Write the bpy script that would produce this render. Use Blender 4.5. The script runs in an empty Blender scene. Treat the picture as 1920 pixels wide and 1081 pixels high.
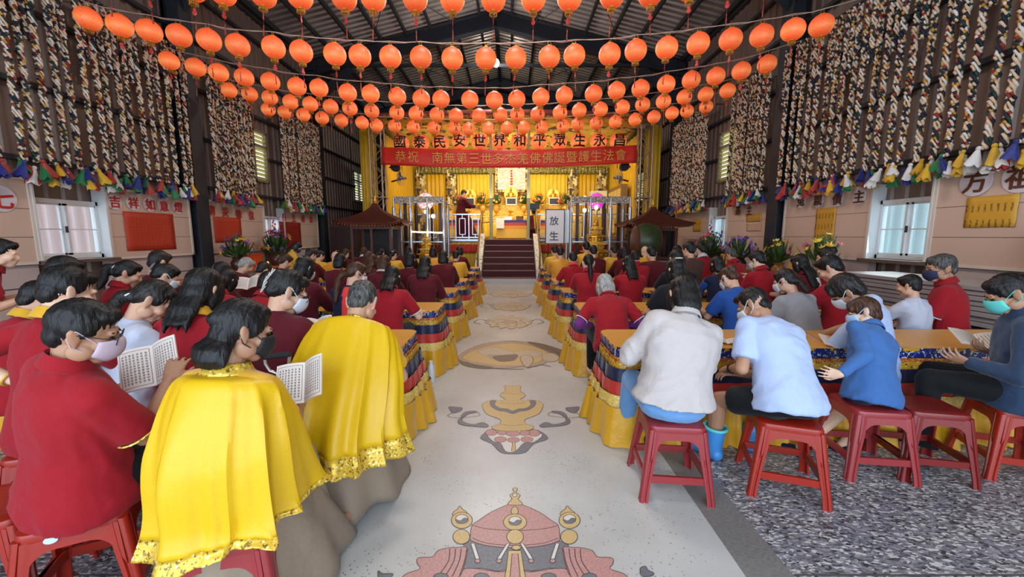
import bpy, bmesh, math, random
from mathutils import Vector, Matrix, noise
R = math.radians
V = Vector
SC = bpy.context.scene
COL = SC.collection
# ------------------------------------------------------------------ camera
F = 750.0; CX, CY = 957.0, 540.5; PITCH = R(7.5); H = 1.52
cd = bpy.data.cameras.new('camera'); cam = bpy.data.objects.new('camera', cd); COL.objects.link(cam)
cd.sensor_fit = 'HORIZONTAL'; cd.sensor_width = 36.0; cd.lens = 36.0 * F / 1920.0
cd.shift_x = 3.0 / 1920.0; cd.clip_start = 0.05; cd.clip_end = 200
cam.location = (0, 0, H); cam.rotation_euler = (R(90) - PITCH, 0, 0)
SC.camera = cam
CP, SP = math.cos(PITCH), math.sin(PITCH)
def ray(px, py):
    a, b = (px - CX) / F, (CY - py) / F
    return V((a, CP + b * SP, -SP + b * CP))
def at_y(px, py, Y):
    d = ray(px, py); return V((0, 0, H)) + d * (Y / d.y)
def at_z(px, py, Z):
    d = ray(px, py); return V((0, 0, H)) + d * ((Z - H) / d.z)
def at_x(px, py, X):
    d = ray(px, py); return V((0, 0, H)) + d * (X / d.x)
# ------------------------------------------------------------------ view, world, large lights
SC.view_settings.view_transform = 'Standard'; SC.view_settings.look = 'None'
SC.view_settings.gamma = 1.0; SC.view_settings.use_curve_mapping = False
SC.view_settings.exposure = -0.1
w = bpy.data.worlds.new('sky'); SC.world = w; w.use_nodes = True
bg = w.node_tree.nodes['Background']; bg.inputs[0].default_value = (0.68, 0.83, 1.0, 1); bg.inputs[1].default_value = 5.0
def area(name, loc, target, sx, sy, power, col, spread=180):
    l = bpy.data.lights.new(name, 'AREA'); l.shape = 'RECTANGLE'; l.size = sx; l.size_y = sy
    l.energy = power; l.color = col; l.spread = R(spread)
    o = bpy.data.objects.new(name, l); COL.objects.link(o); o.location = loc
    o.rotation_euler = (V(target) - V(loc)).to_track_quat('-Z', 'Y').to_euler(); return o
def point(name, loc, power, col, rad=0.05):
    l = bpy.data.lights.new(name, 'POINT'); l.energy = power; l.color = col; l.shadow_soft_size = rad
    o = bpy.data.objects.new(name, l); COL.objects.link(o); o.location = loc; return o
area('daylight_from_entrance', (0.2, -2.6, 2.7), (0.0, 4.0, 0.9), 11.5, 4.6, 120, (0.74, 0.87, 1.0))
area('daylight_window_left', (-6.85, 6.4, 1.65), (0, 6.0, 0.9), 0.9, 0.8, 14, (0.85, 0.95, 1.0))
area('daylight_window_right', (5.85, 6.2, 1.65), (0, 6.0, 0.9), 0.9, 0.8, 9, (0.85, 0.97, 1.0))
# unseen fill lamps added under the ridge to brighten the hall, then stage washes
for yy, pw in ((1.5, 70), (5.5, 165), (10.2, 185)):
    area('ridge_high_bay_light', (-0.4, yy, 6.6), (-0.4, yy, 0), 1.2, 1.2, pw, (1.0, 0.93, 0.86))
area('stage_wash_light', (-2.3, 14.75, 4.75), (-1.9, 19.0, 2.2), 2.6, 0.3, 185, (1.0, 0.9, 0.56))
area('stage_wash_light', (2.3, 14.75, 4.75), (1.9, 19.0, 2.2), 2.6, 0.3, 185, (1.0, 0.9, 0.56))
area('altar_light', (0.0, 15.6, 4.9), (0, 18.4, 2.4), 2.4, 0.4, 170, (1.0, 0.92, 0.64))
area('stage_uplight', (0.0, 15.2, 2.9), (0, 15.6, 5.6), 5.0, 1.0, 48, (1.0, 0.86, 0.55))  # unseen fill light added to brighten the canopy cloth from below
# ------------------------------------------------------------------ object helpers
def lin(h):
    if isinstance(h, str):
        h = h.lstrip('#'); c = [int(h[i:i + 2], 16) / 255 for i in (0, 2, 4)]
        return tuple(x / 12.92 if x <= .04045 else ((x + .055) / 1.055) ** 2.4 for x in c)
    return tuple(h)
def mesh(name, vs, fs, mats, mi=None, smooth=True, uv=None):
    me = bpy.data.meshes.new(name); me.from_pydata([tuple(v) for v in vs], [], fs)
    for m in (mats if isinstance(mats, (list, tuple)) else [mats]): me.materials.append(m)
    if mi: me.polygons.foreach_set('material_index', mi)
    me.polygons.foreach_set('use_smooth', [smooth] * len(me.polygons))
    if uv:
        l = me.uv_layers.new(name='UVMap')
        for i, lp in enumerate(me.loops): l.data[i].uv = uv[lp.vertex_index]
    me.update(); return me
def obj(name, me, parent=None, loc=None, rot=None, label=None, cat=None, group=None, kind=None):
    o = bpy.data.objects.new(name, me); COL.objects.link(o)
    if parent: o.parent = parent
    if loc is not None: o.location = loc
    if rot is not None: o.rotation_euler = rot
    for k, v in (('label', label), ('category', cat), ('group', group), ('kind', kind)):
        if v: o[k] = v
    return o
def thing(name, label, cat, loc=(0, 0, 0), rz=0, group=None):
    return obj(name, None, None, loc, (0, 0, rz), label, cat, group)
def dup(root, loc, rz=None, label=None, scale=None):
    r = root.copy(); COL.objects.link(r); r.location = loc
    if rz is not None: r.rotation_euler = (0, 0, rz)
    if label: r['label'] = label
    if scale: r.scale = scale
    for ch in root.children:
        c = ch.copy(); COL.objects.link(c); c.parent = r
        for g in ch.children:
            d = g.copy(); COL.objects.link(d); d.parent = c
    return r
ORD = 'first second third fourth fifth sixth seventh eighth ninth tenth eleventh twelfth thirteenth fourteenth fifteenth sixteenth seventeenth eighteenth nineteenth twentieth'.split()
TENS = ['', '', 'twenty', 'thirty', 'forty']
def ordinal(i):
    if i < 20: return ORD[i]
    n = i + 1
    return TENS[n // 10] + ('-' + ORD[n % 10 - 1] if n % 10 else 'th') if n % 10 else {20: 'twentieth', 30: 'thirtieth'}[n]
class MB:
    def __init__(s): s.v = []; s.f = []; s.m = []; s.u = []
    def add(s, vs, fs, mi=0, uv=None):
        b = len(s.v); s.v += [V(v) for v in vs]; s.f += [tuple(i + b for i in f) for f in fs]; s.m += [mi] * len(fs)
        s.u += uv if uv else [(0, 0)] * len(vs); return s
    def box(s, c, d, mi=0, rot=None):
        x, y, z = d[0] / 2, d[1] / 2, d[2] / 2
        vs = [V((a, b, e)) for a in (-x, x) for b in (-y, y) for e in (-z, z)]
        if rot is not None: vs = [rot @ v for v in vs]
        return s.add([v + V(c) for v in vs], [(0, 1, 3, 2), (4, 6, 7, 5), (0, 4, 5, 1), (2, 3, 7, 6), (0, 2, 6, 4), (1, 5, 7, 3)], mi)
    def beam(s, p, q, wd, hg, mi=0, up=V((0, 0, 1))):
        p, q = V(p), V(q); d = q - p; L = d.length; d.normalize(); r = d.cross(up)
        if r.length < 1e-4: r = V((1, 0, 0))
        r.normalize(); u = r.cross(d)
        return s.box((p + q) / 2, (wd, L, hg), mi, Matrix((r, d, u)).transposed())
    def tube(s, pts, r, n=8, mi=0, caps=True, closed=False):
        pts = [V(p) for p in pts]; k = len(pts); rr = r if isinstance(r, (list, tuple)) else [r] * k
        vs = []; prev = None
        for i, p in enumerate(pts):
            a = pts[(i - 1) % k] if (i or closed) else p; b = pts[(i + 1) % k] if (i < k - 1 or closed) else p
            t = (b - a).normalized()
            if prev is None:
                x = t.cross(V((0, 0, 1)));  x = x if x.length > 1e-3 else V((1, 0, 0))
            else: x = prev - t * prev.dot(t)
            x.normalize(); prev = x; y = t.cross(x)
            vs += [p + (x * math.cos(j * math.tau / n) + y * math.sin(j * math.tau / n)) * rr[i] for j in range(n)]
        fs = [(i * n + j, i * n + (j + 1) % n, (i + 1) % k * n + (j + 1) % n, (i + 1) % k * n + j) for i in range(k if closed else k - 1) for j in range(n)]
        if caps and not closed: fs += [tuple(range(n))[::-1], tuple((k - 1) * n + j for j in range(n))]
        return s.add(vs, fs, mi)
    def lathe(s, prof, n=24, mi=0, c=(0, 0, 0), caps=True):
        vs = [V((r * math.cos(j * math.tau / n), r * math.sin(j * math.tau / n), z)) + V(c) for r, z in prof for j in range(n)]
        fs = [(i * n + j, i * n + (j + 1) % n, (i + 1) * n + (j + 1) % n, (i + 1) * n + j) for i in range(len(prof) - 1) for j in range(n)]
        if caps: fs += [tuple(range(n))[::-1], tuple((len(prof) - 1) * n + j for j in range(n))]
        return s.add(vs, fs, mi)
    def ell(s, c, r, rot=None, n=16, m=10, mi=0):
        vs = []; c = V(c)
        for i in range(m + 1):
            t = math.pi * i / m
            for j in range(n):
                p = j * math.tau / n; v = V((r[0] * math.sin(t) * math.cos(p), r[1] * math.sin(t) * math.sin(p), r[2] * math.cos(t)))
                vs.append(c + (rot @ v if rot is not None else v))
        fs = [(i * n + j, (i + 1) * n + j, (i + 1) * n + (j + 1) % n, i * n + (j + 1) % n) for i in range(m) for j in range(n)]
        return s.add(vs, fs, mi)
    def caps(s, p, q, r1, r2, n=12, mi=0):
        p, q = V(p), V(q); d = (q - p); d = d.normalized() if d.length > 1e-6 else V((0, 0, 1))
        x = d.cross(V((0.3, 0.2, 1))); x = x if x.length > 1e-3 else d.cross(V((1, 0, 0))); x.normalize(); y = d.cross(x)
        rings = [(p - d * r1 * .99, r1 * .1), (p - d * r1 * .75, r1 * .66), (p - d * r1 * .35, r1 * .94), (p, r1), (q, r2), (q + d * r2 * .35, r2 * .94), (q + d * r2 * .75, r2 * .66), (q + d * r2 * .99, r2 * .1)]
        return s.rings([(c, x * r, y * r) for c, r in rings], n, mi)
    def rings(s, secs, n=20, mi=0, caps=True, pw=1.0):
        vs = []
        for c, x, y in secs:
            for j in range(n):
                a = j * math.tau / n; ca, sa = math.cos(a), math.sin(a)
                ca = math.copysign(abs(ca) ** pw, ca); sa = math.copysign(abs(sa) ** pw, sa)
                vs.append(V(c) + x * ca + y * sa)
        k = len(secs)
        fs = [(i * n + j, i * n + (j + 1) % n, (i + 1) * n + (j + 1) % n, (i + 1) * n + j) for i in range(k - 1) for j in range(n)]
        if caps: fs += [tuple(range(n))[::-1], tuple((k - 1) * n + j for j in range(n))]
        return s.add(vs, fs, mi)
    def grid(s, rows, mi=0, uv=True, wrap=False):
        nr, nc = len(rows), len(rows[0]); vs = [p for r in rows for p in r]
        fs = [(i * nc + j, i * nc + (j + 1) % nc, (i + 1) * nc + (j + 1) % nc, (i + 1) * nc + j) for i in range(nr - 1) for j in range(nc if wrap else nc - 1)]
        u = [(j / max(1, nc - 1), 1 - i / max(1, nr - 1)) for i in range(nr) for j in range(nc)]
        return s.add(vs, fs, mi, u)
    def poly(s, pts, mi=0):
        return s.add(pts, [tuple(range(len(pts)))], mi)
    def prism(s, pts, off, mi=0):
        n = len(pts); off = V(off); a = [V(p) for p in pts]
        return s.add(a + [p + off for p in a], [tuple(range(n))[::-1], tuple(range(n, 2 * n))] + [(i, (i + 1) % n, n + (i + 1) % n, n + i) for i in range(n)], mi)
    def me(s, name, mats, smooth=True):
        return mesh(name, s.v, s.f, mats, s.m, smooth, s.u)
    def build(s, name, mats, parent=None, smooth=True, **k):
        me = s.me(name, mats, smooth)
        if smooth: me.set_sharp_from_angle(angle=R(42))
        return obj(name, me, parent, **k)
def solid(o, t, off=0.0):
    m = o.modifiers.new('thick', 'SOLIDIFY'); m.thickness = t; m.offset = off; return o
# temporary scene in which modifiers are applied to mesh data
TMP = bpy.data.scenes.new('workbench')
def baked(me, mods):
    o = bpy.data.objects.new('workpiece', me); TMP.collection.objects.link(o)
    for typ, kw in mods:
        m = o.modifiers.new(typ, typ)
        for k, v in kw.items(): setattr(m, k, v)
    vl = TMP.view_layers[0]; vl.update()
    r = bpy.data.meshes.new_from_object(o.evaluated_get(vl.depsgraph), depsgraph=vl.depsgraph)
    bpy.data.objects.remove(o); bpy.data.meshes.remove(me); return r
def union(mb, name, mat, voxel, smooth=4, fac=.5):
    me = mesh(name, mb.v, mb.f, mat)
    r = baked(me, [('REMESH', dict(mode='VOXEL', voxel_size=voxel, use_smooth_shade=True)), ('SMOOTH', dict(factor=fac, iterations=smooth))])
    r.name = name
    if not r.materials: r.materials.append(mat)
    return r
# glyph outlines from the built-in font
GLY = {}
def glyph(ch, weight=0.0):
    k = (ch, weight)
    if k not in GLY:
        c = bpy.data.curves.new('g', 'FONT'); c.body = ch; c.size = 1.0; c.offset = weight; c.resolution_u = 3; c.fill_mode = 'FRONT'
        o = bpy.data.objects.new('g', c); TMP.collection.objects.link(o); vl = TMP.view_layers[0]; vl.update()
        m = bpy.data.meshes.new_from_object(o.evaluated_get(vl.depsgraph), depsgraph=vl.depsgraph)
        vs = [v.co.copy() for v in m.vertices]; fs = [tuple(p.vertices) for p in m.polygons]
        if vs:
            lo = V((min(v.x for v in vs), min(v.y for v in vs))); hi = V((max(v.x for v in vs), max(v.y for v in vs))); cc = (lo + hi) / 2
            sz = max(hi.x - lo.x, hi.y - lo.y) or 1
            vs = [V(((v.x - cc.x) / sz, (v.y - cc.y) / sz, 0)) for v in vs]
        GLY[k] = (vs, fs); bpy.data.objects.remove(o); bpy.data.meshes.remove(m)
    return GLY[k]
def put_glyph(mb, ch, c, right, up, size, weight=.012, mi=0, lift=0.004, warp=None):
    vs, fs = glyph(ch); n = V(right).cross(V(up)).normalized() * lift
    base = [V(c) + V(right) * (v.x * size) + V(up) * (v.y * size) + n for v in vs]; k = weight * size
    for a, e in ((0, 0), (1, 0), (-1, 0), (0, 1), (0, -1)) if weight > .006 else ((0, 0),): stroke(mb, [p + V(right) * (a * k) + V(up) * (e * k) + n * (.02 * (a + 2 * e)) for p in base], fs, mi, warp)
def stroke(mb, pts, fs, mi, warp):
    if warp:
        bm = bmesh.new(); bv = [bm.verts.new(p) for p in pts]
        for f in fs:
            try: bm.faces.new([bv[i] for i in f])
            except ValueError: pass
        bmesh.ops.triangulate(bm, faces=bm.faces[:])
        for _ in range(4):
            le = [e for e in bm.edges if e.calc_length() > .02]
            if not le: break
            bmesh.ops.subdivide_edges(bm, edges=le, cuts=1); bmesh.ops.triangulate(bm, faces=bm.faces[:])
        bm.verts.index_update(); pts = [warp(v.co.copy()) for v in bm.verts]; fs = [tuple(v.index for v in f.verts) for f in bm.faces]; bm.free()
    mb.add(pts, fs, mi)
# ------------------------------------------------------------------ materials
MATS = {}
def node_mat(name):
    m = bpy.data.materials.new(name); m.use_nodes = True; nt = m.node_tree
    return m, nt, nt.nodes['Principled BSDF']
def N(nt, typ, **kw):
    n = nt.nodes.new(typ)
    for k, v in kw.items():
        if k[0] == 'i' and k[1:].isdigit(): n.inputs[int(k[1:])].default_value = v
        else: setattr(n, k, v)
    return n
def coords(nt, scale=(1, 1, 1), rot=(0, 0, 0), kind='Object'):
    t = N(nt, 'ShaderNodeTexCoord'); mp = N(nt, 'ShaderNodeMapping'); mp.inputs['Scale'].default_value = scale; mp.inputs['Rotation'].default_value = rot
    nt.links.new(t.outputs[kind], mp.inputs[0]); return mp.outputs[0]
def noise_tex(nt, vec, scale, detail=3, rough=.55):
    n = N(nt, 'ShaderNodeTexNoise'); n.inputs['Scale'].default_value = scale; n.inputs['Detail'].default_value = detail; n.inputs['Roughness'].default_value = rough
    nt.links.new(vec, n.inputs['Vector']); return n.outputs['Fac']
def ramp(nt, fac, stops, interp='LINEAR'):
    r = N(nt, 'ShaderNodeValToRGB'); r.color_ramp.interpolation = interp; e = r.color_ramp.elements
    while len(e) < len(stops): e.new(.5)
    for i, (p, c) in enumerate(stops): e[i].position = p; e[i].color = (*lin(c), 1) if len(lin(c)) == 3 else c
    nt.links.new(fac, r.inputs[0]); return r.outputs[0]
def math_n(nt, op, a, b=None):
    n = N(nt, 'ShaderNodeMath', operation=op)
    for i, x in enumerate((a, b)):
        if x is None: continue
        if isinstance(x, (int, float)): n.inputs[i].default_value = x
        else: nt.links.new(x, n.inputs[i])
    return n.outputs[0]
def mixc(nt, fac, a, b):
    n = N(nt, 'ShaderNodeMix', data_type='RGBA')
    for i, x in ((0, fac), (6, a), (7, b)):
        if isinstance(x, (int, float)): n.inputs[i].default_value = x
        elif isinstance(x, (tuple, str)): n.inputs[i].default_value = (*lin(x), 1)
        else: nt.links.new(x, n.inputs[i])
    return n.outputs[2]
def bump(nt, bs, h, strength, dist=.01):
    b = N(nt, 'ShaderNodeBump'); b.inputs['Strength'].default_value = strength; b.inputs['Distance'].default_value = dist
    nt.links.new(h, b.inputs['Height']); nt.links.new(b.outputs[0], bs.inputs['Normal'])
def M(name, col, rough=.6, metal=0, emis=0, ecol=None, bmp=None, var=None, sheen=0, trans=0, spec=.5, scale=(1, 1, 1)):
    if name in MATS: return MATS[name]
    m, nt, bs = node_mat(name); c = lin(col)
    bs.inputs['Base Color'].default_value = (*c, 1); bs.inputs['Roughness'].default_value = rough; bs.inputs['Metallic'].default_value = metal
    bs.inputs['Specular IOR Level'].default_value = spec
    if sheen: bs.inputs['Sheen Weight'].default_value = sheen
    if trans: bs.inputs['Transmission Weight'].default_value = trans
    if emis: bs.inputs['Emission Color'].default_value = (*lin(ecol or col), 1); bs.inputs['Emission Strength'].default_value = emis
    if bmp or var: vec = coords(nt, scale)
    if var:
        f = noise_tex(nt, vec, var[0], 3); k = var[1]
        nt.links.new(ramp(nt, f, [(.3, tuple(x * (1 - k) for x in c)), (.7, tuple(min(1, x * (1 + k)) for x in c))]), bs.inputs['Base Color'])
    if bmp: bump(nt, bs, noise_tex(nt, vec, bmp[0], 4), bmp[1], bmp[2] if len(bmp) > 2 else .01)
    MATS[name] = m; return m
def brocade(name, base, motif, accent, scale=14, thr=.56, rough=.5, metal=0.0):
    if name in MATS: return MATS[name]
    m, nt, bs = node_mat(name); vec = coords(nt)
    vo = N(nt, 'ShaderNodeTexVoronoi'); vo.inputs['Scale'].default_value = scale; nt.links.new(vec, vo.inputs['Vector'])
    f = noise_tex(nt, vec, scale * 1.6, 4, .6)
    c1 = mixc(nt, ramp(nt, f, [(thr, (0, 0, 0)), (thr + .03, (1, 1, 1))]), base, motif)
    c2 = mixc(nt, ramp(nt, vo.outputs['Distance'], [(.22, (1, 1, 1)), (.28, (0, 0, 0))]), c1, accent)
    nt.links.new(c2, bs.inputs['Base Color']); bs.inputs['Roughness'].default_value = rough; bs.inputs['Metallic'].default_value = metal
    bump(nt, bs, f, .25, .004); MATS[name] = m; return m
def fabric(name, col, rough=.8, wr=.5, sc=7, sheen=.2, metal=0, spec=.4):
    if name in MATS: return MATS[name]
    m, nt, bs = node_mat(name); c = lin(col); vec = coords(nt)
    f = noise_tex(nt, vec, sc, 3, .5); g = noise_tex(nt, vec, 420, 1)
    nt.links.new(ramp(nt, g, [(.3, tuple(x * .88 for x in c)), (.7, tuple(min(1, x * 1.08) for x in c))]), bs.inputs['Base Color'])
    bs.inputs['Roughness'].default_value = rough; bs.inputs['Sheen Weight'].default_value = sheen; bs.inputs['Metallic'].default_value = metal
    bs.inputs['Specular IOR Level'].default_value = spec
    bump(nt, bs, f, wr, .02); MATS[name] = m; return m
def print_page(name):                                   # columns of printed characters inside a ruled border
    m, nt, bs = node_mat(name); vec = coords(nt, kind='UV'); sx = N(nt, 'ShaderNodeSeparateXYZ'); nt.links.new(vec, sx.inputs[0])
    u, v = sx.outputs[0], sx.outputs[1]
    col = math_n(nt, 'COMPARE', math_n(nt, 'FRACT', math_n(nt, 'MULTIPLY', u, 9.0)), .5); nt.nodes[-1].inputs[2].default_value = .27
    cell = math_n(nt, 'COMPARE', math_n(nt, 'FRACT', math_n(nt, 'MULTIPLY', v, 15.0)), .5); nt.nodes[-1].inputs[2].default_value = .36
    mp = N(nt, 'ShaderNodeMapping'); mp.inputs['Scale'].default_value = (60, 85, 1); nt.links.new(vec, mp.inputs[0])
    nz = math_n(nt, 'GREATER_THAN', noise_tex(nt, mp.outputs[0], 1.0, 1), .47)
    def band(x, c, h):
        o = math_n(nt, 'COMPARE', x, c); nt.nodes[-1].inputs[2].default_value = h; return o
    inner = math_n(nt, 'MULTIPLY', band(u, .5, .38), band(v, .5, .38))
    edge = math_n(nt, 'SUBTRACT', math_n(nt, 'MULTIPLY', band(u, .5, .435), band(v, .5, .435)), math_n(nt, 'MULTIPLY', band(u, .5, .42), band(v, .5, .425)))
    ink = math_n(nt, 'MAXIMUM', math_n(nt, 'MULTIPLY', math_n(nt, 'MULTIPLY', math_n(nt, 'MULTIPLY', col, cell), nz), inner), edge)
    nt.links.new(mixc(nt, ink, '#e9dcd2', '#3a2a26'), bs.inputs['Base Color']); bs.inputs['Roughness'].default_value = .7
    MATS[name] = m; return m
def hair_mat(name, dark, light):
    m, nt, bs = node_mat(name); f = noise_tex(nt, coords(nt, (70, 70, 9)), 1.0, 3, .6)
    nt.links.new(ramp(nt, f, [(.35, dark), (.75, light)]), bs.inputs['Base Color']); bs.inputs['Roughness'].default_value = .46; bs.inputs['Specular IOR Level'].default_value = .3
    bump(nt, bs, f, .55, .012); MATS[name] = m; return m
# ================================================================== THE HALL
XL, XR, XC, ZE, ZR = -7.1, 6.1, -0.5, 7.5, 9.1
Y0, Y1 = -3.0, 21.6
FR = (-2.7, 3.1, 8.9, 14.7, 20.5)
steel = M('dark_steel', '#2e3036', .55, .3, var=(3, .2))
sheet = M('wall_sheet', '#78655a', .5, .25, var=(1.2, .12))
roofm = M('roof_sheet', '#8f8880', .28, .35, var=(.9, .3))
board = M('wall_board', '#c9ab97', .6, bmp=(3, .05), var=(.8, .03))
boardtrim = M('board_trim', '#d6c4b4', .5)
dado = M('dado_board', '#bfaaa2', .6, var=(1, .04))
alum = M('white_aluminium', '#d9dad8', .4, .2)
chrome = M('stainless', '#c4c6ca', .25, .9)
gold = M('gold', '#d9a63a', .32, .75, bmp=(40, .3, .01))
dwood = M('dark_wood', '#3a1f16', .45, bmp=(20, .2), scale=(1, 1, 6))
black = M('black_plastic', '#101012', .4)
def terrazzo():
    m, nt, bs = node_mat('terrazzo'); vec = coords(nt, (1, 1.9, 1), (0, 0, .5)); lo = coords(nt)
    wv = N(nt, 'ShaderNodeTexNoise'); wv.inputs['Scale'].default_value = 30; nt.links.new(vec, wv.inputs['Vector'])
    ad = N(nt, 'ShaderNodeVectorMath', operation='MULTIPLY_ADD'); nt.links.new(wv.outputs['Color'], ad.inputs[0]); ad.inputs[1].default_value = (.03, .03, .03); nt.links.new(vec, ad.inputs[2])
    vo = N(nt, 'ShaderNodeTexVoronoi'); vo.inputs['Scale'].default_value = 52; nt.links.new(ad.outputs[0], vo.inputs['Vector'])
    sp = N(nt, 'ShaderNodeSeparateColor'); nt.links.new(vo.outputs['Color'], sp.inputs[0])
    c = ramp(nt, sp.outputs[0], [(0, '#3a393d'), (.1, '#56555a'), (.25, '#6e6d72'), (.5, '#7f7d82'), (.7, '#928f92'), (.82, '#bdb9b5')], 'CONSTANT')
    sx = N(nt, 'ShaderNodeSeparateXYZ'); nt.links.new(lo, sx.inputs[0])
    j = None
    for k, (ax, per, of) in enumerate(((0, 1.9, .72), (1, 1.9, .28))):
        a = math_n(nt, 'FRACT', math_n(nt, 'DIVIDE', math_n(nt, 'ADD', sx.outputs[ax], of + 19), per))
        b = math_n(nt, 'LESS_THAN', a, .005); j = b if j is None else math_n(nt, 'MAXIMUM', j, b)
    nt.links.new(mixc(nt, j, c, '#4a4643'), bs.inputs['Base Color']); bs.inputs['Roughness'].default_value = .38; return m
def aisle_mat():
    m, nt, bs = node_mat('aisle_stone'); vec = coords(nt)
    a = noise_tex(nt, vec, 1.3, 5, .6); b = noise_tex(nt, vec, 160, 2)
    c = ramp(nt, a, [(.3, '#a9a59f'), (.5, '#b6b3ae'), (.72, '#c1c0bd')])
    vo = N(nt, 'ShaderNodeTexVoronoi'); vo.inputs['Scale'].default_value = 75; nt.links.new(vec, vo.inputs['Vector'])
    sp = N(nt, 'ShaderNodeSeparateColor'); nt.links.new(vo.outputs['Color'], sp.inputs[0])
    den = ramp(nt, noise_tex(nt, vec, 2.2, 3), [(.4, (0, 0, 0)), (.62, (1, 1, 1))])
    s = math_n(nt, 'MULTIPLY', math_n(nt, 'MULTIPLY', math_n(nt, 'LESS_THAN', vo.outputs['Distance'], .3), math_n(nt, 'GREATER_THAN', sp.outputs[0], .82)), den)
    c = mixc(nt, math_n(nt, 'MULTIPLY', s, .8), c, '#3b3838'); 
    c = mixc(nt, math_n(nt, 'MULTIPLY', b, .10), c, '#8e8a86')
    nt.links.new(c, bs.inputs['Base Color']); bs.inputs['Roughness'].default_value = .3
    bs.inputs['Specular IOR Level'].default_value = .5; return m
terr, aisle = terrazzo(), aisle_mat()
strip = M('floor_strip', '#77736f', .4, var=(60, .2))
fl = MB(); xs = [XL, -1.32, -1.1, 1.06, 1.28, XR]
for k, mi in enumerate((0, 2, 1, 2, 0)):
    fl.add([(xs[k], Y0, 0), (xs[k + 1], Y0, 0), (xs[k + 1], Y1, 0), (xs[k], Y1, 0)], [(0, 1, 2, 3)], mi)
floor = fl.build('floor', [terr, aisle, strip], smooth=False, kind='structure')
# ---- coloured stone pictures let into the aisle
ic = {'g': M('inlay_ochre', '#bda06a', .4, var=(90, .12)), 'p': M('inlay_pink', '#b0807a', .4, var=(90, .18)), 'k': M('inlay_grey', '#66666c', .4, var=(90, .25)),
      'w': M('inlay_white', '#c9c4bc', .4), 'l': M('inlay_line', '#453a34', .5), 'd': M('inlay_dark', '#6a5d52', .4, var=(70, .25)), 'b': M('inlay_brown', '#a08f7b', .4, var=(70, .2)), 't': M('inlay_tan', '#b3a48c', .4, var=(30, .15))}
ikeys = list(ic); IL = {k: MB() for k in ('umbrella', 'vase', 'fish', 'lotus')}
def smoothp(p, n=4, closed=True):
    o = []; k = len(p)
    for i in range(k if closed else k - 1):
        a, b, c, d = (V(p[j % k]) if closed else V(p[max(0, min(k - 1, j))]) for j in (i - 1, i, i + 1, i + 2))
        for s in range(n):
            t = s / n; o.append(.5 * (2 * b + (c - a) * t + (2 * a - 5 * b + 4 * c - d) * t * t + (3 * b - a - 3 * c + d) * t ** 3))
    return o if closed else o + [V(p[-1])]
LAY = [0]
def inlay(b, px, key, line=True, sm=3, wd=.004, closed=True):
    LAY[0] += 1; z = .0006 + LAY[0] * .00004
    pts = [at_z(x, y, 0) for x, y in px]; pts = [V((p.x, p.y, z)) for p in pts]
    if sm: pts = smoothp(pts, sm, closed)
    if key: IL[b].poly(pts, ikeys.index(key))
    if line:
        k = len(pts); L, Rr = [], []
        for i, p in enumerate(pts):
            q0, q1 = (pts[i - 1], pts[(i + 1) % k]) if closed else (pts[max(0, i - 1)], pts[min(k - 1, i + 1)])
            t = (q1 - q0); t.z = 0; t = t.normalized() if t.length else V((1, 0, 0)); nn = V((-t.y, t.x, 0)); up = V((0, 0, .00003))
            L.append(p + nn * wd / 2 + up); Rr.append(p - nn * wd / 2 + up)
        for i in range(k if closed else k - 1):
            j = (i + 1) % k; IL[b].poly([L[i], L[j], Rr[j], Rr[i]], ikeys.index('l'))
def ellp(cx, cy, rx, ry, n=14): return [(cx + rx * math.cos(i * math.tau / n), cy + ry * math.sin(i * math.tau / n)) for i in range(n)]
def U(pts): return [(x / 3.5556 + 700, y / 3.5556 + 900) for x, y in pts]
def mir(pts, c): return [(2 * c - x, y) for x, y in pts]
b = 'umbrella'
half = [(1000, 165), (1110, 215), (1190, 270), (1232, 300), (1243, 370), (1238, 402), (1150, 432), (1045, 446)]
gr = [(590, 420), (655, 400), (945, 446), (1235, 400), (1300, 425), (1305, 590), (1170, 585), (1060, 605), (945, 590), (830, 605), (720, 585), (595, 590), (625, 460)]
inlay(b, U(gr), 'k', sm=0)
cur = [(628, 452), (560, 448), (505, 450), (430, 468), (395, 510), (300, 516), (292, 555), (312, 590), (230, 618), (190, 650), (165, 700), (420, 720), (560, 650), (600, 590)]
low = [(590, 600), (680, 588), (760, 600), (850, 610), (945, 595), (1040, 610), (1130, 600), (1210, 588), (1300, 600), (1330, 720), (560, 720)]
inlay(b, U(low), 'p')
for c in (cur, mir(cur, 945)): inlay(b, U(c), 'p')
for k in range(4):
    ln = [(510 + 38 * k, 455), (500 + 36 * k, 540), (430 + 48 * k, 640)]
    for q in (ln, mir(ln, 945)): inlay(b, U(q), None, closed=False, wd=.005)
for cx in (450, 720, 1170, 1440): inlay(b, U(ellp(cx, 645, 50, 26)), 'k')
dome = [(945, 150)] + half + [(945, 450)] + mir(half, 945)[::-1]
inlay(b, U(dome), 'p')
for yy, dy in ((300, 35), (385, 50)):
    inlay(b, U([(660, yy), (760, yy + dy * .7), (945, yy + dy), (1130, yy + dy * .7), (1235, yy)]), None, closed=False)
inlay(b, U([(900, 470), (985, 470), (1005, 600), (1030, 720), (860, 720), (885, 600)]), 'g', sm=0)
inlay(b, U([(925, 490), (965, 490), (985, 720), (905, 720)]), 'p', sm=0)
for sx, ex in ((662, 695), (900, 838)):
    q = [(sx - 12, 425), (sx + 12, 420), (ex + 14, 525), (ex - 14, 525)]
    for g in (q, mir(q, 945)): inlay(b, U(g), 'w', sm=0); inlay(b, U(ellp(sum(x for x, y in g[2:]) / 2, 538, 18, 13)), 'p')
inlay(b, U([(945, 50), (962, 62), (950, 80), (980, 100), (965, 125), (990, 150), (985, 165), (905, 165), (900, 150), (925, 125), (910, 100), (940, 80), (928, 62)]), 'g')
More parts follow.
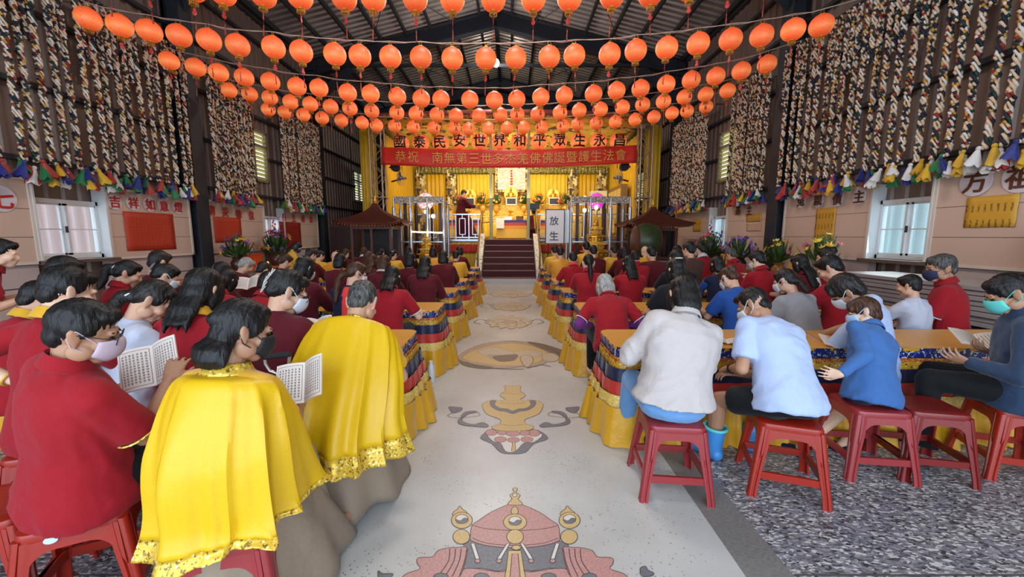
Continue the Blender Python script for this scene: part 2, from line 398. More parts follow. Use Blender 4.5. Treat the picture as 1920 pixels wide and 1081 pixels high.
inlay(b, U(ellp(943, 100, 15, 10)), 'w')
inlay(b, U([(943, 175), (965, 195), (960, 225), (925, 225), (920, 195)]), 'g')
for cx, cy in ((945, 280), (590, 268), (1308, 268)):
    if cx != 945: inlay(b, U([(cx - 15, 172), (cx + 5, 195), (cx + 30, 212), (cx + 35, 235), (cx - 60, 235), (cx - 50, 208), (cx - 30, 195)]), 'g')
    inlay(b, U(ellp(cx, cy, 78 if cx == 945 else 70, 54)), 'g'); inlay(b, U(ellp(cx, cy - 8, 42, 30)), 'w')
    inlay(b, U([(cx - 40, cy - 6), (cx - 10, cy + 4), (cx + 15, cy - 14), (cx + 40, cy - 8), (cx + 30, cy + 14), (cx - 10, cy + 22), (cx - 34, cy + 12)]), 'k')
for cx in (945, 587, 1305): inlay(b, U(ellp(cx, 378, 56, 48)), 'g')
inlay(b, U(ellp(953, 450, 30, 16)), 'g')
for c in ([(32, 605), (60, 625), (130, 625), (100, 660), (40, 660)], mir([(20, 620), (60, 600), (75, 575), (110, 590), (100, 640), (40, 640)], 945)): inlay(b, U(c), 'k')
b = 'vase'
def W(pts): return [(x * .31447 + 800, y * .31447 + 530) for x, y in pts]
hv = [(562, 615), (557, 642), (590, 672), (562, 692), (570, 702), (640, 700), (692, 722), (690, 748), (668, 782), (610, 806), (585, 818), (592, 842), (636, 856), (630, 872), (590, 882)]
inlay(b, W([(320, 925), (372, 880), (440, 875), (513, 880), (590, 875), (665, 880), (724, 928), (640, 960), (590, 1010), (513, 1020), (440, 1010), (390, 960)]), 'k')
inlay(b, W([(360, 900), (420, 882), (513, 884), (610, 882), (690, 905), (640, 950), (580, 955), (530, 1005), (470, 1005), (440, 955), (395, 945)]), 'w')
for cx, cy, rx, ry in ((385, 893, 34, 19), (640, 897, 36, 20), (450, 893, 28, 16), (585, 897, 30, 16), (515, 900, 42, 17), (440, 935, 36, 17), (598, 935, 36, 17), (518, 938, 36, 16)): inlay(b, W(ellp(cx, cy, rx, ry)), 'p')
inlay(b, W([(512, 950), (526, 950), (532, 1005), (506, 1005)]), 'g', sm=0)
inlay(b, W([(513, 614)] + hv + [(513, 886)] + mir(hv, 513)[::-1]), 'g')
sc = [(380, 705), (412, 704), (405, 728), (440, 748), (480, 752), (513, 765), (546, 752), (590, 748), (622, 728), (615, 704), (648, 705), (645, 735), (600, 762), (555, 768), (513, 782), (470, 768), (430, 764), (385, 738)]
inlay(b, W(sc), 'k')
for yy in (655, 715, 845): inlay(b, W([(440, yy), (513, yy + 8), (586, yy)]), None, closed=False)
rib = [((132, 740), (182, 742), (212, 746), (205, 762), (168, 776), (150, 772)), ((205, 795), (232, 770), (290, 764), (292, 774), (250, 782), (212, 806)), ((190, 815), (215, 806), (215, 828), (280, 845), (330, 832), (368, 850), (352, 862), (300, 858), (230, 852), (190, 838))]
for q in rib:
    for g in (list(q), mir(list(q), 521)): inlay(b, W(g), 'k')
cv = [(150, 775), (125, 795), (180, 805), (260, 800), (318, 790), (300, 768)]
for g in (cv, mir(cv, 521)): inlay(b, W(g), None, closed=False)
b = 'fish'
inlay(b, W([(180, 455), (240, 400), (340, 362), (440, 350), (520, 346), (640, 362), (760, 385), (818, 410), (815, 440), (740, 440), (720, 470), (650, 500), (560, 500), (480, 510), (340, 505), (240, 490)]), 'b')
inlay(b, W([(215, 440), (290, 400), (400, 370), (520, 362), (640, 380), (720, 420), (690, 460), (610, 488), (470, 495), (330, 480), (240, 462)]), 'g')
inlay(b, W([(300, 405), (420, 385), (500, 410), (620, 400), (690, 420), (640, 450), (540, 440), (450, 470), (380, 450)]), 't')
inlay(b, W([(360, 430), (440, 432), (540, 430), (520, 465), (430, 465)]), 'b')
inlay(b, W([(560, 440), (620, 435), (635, 470), (600, 505), (570, 480)]), 't', wd=.008)
inlay(b, W([(180, 450), (215, 468), (290, 488), (380, 498), (385, 512), (290, 508), (210, 488)]), 'd')
inlay(b, W([(600, 352), (680, 362), (770, 388), (822, 412), (826, 442), (770, 440), (720, 408), (640, 376)]), 'd')
inlay(b, W([(395, 440), (470, 432), (540, 428), (520, 462), (480, 470), (430, 468)]), 'd')
for q in ([(430, 348), (560, 352), (700, 375), (800, 430)], [(230, 470), (320, 500), (460, 515), (580, 515)], [(600, 510), (680, 490), (740, 500)]): inlay(b, W(q), None, closed=False, wd=.012)
inlay(b, W([(690, 430), (750, 420), (790, 445), (760, 470), (700, 462)]), 't')
b = 'lotus'
for cx, cy, rx, ry in ((490, 235, 130, 36), (500, 140, 110, 26), (500, 68, 120, 18)):
    inlay(b, W([(cx + rx * (1 + .16 * math.sin(i * 2.6)) * math.cos(i * math.tau / 26), cy + ry * (1 + .2 * math.cos(i * 3.1)) * math.sin(i * math.tau / 26)) for i in range(26)]), 't', wd=.008); inlay(b, W([(cx + rx * .66 * (1 + .25 * math.sin(i * 2.1)) * math.cos(i * math.tau / 18), cy + ry * .6 * (1 + .3 * math.cos(i * 1.7)) * math.sin(i * math.tau / 18)) for i in range(18)]), None, wd=.014); inlay(b, W([(cx + rx * .34 * (1 + .3 * math.sin(i * 2.4)) * math.cos(i * math.tau / 12), cy + ry * .3 * math.sin(i * math.tau / 12)) for i in range(12)]), 'b', wd=.01)
    for s in (-1, 1): inlay(b, W([(cx + s * rx * .9, cy), (cx + s * rx * 1.3, cy - ry * .5), (cx + s * rx * 1.6, cy), (cx + s * rx * 1.3, cy + ry * .3)]), None, closed=False, wd=.014)
for k, mb_ in IL.items(): mb_.build(k + '_inlay', [ic[q] for q in ikeys], floor, smooth=False)
# ---- walls
def corr_wall(mb, X, y0, y1, z0, z1, n, per=.24, dep=.035, mi=0):
    pts = []; y = y0
    while y < y1 - 1e-6:
        for f, d in ((0, 0), (.5, 0), (.62, dep), (.88, dep)):
            yy = y + f * per
            if yy < y1: pts.append((yy, d))
        y += per
    pts.append((y1, 0))
    for (a, da), (c, dc) in zip(pts, pts[1:]):
        q = [(X + n * da, a, z0), (X + n * dc, c, z0), (X + n * dc, c, z1), (X + n * da, a, z1)]
        mb.add(q, [(0, 1, 2, 3)], mi)
LW = {-1: [(5.86, 6.92), (11.3, 12.3)], 1: [(5.66, 6.62), (11.0, 11.95)]}
HW = {-1: [(10.75, 11.95), (18.4, 19.7)], 1: [(10.75, 11.95), (18.4, 19.7)]}
def wall(side):
    X = XL if side < 0 else XR; n = -side; nm = 'left' if side < 0 else 'right'; mb = MB()
    ys = sorted({Y0, Y1} | {v for a in LW[side] + HW[side] for v in a})
    for a, c in zip(ys, ys[1:]):
        mid = (a + c) / 2; zs = [0.0]
        if any(p <= mid <= q for p, q in LW[side]): zs += [1.16, 2.08]
        if any(p <= mid <= q for p, q in HW[side]): zs += [3.02, 4.42]
        zs.append(ZE)
        for k in range(0, len(zs), 2): corr_wall(mb, X, a, c, zs[k], zs[k + 1], n)
    o = mb.build('wall_' + nm, sheet, smooth=False, kind='structure')
    g = MB()
    for z in (2.62, 3.7, 4.75, 5.8, 6.8):
        seg = [Y0] + [v for a in HW[side] for v in a] + [Y1] if 3.02 < z < 4.42 else [Y0, Y1]
        for k in range(0, len(seg), 2): g.box((X + n * .1, (seg[k] + seg[k + 1]) / 2, z), (.1, seg[k + 1] - seg[k], .07))
    g.build('girts', steel, o, smooth=False)
    # lining boards, dado and window reveals
    runs = []; ed = [3.3] + [v for a in LW[side] for v in a] + [14.45]
    for k in range(0, len(ed), 2): runs.append((ed[k], ed[k + 1]))
    runs2 = []
    for a, c in runs: runs2 += [(a, 8.72), (9.08, c)] if a < 8.8 < c else [(a, c)]
    for a, c in runs2 + [(-2.4, 2.9)]:
        bm = MB(); L = c - a; xb = X + n * .13
        bm.box((xb, (a + c) / 2, 1.72), (.18, L, 1.22), 0)
        for z in (1.5, 1.9): bm.box((xb + n * .0905, (a + c) / 2, z), (.004, L, .006), 3)
        for z in (1.13, 2.32): bm.box((xb + n * .01, (a + c) / 2, z), (.2, L + .02, .04), 1)
        for y in (a + .02, c - .02): bm.box((xb + n * .01, y, 1.72), (.2, .04, 1.22), 1)
        bm.box((xb - n * .02, (a + c) / 2, .55), (.14, L, 1.1), 2)
        for z in (1.105, .78): bm.box((xb + n * .052, (a + c) / 2, z), (.006, L, .012), 3)
        bm.build('lining_board', [board, boardtrim, dado, dwood], o, smooth=False)
    return o
WALL = {-1: wall(-1), 1: wall(1)}
glassm, nt, bs = node_mat('window_glass'); bs.inputs['Base Color'].default_value = (.93, .98, 1, 1); bs.inputs['Transmission Weight'].default_value = 1; bs.inputs['Roughness'].default_value = .12; bs.inputs['IOR'].default_value = 1.05
fence = M('outside_sheet', '#e6f6f5', .5); fencep = M('outside_sheet_pink', '#fbe9e4', .5)
wi = 0
for side in (-1, 1):
    X = XL if side < 0 else XR; n = -side
    for y0, y1 in LW[side]:
        wi += 1; z0, z1 = 1.16, 2.08; c = (y0 + y1) / 2; f = MB(); xx = X + n * .06
        for y in (y0 + .03, y1 - .03): f.box((xx, y, 1.62), (.1, .06, .92))
        for z in (z0 + .03, z1 - .03): f.box((xx, c, z), (.1, y1 - y0, .06))
        root = f.build(f'window_{wi}', alum, smooth=False, kind='structure')
        for k, s in enumerate((-1, 1)):
            q = MB(); yc = c + s * (y1 - y0) * .235; hw = (y1 - y0) * .47; xs_ = xx + n * (.02 if k else -.02)
            for y in (yc - hw / 2 + .02, yc + hw / 2 - .02): q.box((xs_, y, 1.62), (.035, .04, .82))
            for z in (1.23, 2.01): q.box((xs_, yc, z), (.035, hw, .04))
            q.box((xs_, yc, 1.62), (.02, hw, .018))
            sh = q.build('sash', alum, root, smooth=False)
            MB().box((xs_, yc, 1.62), (.006, hw - .05, .78)).build('pane', glassm, sh, smooth=False)
        st = MB(); st.box((X + n * .18, c, z0 - .03), (.36, y1 - y0 + .04, .05)); st.build('window_sill', M('sill_wood', '#5b4a40', .6), root, smooth=False)
        rv = MB()
        for y in (y0 + .010, y1 - .010): rv.box((X + n * .136, y, 1.72), (.23, .026, 1.24))
        rv.build('reveal', alum, root, smooth=False)
        MB().box((xx + n * .03, c, 1.62), (.02, .03, .1)).build('latch', steel, root, smooth=False)
    for y0, y1 in HW[side]:
        wi += 1; c = (y0 + y1) / 2; f = MB()
        for y in (y0 + .03, c, y1 - .03): f.box((X + n * .05, y, 3.72), (.1, .06, 1.4))
        for z in (3.05, 4.0, 4.39): f.box((X + n * .05, c, z), (.1, y1 - y0, .06))
        root = f.build(f'window_{wi}', M('louvre_frame', '#8f8667', .5, .3), smooth=False, kind='structure')
        l = MB()
        for k in range(12): l.box((X + n * .02, c, 3.13 + k * .112), (.012, y1 - y0 - .08, .1), 0, Matrix.Rotation(R(38) * n, 3, 'Y'))
        l.build('louvre_blades', M('louvre_blade', '#e0d795', .35, trans=.0, var=(2, .1)), root, smooth=False)
    ob = MB(); corr_wall(ob, X - n * 2.6, 1.0, 22.0, 0, 3.4, n, .26, .06, 0); ob.add([(X - n * 2.6, 1, 0), (X - n * .05, 1, 0), (X - n * .05, 22, 0), (X - n * 2.6, 22, 0)], [(0, 1, 2, 3)], 0)
    ob.build('exterior_fence' if side < 0 else 'exterior_fence', [fencep if side < 0 else fence], smooth=False, kind='structure')
# daylight behind the upper louvres comes from the sky itself
# ---- end wall, columns, roof
ew = MB(); corr_wall(ew, 0, XL, XR, 0, ZE, 1)
ew.v = [V((p.y, Y1 - p.x, p.z)) for p in ew.v]
ew.add([(XL, Y1, ZE), (XR, Y1, ZE), (XC, Y1, ZR)], [(0, 1, 2)])
ew.build('wall_back', M('end_sheet', '#3a3a3b', .6, .2), smooth=False, kind='structure')
for i, y in enumerate(FR):
    for s, X in ((-1, XL), (1, XR)):
        n = -s; c = MB(); xm = X + n * .2; top = ZE - .05
        for q in (.02, .38): c.box((X + n * q, y, top / 2), (.03, .34, top))
        c.box((xm, y, top / 2), (.36, .03, top)); c.box((xm, y, .01), (.5, .44, .02)); c.box((xm, y, top - .3), (.4, .34, .03))
        c.build('steel_column', steel, smooth=False, kind='structure')
    r = MB()
    for s, X in ((-1, XL), (1, XR)):
        a = V((X - s * .2, y, ZE - .25)); e = V((XC, y, ZR - .27))
        r.beam(a, e, .02, .5); 
        for d in (-.26, .24): r.beam(a + V((0, 0, d)), e + V((0, 0, d)), .26, .03)
        if y > 8: r.beam(V((X - s * .3, y, ZE - 1.3)), V((X - s * 1.6, y, ZE - .25)), .03, .3)
    if y > 10: r.beam((XL + .3, y, 7.35), (XR - .3, y, 7.35), .09, .09)
    r.build('roof_rafter', steel, smooth=False, kind='structure')
rf = MB(); pr = MB()
for s, X in ((-1, XL - .1), (1, XR + .1)):
    y = Y0; prof = []
    while y < Y1:
        prof += [(y, 0), (y + .14, 0), (y + .17, -.05), (y + .22, -.05)]; y += .25
    for (a, da), (c, dc) in zip(prof, prof[1:]):
        rf.add([(X, a, ZE + .12 + da), (X, c, ZE + .12 + dc), (XC, c, ZR + .12 + dc), (XC, a, ZR + .12 + da)], [(0, 1, 2, 3)])
    for k in range(8):
        t = (k + .35) / 8; px = X + (XC - X) * t; pz = ZE + (ZR - ZE) * t
        pr.box((px, (Y0 + Y1) / 2, pz - .02), (.06, Y1 - Y0, .14))
for s, X in ((-1, XL), (1, XR)): pr.box((X + s * .02, (Y0 + Y1) / 2, ZE + .06), (.26, Y1 - Y0, .34))
pr.box((XC, (Y0 + Y1) / 2, ZR - .1), (.14, Y1 - Y0, .2))
for k in range(len(FR) - 1):                                  # sag rods crossing each roof bay
    for s, X in ((-1, XL), (1, XR)):
        p = lambda t, y: V((X + (XC - X) * t, y, ZE - .12 + (ZR - ZE) * t))
        pr.tube([p(.35, FR[k]), p(.8, FR[k + 1])], .012, 6); pr.tube([p(.8, FR[k]), p(.35, FR[k + 1])], .012, 6)
ro = rf.build('ceiling', roofm, smooth=False, kind='structure'); pr.build('purlins', steel, ro, smooth=False)
gb = MB()
for yy in (Y0,): gb.add([(XL, yy, 5.2), (XR, yy, 5.2), (XR, yy, ZE), (XC, yy, ZR), (XL, yy, ZE)], [(0, 1, 2, 3, 4)])
gb.build('wall_front', sheet, smooth=False, kind='structure')
# ---- high-bay lamp hanging near the stage
hb = thing('pendant_lamp', 'bright white bulb lamp hanging under the roof ridge above the stage', 'lamp', (XC + .02, 14.2, at_y(937, 118, 14.2).z))
MB().ell((0, 0, 0), (.11, .11, .13)).build('bulb', M('bulb_white', '#ffffff', .3, emis=14, ecol='#fff6ea'), hb)
MB().lathe([(.05, .12), (.06, .2), (.03, .26)], 16).build('socket', steel, hb)
hz = ZR - .12 - hb.location.z
MB().tube([(0, 0, .25), (0, 0, hz)], .008, 6).build('cord', black, hb)
point('pendant_lamp_light', V(hb.location) + V((0, 0, -.25)), 190, (1, .96, .9), .1)
# ---- posters and wall lettering
redposter = None
def poster_mat(name, base, ink, sx, sy):
    m, nt, bs = node_mat(name); vec = coords(nt, kind='UV'); s = N(nt, 'ShaderNodeSeparateXYZ'); nt.links.new(vec, s.inputs[0])
    a = math_n(nt, 'FRACT', math_n(nt, 'MULTIPLY', s.outputs[0], sx)); c = math_n(nt, 'FRACT', math_n(nt, 'MULTIPLY', s.outputs[1], sy))
    k = math_n(nt, 'MULTIPLY', math_n(nt, 'LESS_THAN', a, .35), math_n(nt, 'LESS_THAN', c, .5))
    mp = N(nt, 'ShaderNodeMapping'); mp.inputs['Scale'].default_value = (sx * 6, sy * 6, 1); nt.links.new(vec, mp.inputs[0])
    k = math_n(nt, 'MULTIPLY', k, math_n(nt, 'GREATER_THAN', noise_tex(nt, mp.outputs[0], 1, 2), .45))
    nt.links.new(mixc(nt, math_n(nt, 'MULTIPLY', k, .75), base, ink), bs.inputs['Base Color']); bs.inputs['Roughness'].default_value = .55; return m
def on_wall(side, px, py, off=.0): 
    X = (XL + .226 + off) if side < 0 else (XR - .226 - off); return at_x(px, py, X)
def poster(side, quad, name, label, base, ink, sx, sy, cat='poster'):
    p = [on_wall(side, *q, .004) for q in quad]; y0 = (p[0].y + p[3].y) / 2; y1 = (p[1].y + p[2].y) / 2; zt = (p[0].z + p[1].z) / 2; zb = (p[2].z + p[3].z) / 2
    c = V((p[0].x, (y0 + y1) / 2, (zt + zb) / 2)); mb = MB(); n = -side; hw, hh = abs(y1 - y0) / 2, (zt - zb) / 2
    rows = [[V((n * .003 * math.sin(i * 2 + j), (-hw + 2 * hw * j / 8) * (1 if side < 0 else -1), hh - 2 * hh * i / 6)) for j in range(9)] for i in range(7)]
    mb.grid(rows); return c, hw, hh, mb, poster_mat('poster_' + name, base, ink, sx, sy), label, cat
def put_poster(*a):
    c, hw, hh, mb, m, lab, cat = poster(*a); o = mb.build(a[2], m, None, loc=c, label=lab, cat=cat); solid(o, .004); return o
put_poster(-1, [(231, 397), (326, 400), (329, 470), (238, 467)], 'name_list_poster', 'large red printed poster on left wall below the red 吉祥 lettering', '#b93a20', '#8f2a16', 14, 12)
put_poster(-1, [(399, 405), (452, 409), (454, 454), (405, 454)], 'name_list_poster', 'plain red poster on left wall just beyond the first column', '#b8391f', '#a5321b', 20, 8)
put_poster(-1, [(524, 415), (564, 417), (565, 466), (526, 468)], 'name_list_poster', 'dark red poster on left wall farthest along, beside the second column', '#8f2318', '#7c1c14', 12, 10)
put_poster(1, [(1530, 391), (1568, 388), (1563, 448), (1527, 451)], 'prayer_slip_sheet', 'tall yellow sheet of three rows of slips on right wall below lettering', '#c9932f', '#4a3418', 6, 3)
put_poster(1, [(1812, 371), (1911, 362), (1905, 424), (1807, 428)], 'prayer_slip_sheet', 'wide yellow sheet of two rows of slips nearest on right wall', '#cf9a30', '#4a3418', 8, 2)
put_poster(1, [(1400, 402), (1428, 400), (1427, 415), (1400, 416)], 'prayer_slip_sheet', 'small yellow sheet on right wall past the first column, papers under it', '#c08f3a', '#5a4420', 7, 1)
put_poster(1, [(1400, 418), (1427, 417), (1427, 432), (1400, 434)], 'notice_paper', 'pale pinned notice paper under the small yellow sheet on right wall', '#c9a48c', '#8a705c', 6, 4, 'notice')
put_poster(1, [(1300, 412), (1316, 410), (1315, 433), (1300, 435)], 'prayer_slip_sheet', 'tiny yellow sheet on right wall farthest along, beside second column', '#c4923a', '#4a3418', 3, 2)
redl = M('letter_red', '#b3261c', .5); blk = M('letter_bronze', '#5a2f18', .5); disc = M('letter_disc', '#cfc2c4', .6)
def letters(side, items, size, mat, lab, ringed=True, group='wall characters'):
    for ch, px, py in items:
        c = on_wall(side, px, py, .012); n = -side
        o = thing('wall_character', f'{lab} {ch}', 'lettering', c, 0, group)
        if ringed:
            d = MB(); m = 20
            d.prism([V((n * -.006, math.cos(i * math.tau / m) * size * .68, math.sin(i * math.tau / m) * size * .68)) for i in range(m)], (n * .006, 0, 0)); d.build('backing_disc', disc, o, smooth=False)
        g = MB(); put_glyph(g, ch, (n * .003, 0, 0), (0, 1 if side < 0 else -1, 0), (0, 0, 1), size, .02); e = g.build('glyph', mat, o, smooth=False); solid(e, .008)
letters(-1, [('吉', 215, 378), ('祥', 250, 380), ('如', 281, 383), ('意', 307, 386), ('燈', 334, 388)], .2, redl, 'red character on pale disc in the row above the large red poster,', True, 'red characters in the nearest left row')
letters(-1, [('消', 396, 394), ('災', 422, 397), ('祿', 447, 401), ('位', 471, 403)], .22, redl, 'red character on left wall past the first column reading', False, 'red characters in the second left row')
letters(-1, [('長', 532, 407), ('生', 551, 408), ('祿', 568, 410), ('位', 583, 411)], .22, redl, 'far red character on left wall by the second column reading', False, 'red characters in the third left row')
letters(1, [('冤', 1502, 377), ('親', 1534, 375), ('債', 1570, 373), ('主', 1611, 368)], .2, blk, 'bronze character on right wall above the tall yellow sheet reading', True, 'bronze characters in the second right row')
letters(1, [('方', 1829, 340), ('祖', 1914, 331)], .27, blk, 'large bronze character on right wall above the wide yellow sheet reading', True, 'bronze characters in the nearest right row')
letters(1, [('基', 1384, 394), ('主', 1405, 394)], .22, blk, 'bronze character on right wall past the first column reading', False, 'bronze characters in the third right row')
letters(-1, [('七', 2, 372)], .26, redl, 'red character on pale disc at the left wall\'s near end reading', True, 'red characters at the near end')
# ================================================================== THE STAGE
SY, SZ = 14.8, 1.4
yel = fabric('yellow_satin_curtain', '#d8aa1e', .45, .7, 3, .1)
yell = fabric('yellow_bright_curtain', '#e6c038', .5, .6, 4, .1)
redc = fabric('red_cloth', '#b02a18', .55, .4, 6)
carpet = M('stair_carpet', '#4a1f22', .9, bmp=(120, .3))
silver = M('silver_metal', '#b9bcc4', .3, .8)
clear, nt, bs = node_mat('clear_glass'); bs.inputs['Transmission Weight'].default_value = 1; bs.inputs['Roughness'].default_value = .0; bs.inputs['IOR'].default_value = 1.02; bs.inputs['Base Color'].default_value = (.96, .97, .98, 1)
goldbro = brocade('gold_brocade', '#d8a738', '#7c4a14', '#f0d67a', 18)
cloud = brocade('cloud_cloth', '#b9953c', '#4a2a1c', '#c9a95a', 1.7, .555, .7)
pillarb = brocade('pillar_banner', '#c8a646', '#3c2f2a', '#eadfae', 5, .5)
whitepat = brocade('white_pattern_panel', '#d6cdbf', '#6d5648', '#c7b089', 7, .58)
mb = MB(); mb.box((0, (SY + 20.6) / 2, SZ / 2), (9.6, 20.6 - SY, SZ)); stage = mb.build('stage_platform', M('stage_floor', '#6b3a1e', .5), smooth=False, kind='structure')
def pleat(x0, x1, y, z0, z1, amp, per, nz=6, axis='x', flare=0.0, seed=0):
    n = max(8, int(abs(x1 - x0) / per * 8)); rnd = random.Random(seed); ph = [rnd.uniform(-.6, .6) for _ in range(n + 1)]; rows = []
    for i in range(nz + 1):
        t = i / nz; row = []
        for j in range(n + 1):
            x = x0 + (x1 - x0) * j / n; d = amp * (.55 + .45 * t) * math.sin(j / 8 * math.tau + ph[j // 8] + .4 * math.sin(j * .13)) - flare * t
            z = z1 + (z0 - z1) * t
            row.append(V((x, y + d, z)) if axis == 'x' else V((y + d, x, z)))
        rows.append(row)
    return rows
def curtain(name, label, x0, x1, y, z0, z1, m, amp=.05, per=.22, axis='x', cat='curtain', group=None, seed=1):
    c = V(((x0 + x1) / 2, y, z0)) if axis == 'x' else V((y, (x0 + x1) / 2, z0)); mb = MB()
    rows = pleat(x0, x1, y, z0, z1, amp, per, 5, axis, 0, seed); mb.grid([[p - c for p in r] for r in rows])
    return solid(mb.build(name, m, None, loc=c, label=label, cat=cat, group=group), .01)
BY = 19.4
# back and side drapery of the stage
bwm = MB(); bwm.box((0.05, 19.6, 3.2), (9.6, .1, 3.7)); bwm.build('wall_stage_back', yel, smooth=False, kind='structure')
for nm, lab, a, c in (('stage_curtain', 'yellow back curtain left of the patterned pillar band, far left of stage', -4.0, -3.05), ('stage_curtain', 'broad pale yellow back curtain between painting and left pillar band', -2.5, -.78),
                      ('stage_curtain', 'broad pale yellow back curtain between painting and right pillar band', .86, 2.68), ('stage_curtain', 'yellow back curtain right of the patterned pillar band, far right of stage', 3.2, 4.1)):
    curtain(nm, lab, a, c, BY - .05, SZ, 4.55, yell if abs(a) < 3 else yel, .05, .19, seed=int(a * 10) + 60)
for i, x in enumerate((-4.22, -2.78, 2.94, 4.3)):
    mb = MB(); rows = [[V((-.25 + .5 * j / 8 , .03 * math.cos(j * math.pi / 4), .0 + 3.15 * (1 - k / 10))) for j in range(9)] for k in range(11)]; mb.grid(rows)
    t = 0
    for k in range(7):
        for s in (-1, 1): mb.prism([V((s * .11 - .05, -.05, .35 + k * .42)), V((s * .11 + .05, -.05, .35 + k * .42)), V((s * .11 + .05, -.05, .62 + k * .42)), V((s * .11, -.05, .68 + k * .42)), V((s * .11 - .05, -.05, .62 + k * .42))], (0, .012, 0), 1 + (k + (s > 0)) % 3)
    o = mb.build('pillar_banner', [pillarb, M('banner_cream', '#e6d9a8', .6), M('banner_dark', '#3b3330', .6), M('banner_tan', '#a9813a', .6)], None, loc=(x, BY - .16, SZ), label=['patterned hanging pillar banner at far left corner of the stage back', 'patterned hanging pillar banner left of the altar statues', 'patterned hanging pillar banner right of the altar statues', 'patterned hanging pillar banner at far right corner of the stage back'][i], cat='banner'); solid(o, .012)
mb = MB(); mb.grid(pleat(-4.4, 4.55, BY - .22, 4.4, 4.72, .03, .16, 3)); solid(mb.build('valance', brocade('valance_cloth', '#9a8a3c', '#2e3a30', '#e6d690', 14, .5), label='patterned green and cream valance across the top of the stage back', cat='valance'), .01)
for s in (-1, 1):
    nm = 'left' if s < 0 else 'right'
    curtain('side_curtain', f'yellow cloth lining the {nm} inner side wall of the stage', 15.1, 19.3, s * 4.62 + .05, SZ, 5.2, yel, .04, .35, 'y', seed=5 + s)
    curtain('flank_curtain', f'tall golden cloth hanging outside the {nm} truss tower of the stage', s * 4.85, s * 5.45, 15.0, .0, 5.45, yel, .05, .25, seed=9 + s)
mb = MB(); rows = [[V((-4.9 + 9.8 * j / 24, SY - .2 + (BY - SY + .3) * i / 8, 5.62 - .72 * i / 8 + .12 * math.cos((j / 24 - .5) * math.pi) - .05 * math.sin(i * 2.2))) for j in range(25)] for i in range(9)]
mb.grid(rows); solid(mb.build('stage_canopy', cloud, label='yellow cloud-patterned cloth canopy stretched over the stage', cat='canopy'), .015)
mb = MB(); rows = [[V((-4.9 + 9.8 * j / 24, SY - .25, 5.55 + .17 * i + .14 * math.cos((j / 24 - .5) * math.pi))) for j in range(25)] for i in range(2)]
mb.grid(rows); solid(mb.build('canopy_fascia', brocade('fascia_cloth', '#8c4038', '#5b3a30', '#b98b4e', 3, .55), label='arched dull red border cloth along the front top of the stage canopy', cat='border cloth'), .015)
# stage front: ledge, fringe, pleated skirt
for s in (-1, 1):
    a, c = (-4.75, -1.02) if s < 0 else (.94, 4.75); nm = 'left' if s < 0 else 'right'
    t = thing('stage_skirt', f'pleated yellow skirt with red fringe along the stage front, {nm} of the stairs', 'skirt', ((a + c) / 2, SY - .08, 0)); o = -V(t.location)
    for part, z0, z1, m, amp, per, off in (('lower_pleats', .02, .98, fabric('olive_yellow', '#b08f22', .5, .6, 5), .03, .14, 0), ('fringe', .9, 1.22, redc, .012, .07, -.04), ('top_band', 1.2, 1.3, goldbro, .004, .2, -.05)):
        g = MB(); g.grid([[p + o for p in r] for r in pleat(a, c, SY - .08 + off, z0, z1, amp, per, 4)]); solid(g.build(part, m, t), .008)
    lb = MB(); lb.box(((a + c) / 2 + o.x, -.02, 1.36), (abs(c - a), .2, .07)); lb.build('ledge', silver, t, smooth=False)
# stairs
st = MB(); N_ = 7; x0, x1 = -.9, .8
for k in range(N_): st.box(((x0 + x1) / 2, 12.75 + .3 * k + (SY + .06 - 12.75 - .3 * k) / 2, (k + .5) * SZ / N_), (x1 - x0, SY + .06 - 12.75 - .3 * k, SZ / N_))
stairs = st.build('stage_stairs', carpet, None, smooth=False, label='straight flight of seven maroon carpeted steps up to the stage', cat='stairs')
nb = MB()
for k in range(N_): nb.box(((x0 + x1) / 2, 12.745 + .3 * k, (k + 1) * SZ / N_ - .012), (x1 - x0, .02, .022))
nb.build('nosing', M('nosing', '#8a6a62', .4, .4), stairs, smooth=False)
pb = MB(); pb.box(((x0 + x1) / 2, 12.72, .08), (x1 - x0 + .5, .1, .16)); pb.build('plinth', M('plinth_white', '#bdbbb8', .4), stairs, smooth=False)
for s, xx in ((-1, x0 - .14), (1, x1 + .14)):
    g = MB(); g.prism([(xx - .11, 12.72, 0), (xx - .11, 12.72, .42), (xx - .11, SY, SZ + .2), (xx - .11, SY, 0)], (.22, 0, 0)); g.build('side_panel', whitepat, stairs, smooth=False)
    h = MB(); h.tube([(xx, 12.8, .1), (xx, 12.8, 1.05), (xx, SY, SZ + 1.0), (xx, SY + .05, SZ)], .03, 10)
    h.build('handrail', M('brass_rail', '#8a6a34', .3, .8), stairs)
# railings on the stage edge
def railing(x0, x1, label):
    t = thing('railing', label, 'railing', ((x0 + x1) / 2, SY + .1, SZ)); L = x1 - x0; h = .9
    f = MB()
    for z in (.06, h): f.beam((-L / 2, 0, z), (L / 2, 0, z), .045, .045)
    f.build('rails', silver, t, smooth=False); n = max(2, int(L / .42)); g = MB()
    for k in range(n + 1):
        x = -L / 2 + L * k / n; g.box((x, 0, h / 2), (.035, .035, h))
        if k < n:
            c = x + L / n / 2
            for s in (-1, 1): g.box((c + s * L / n * .22, 0, h / 2), (.026, .026, h * .62))
            for z in (.17, h - .15): g.box((c, 0, z), (L / n * .46, .026, .026))
            for z in (.1, h - .08): g.box((c, 0, z), (.026, .026, .12))
    g.build('balusters', silver, t, smooth=False); return t
railing(-4.4, -1.05, 'silver metal railing with key pattern on stage edge left of the stairs')
railing(.98, 4.4, 'silver metal railing with key pattern on stage edge right of the stairs')
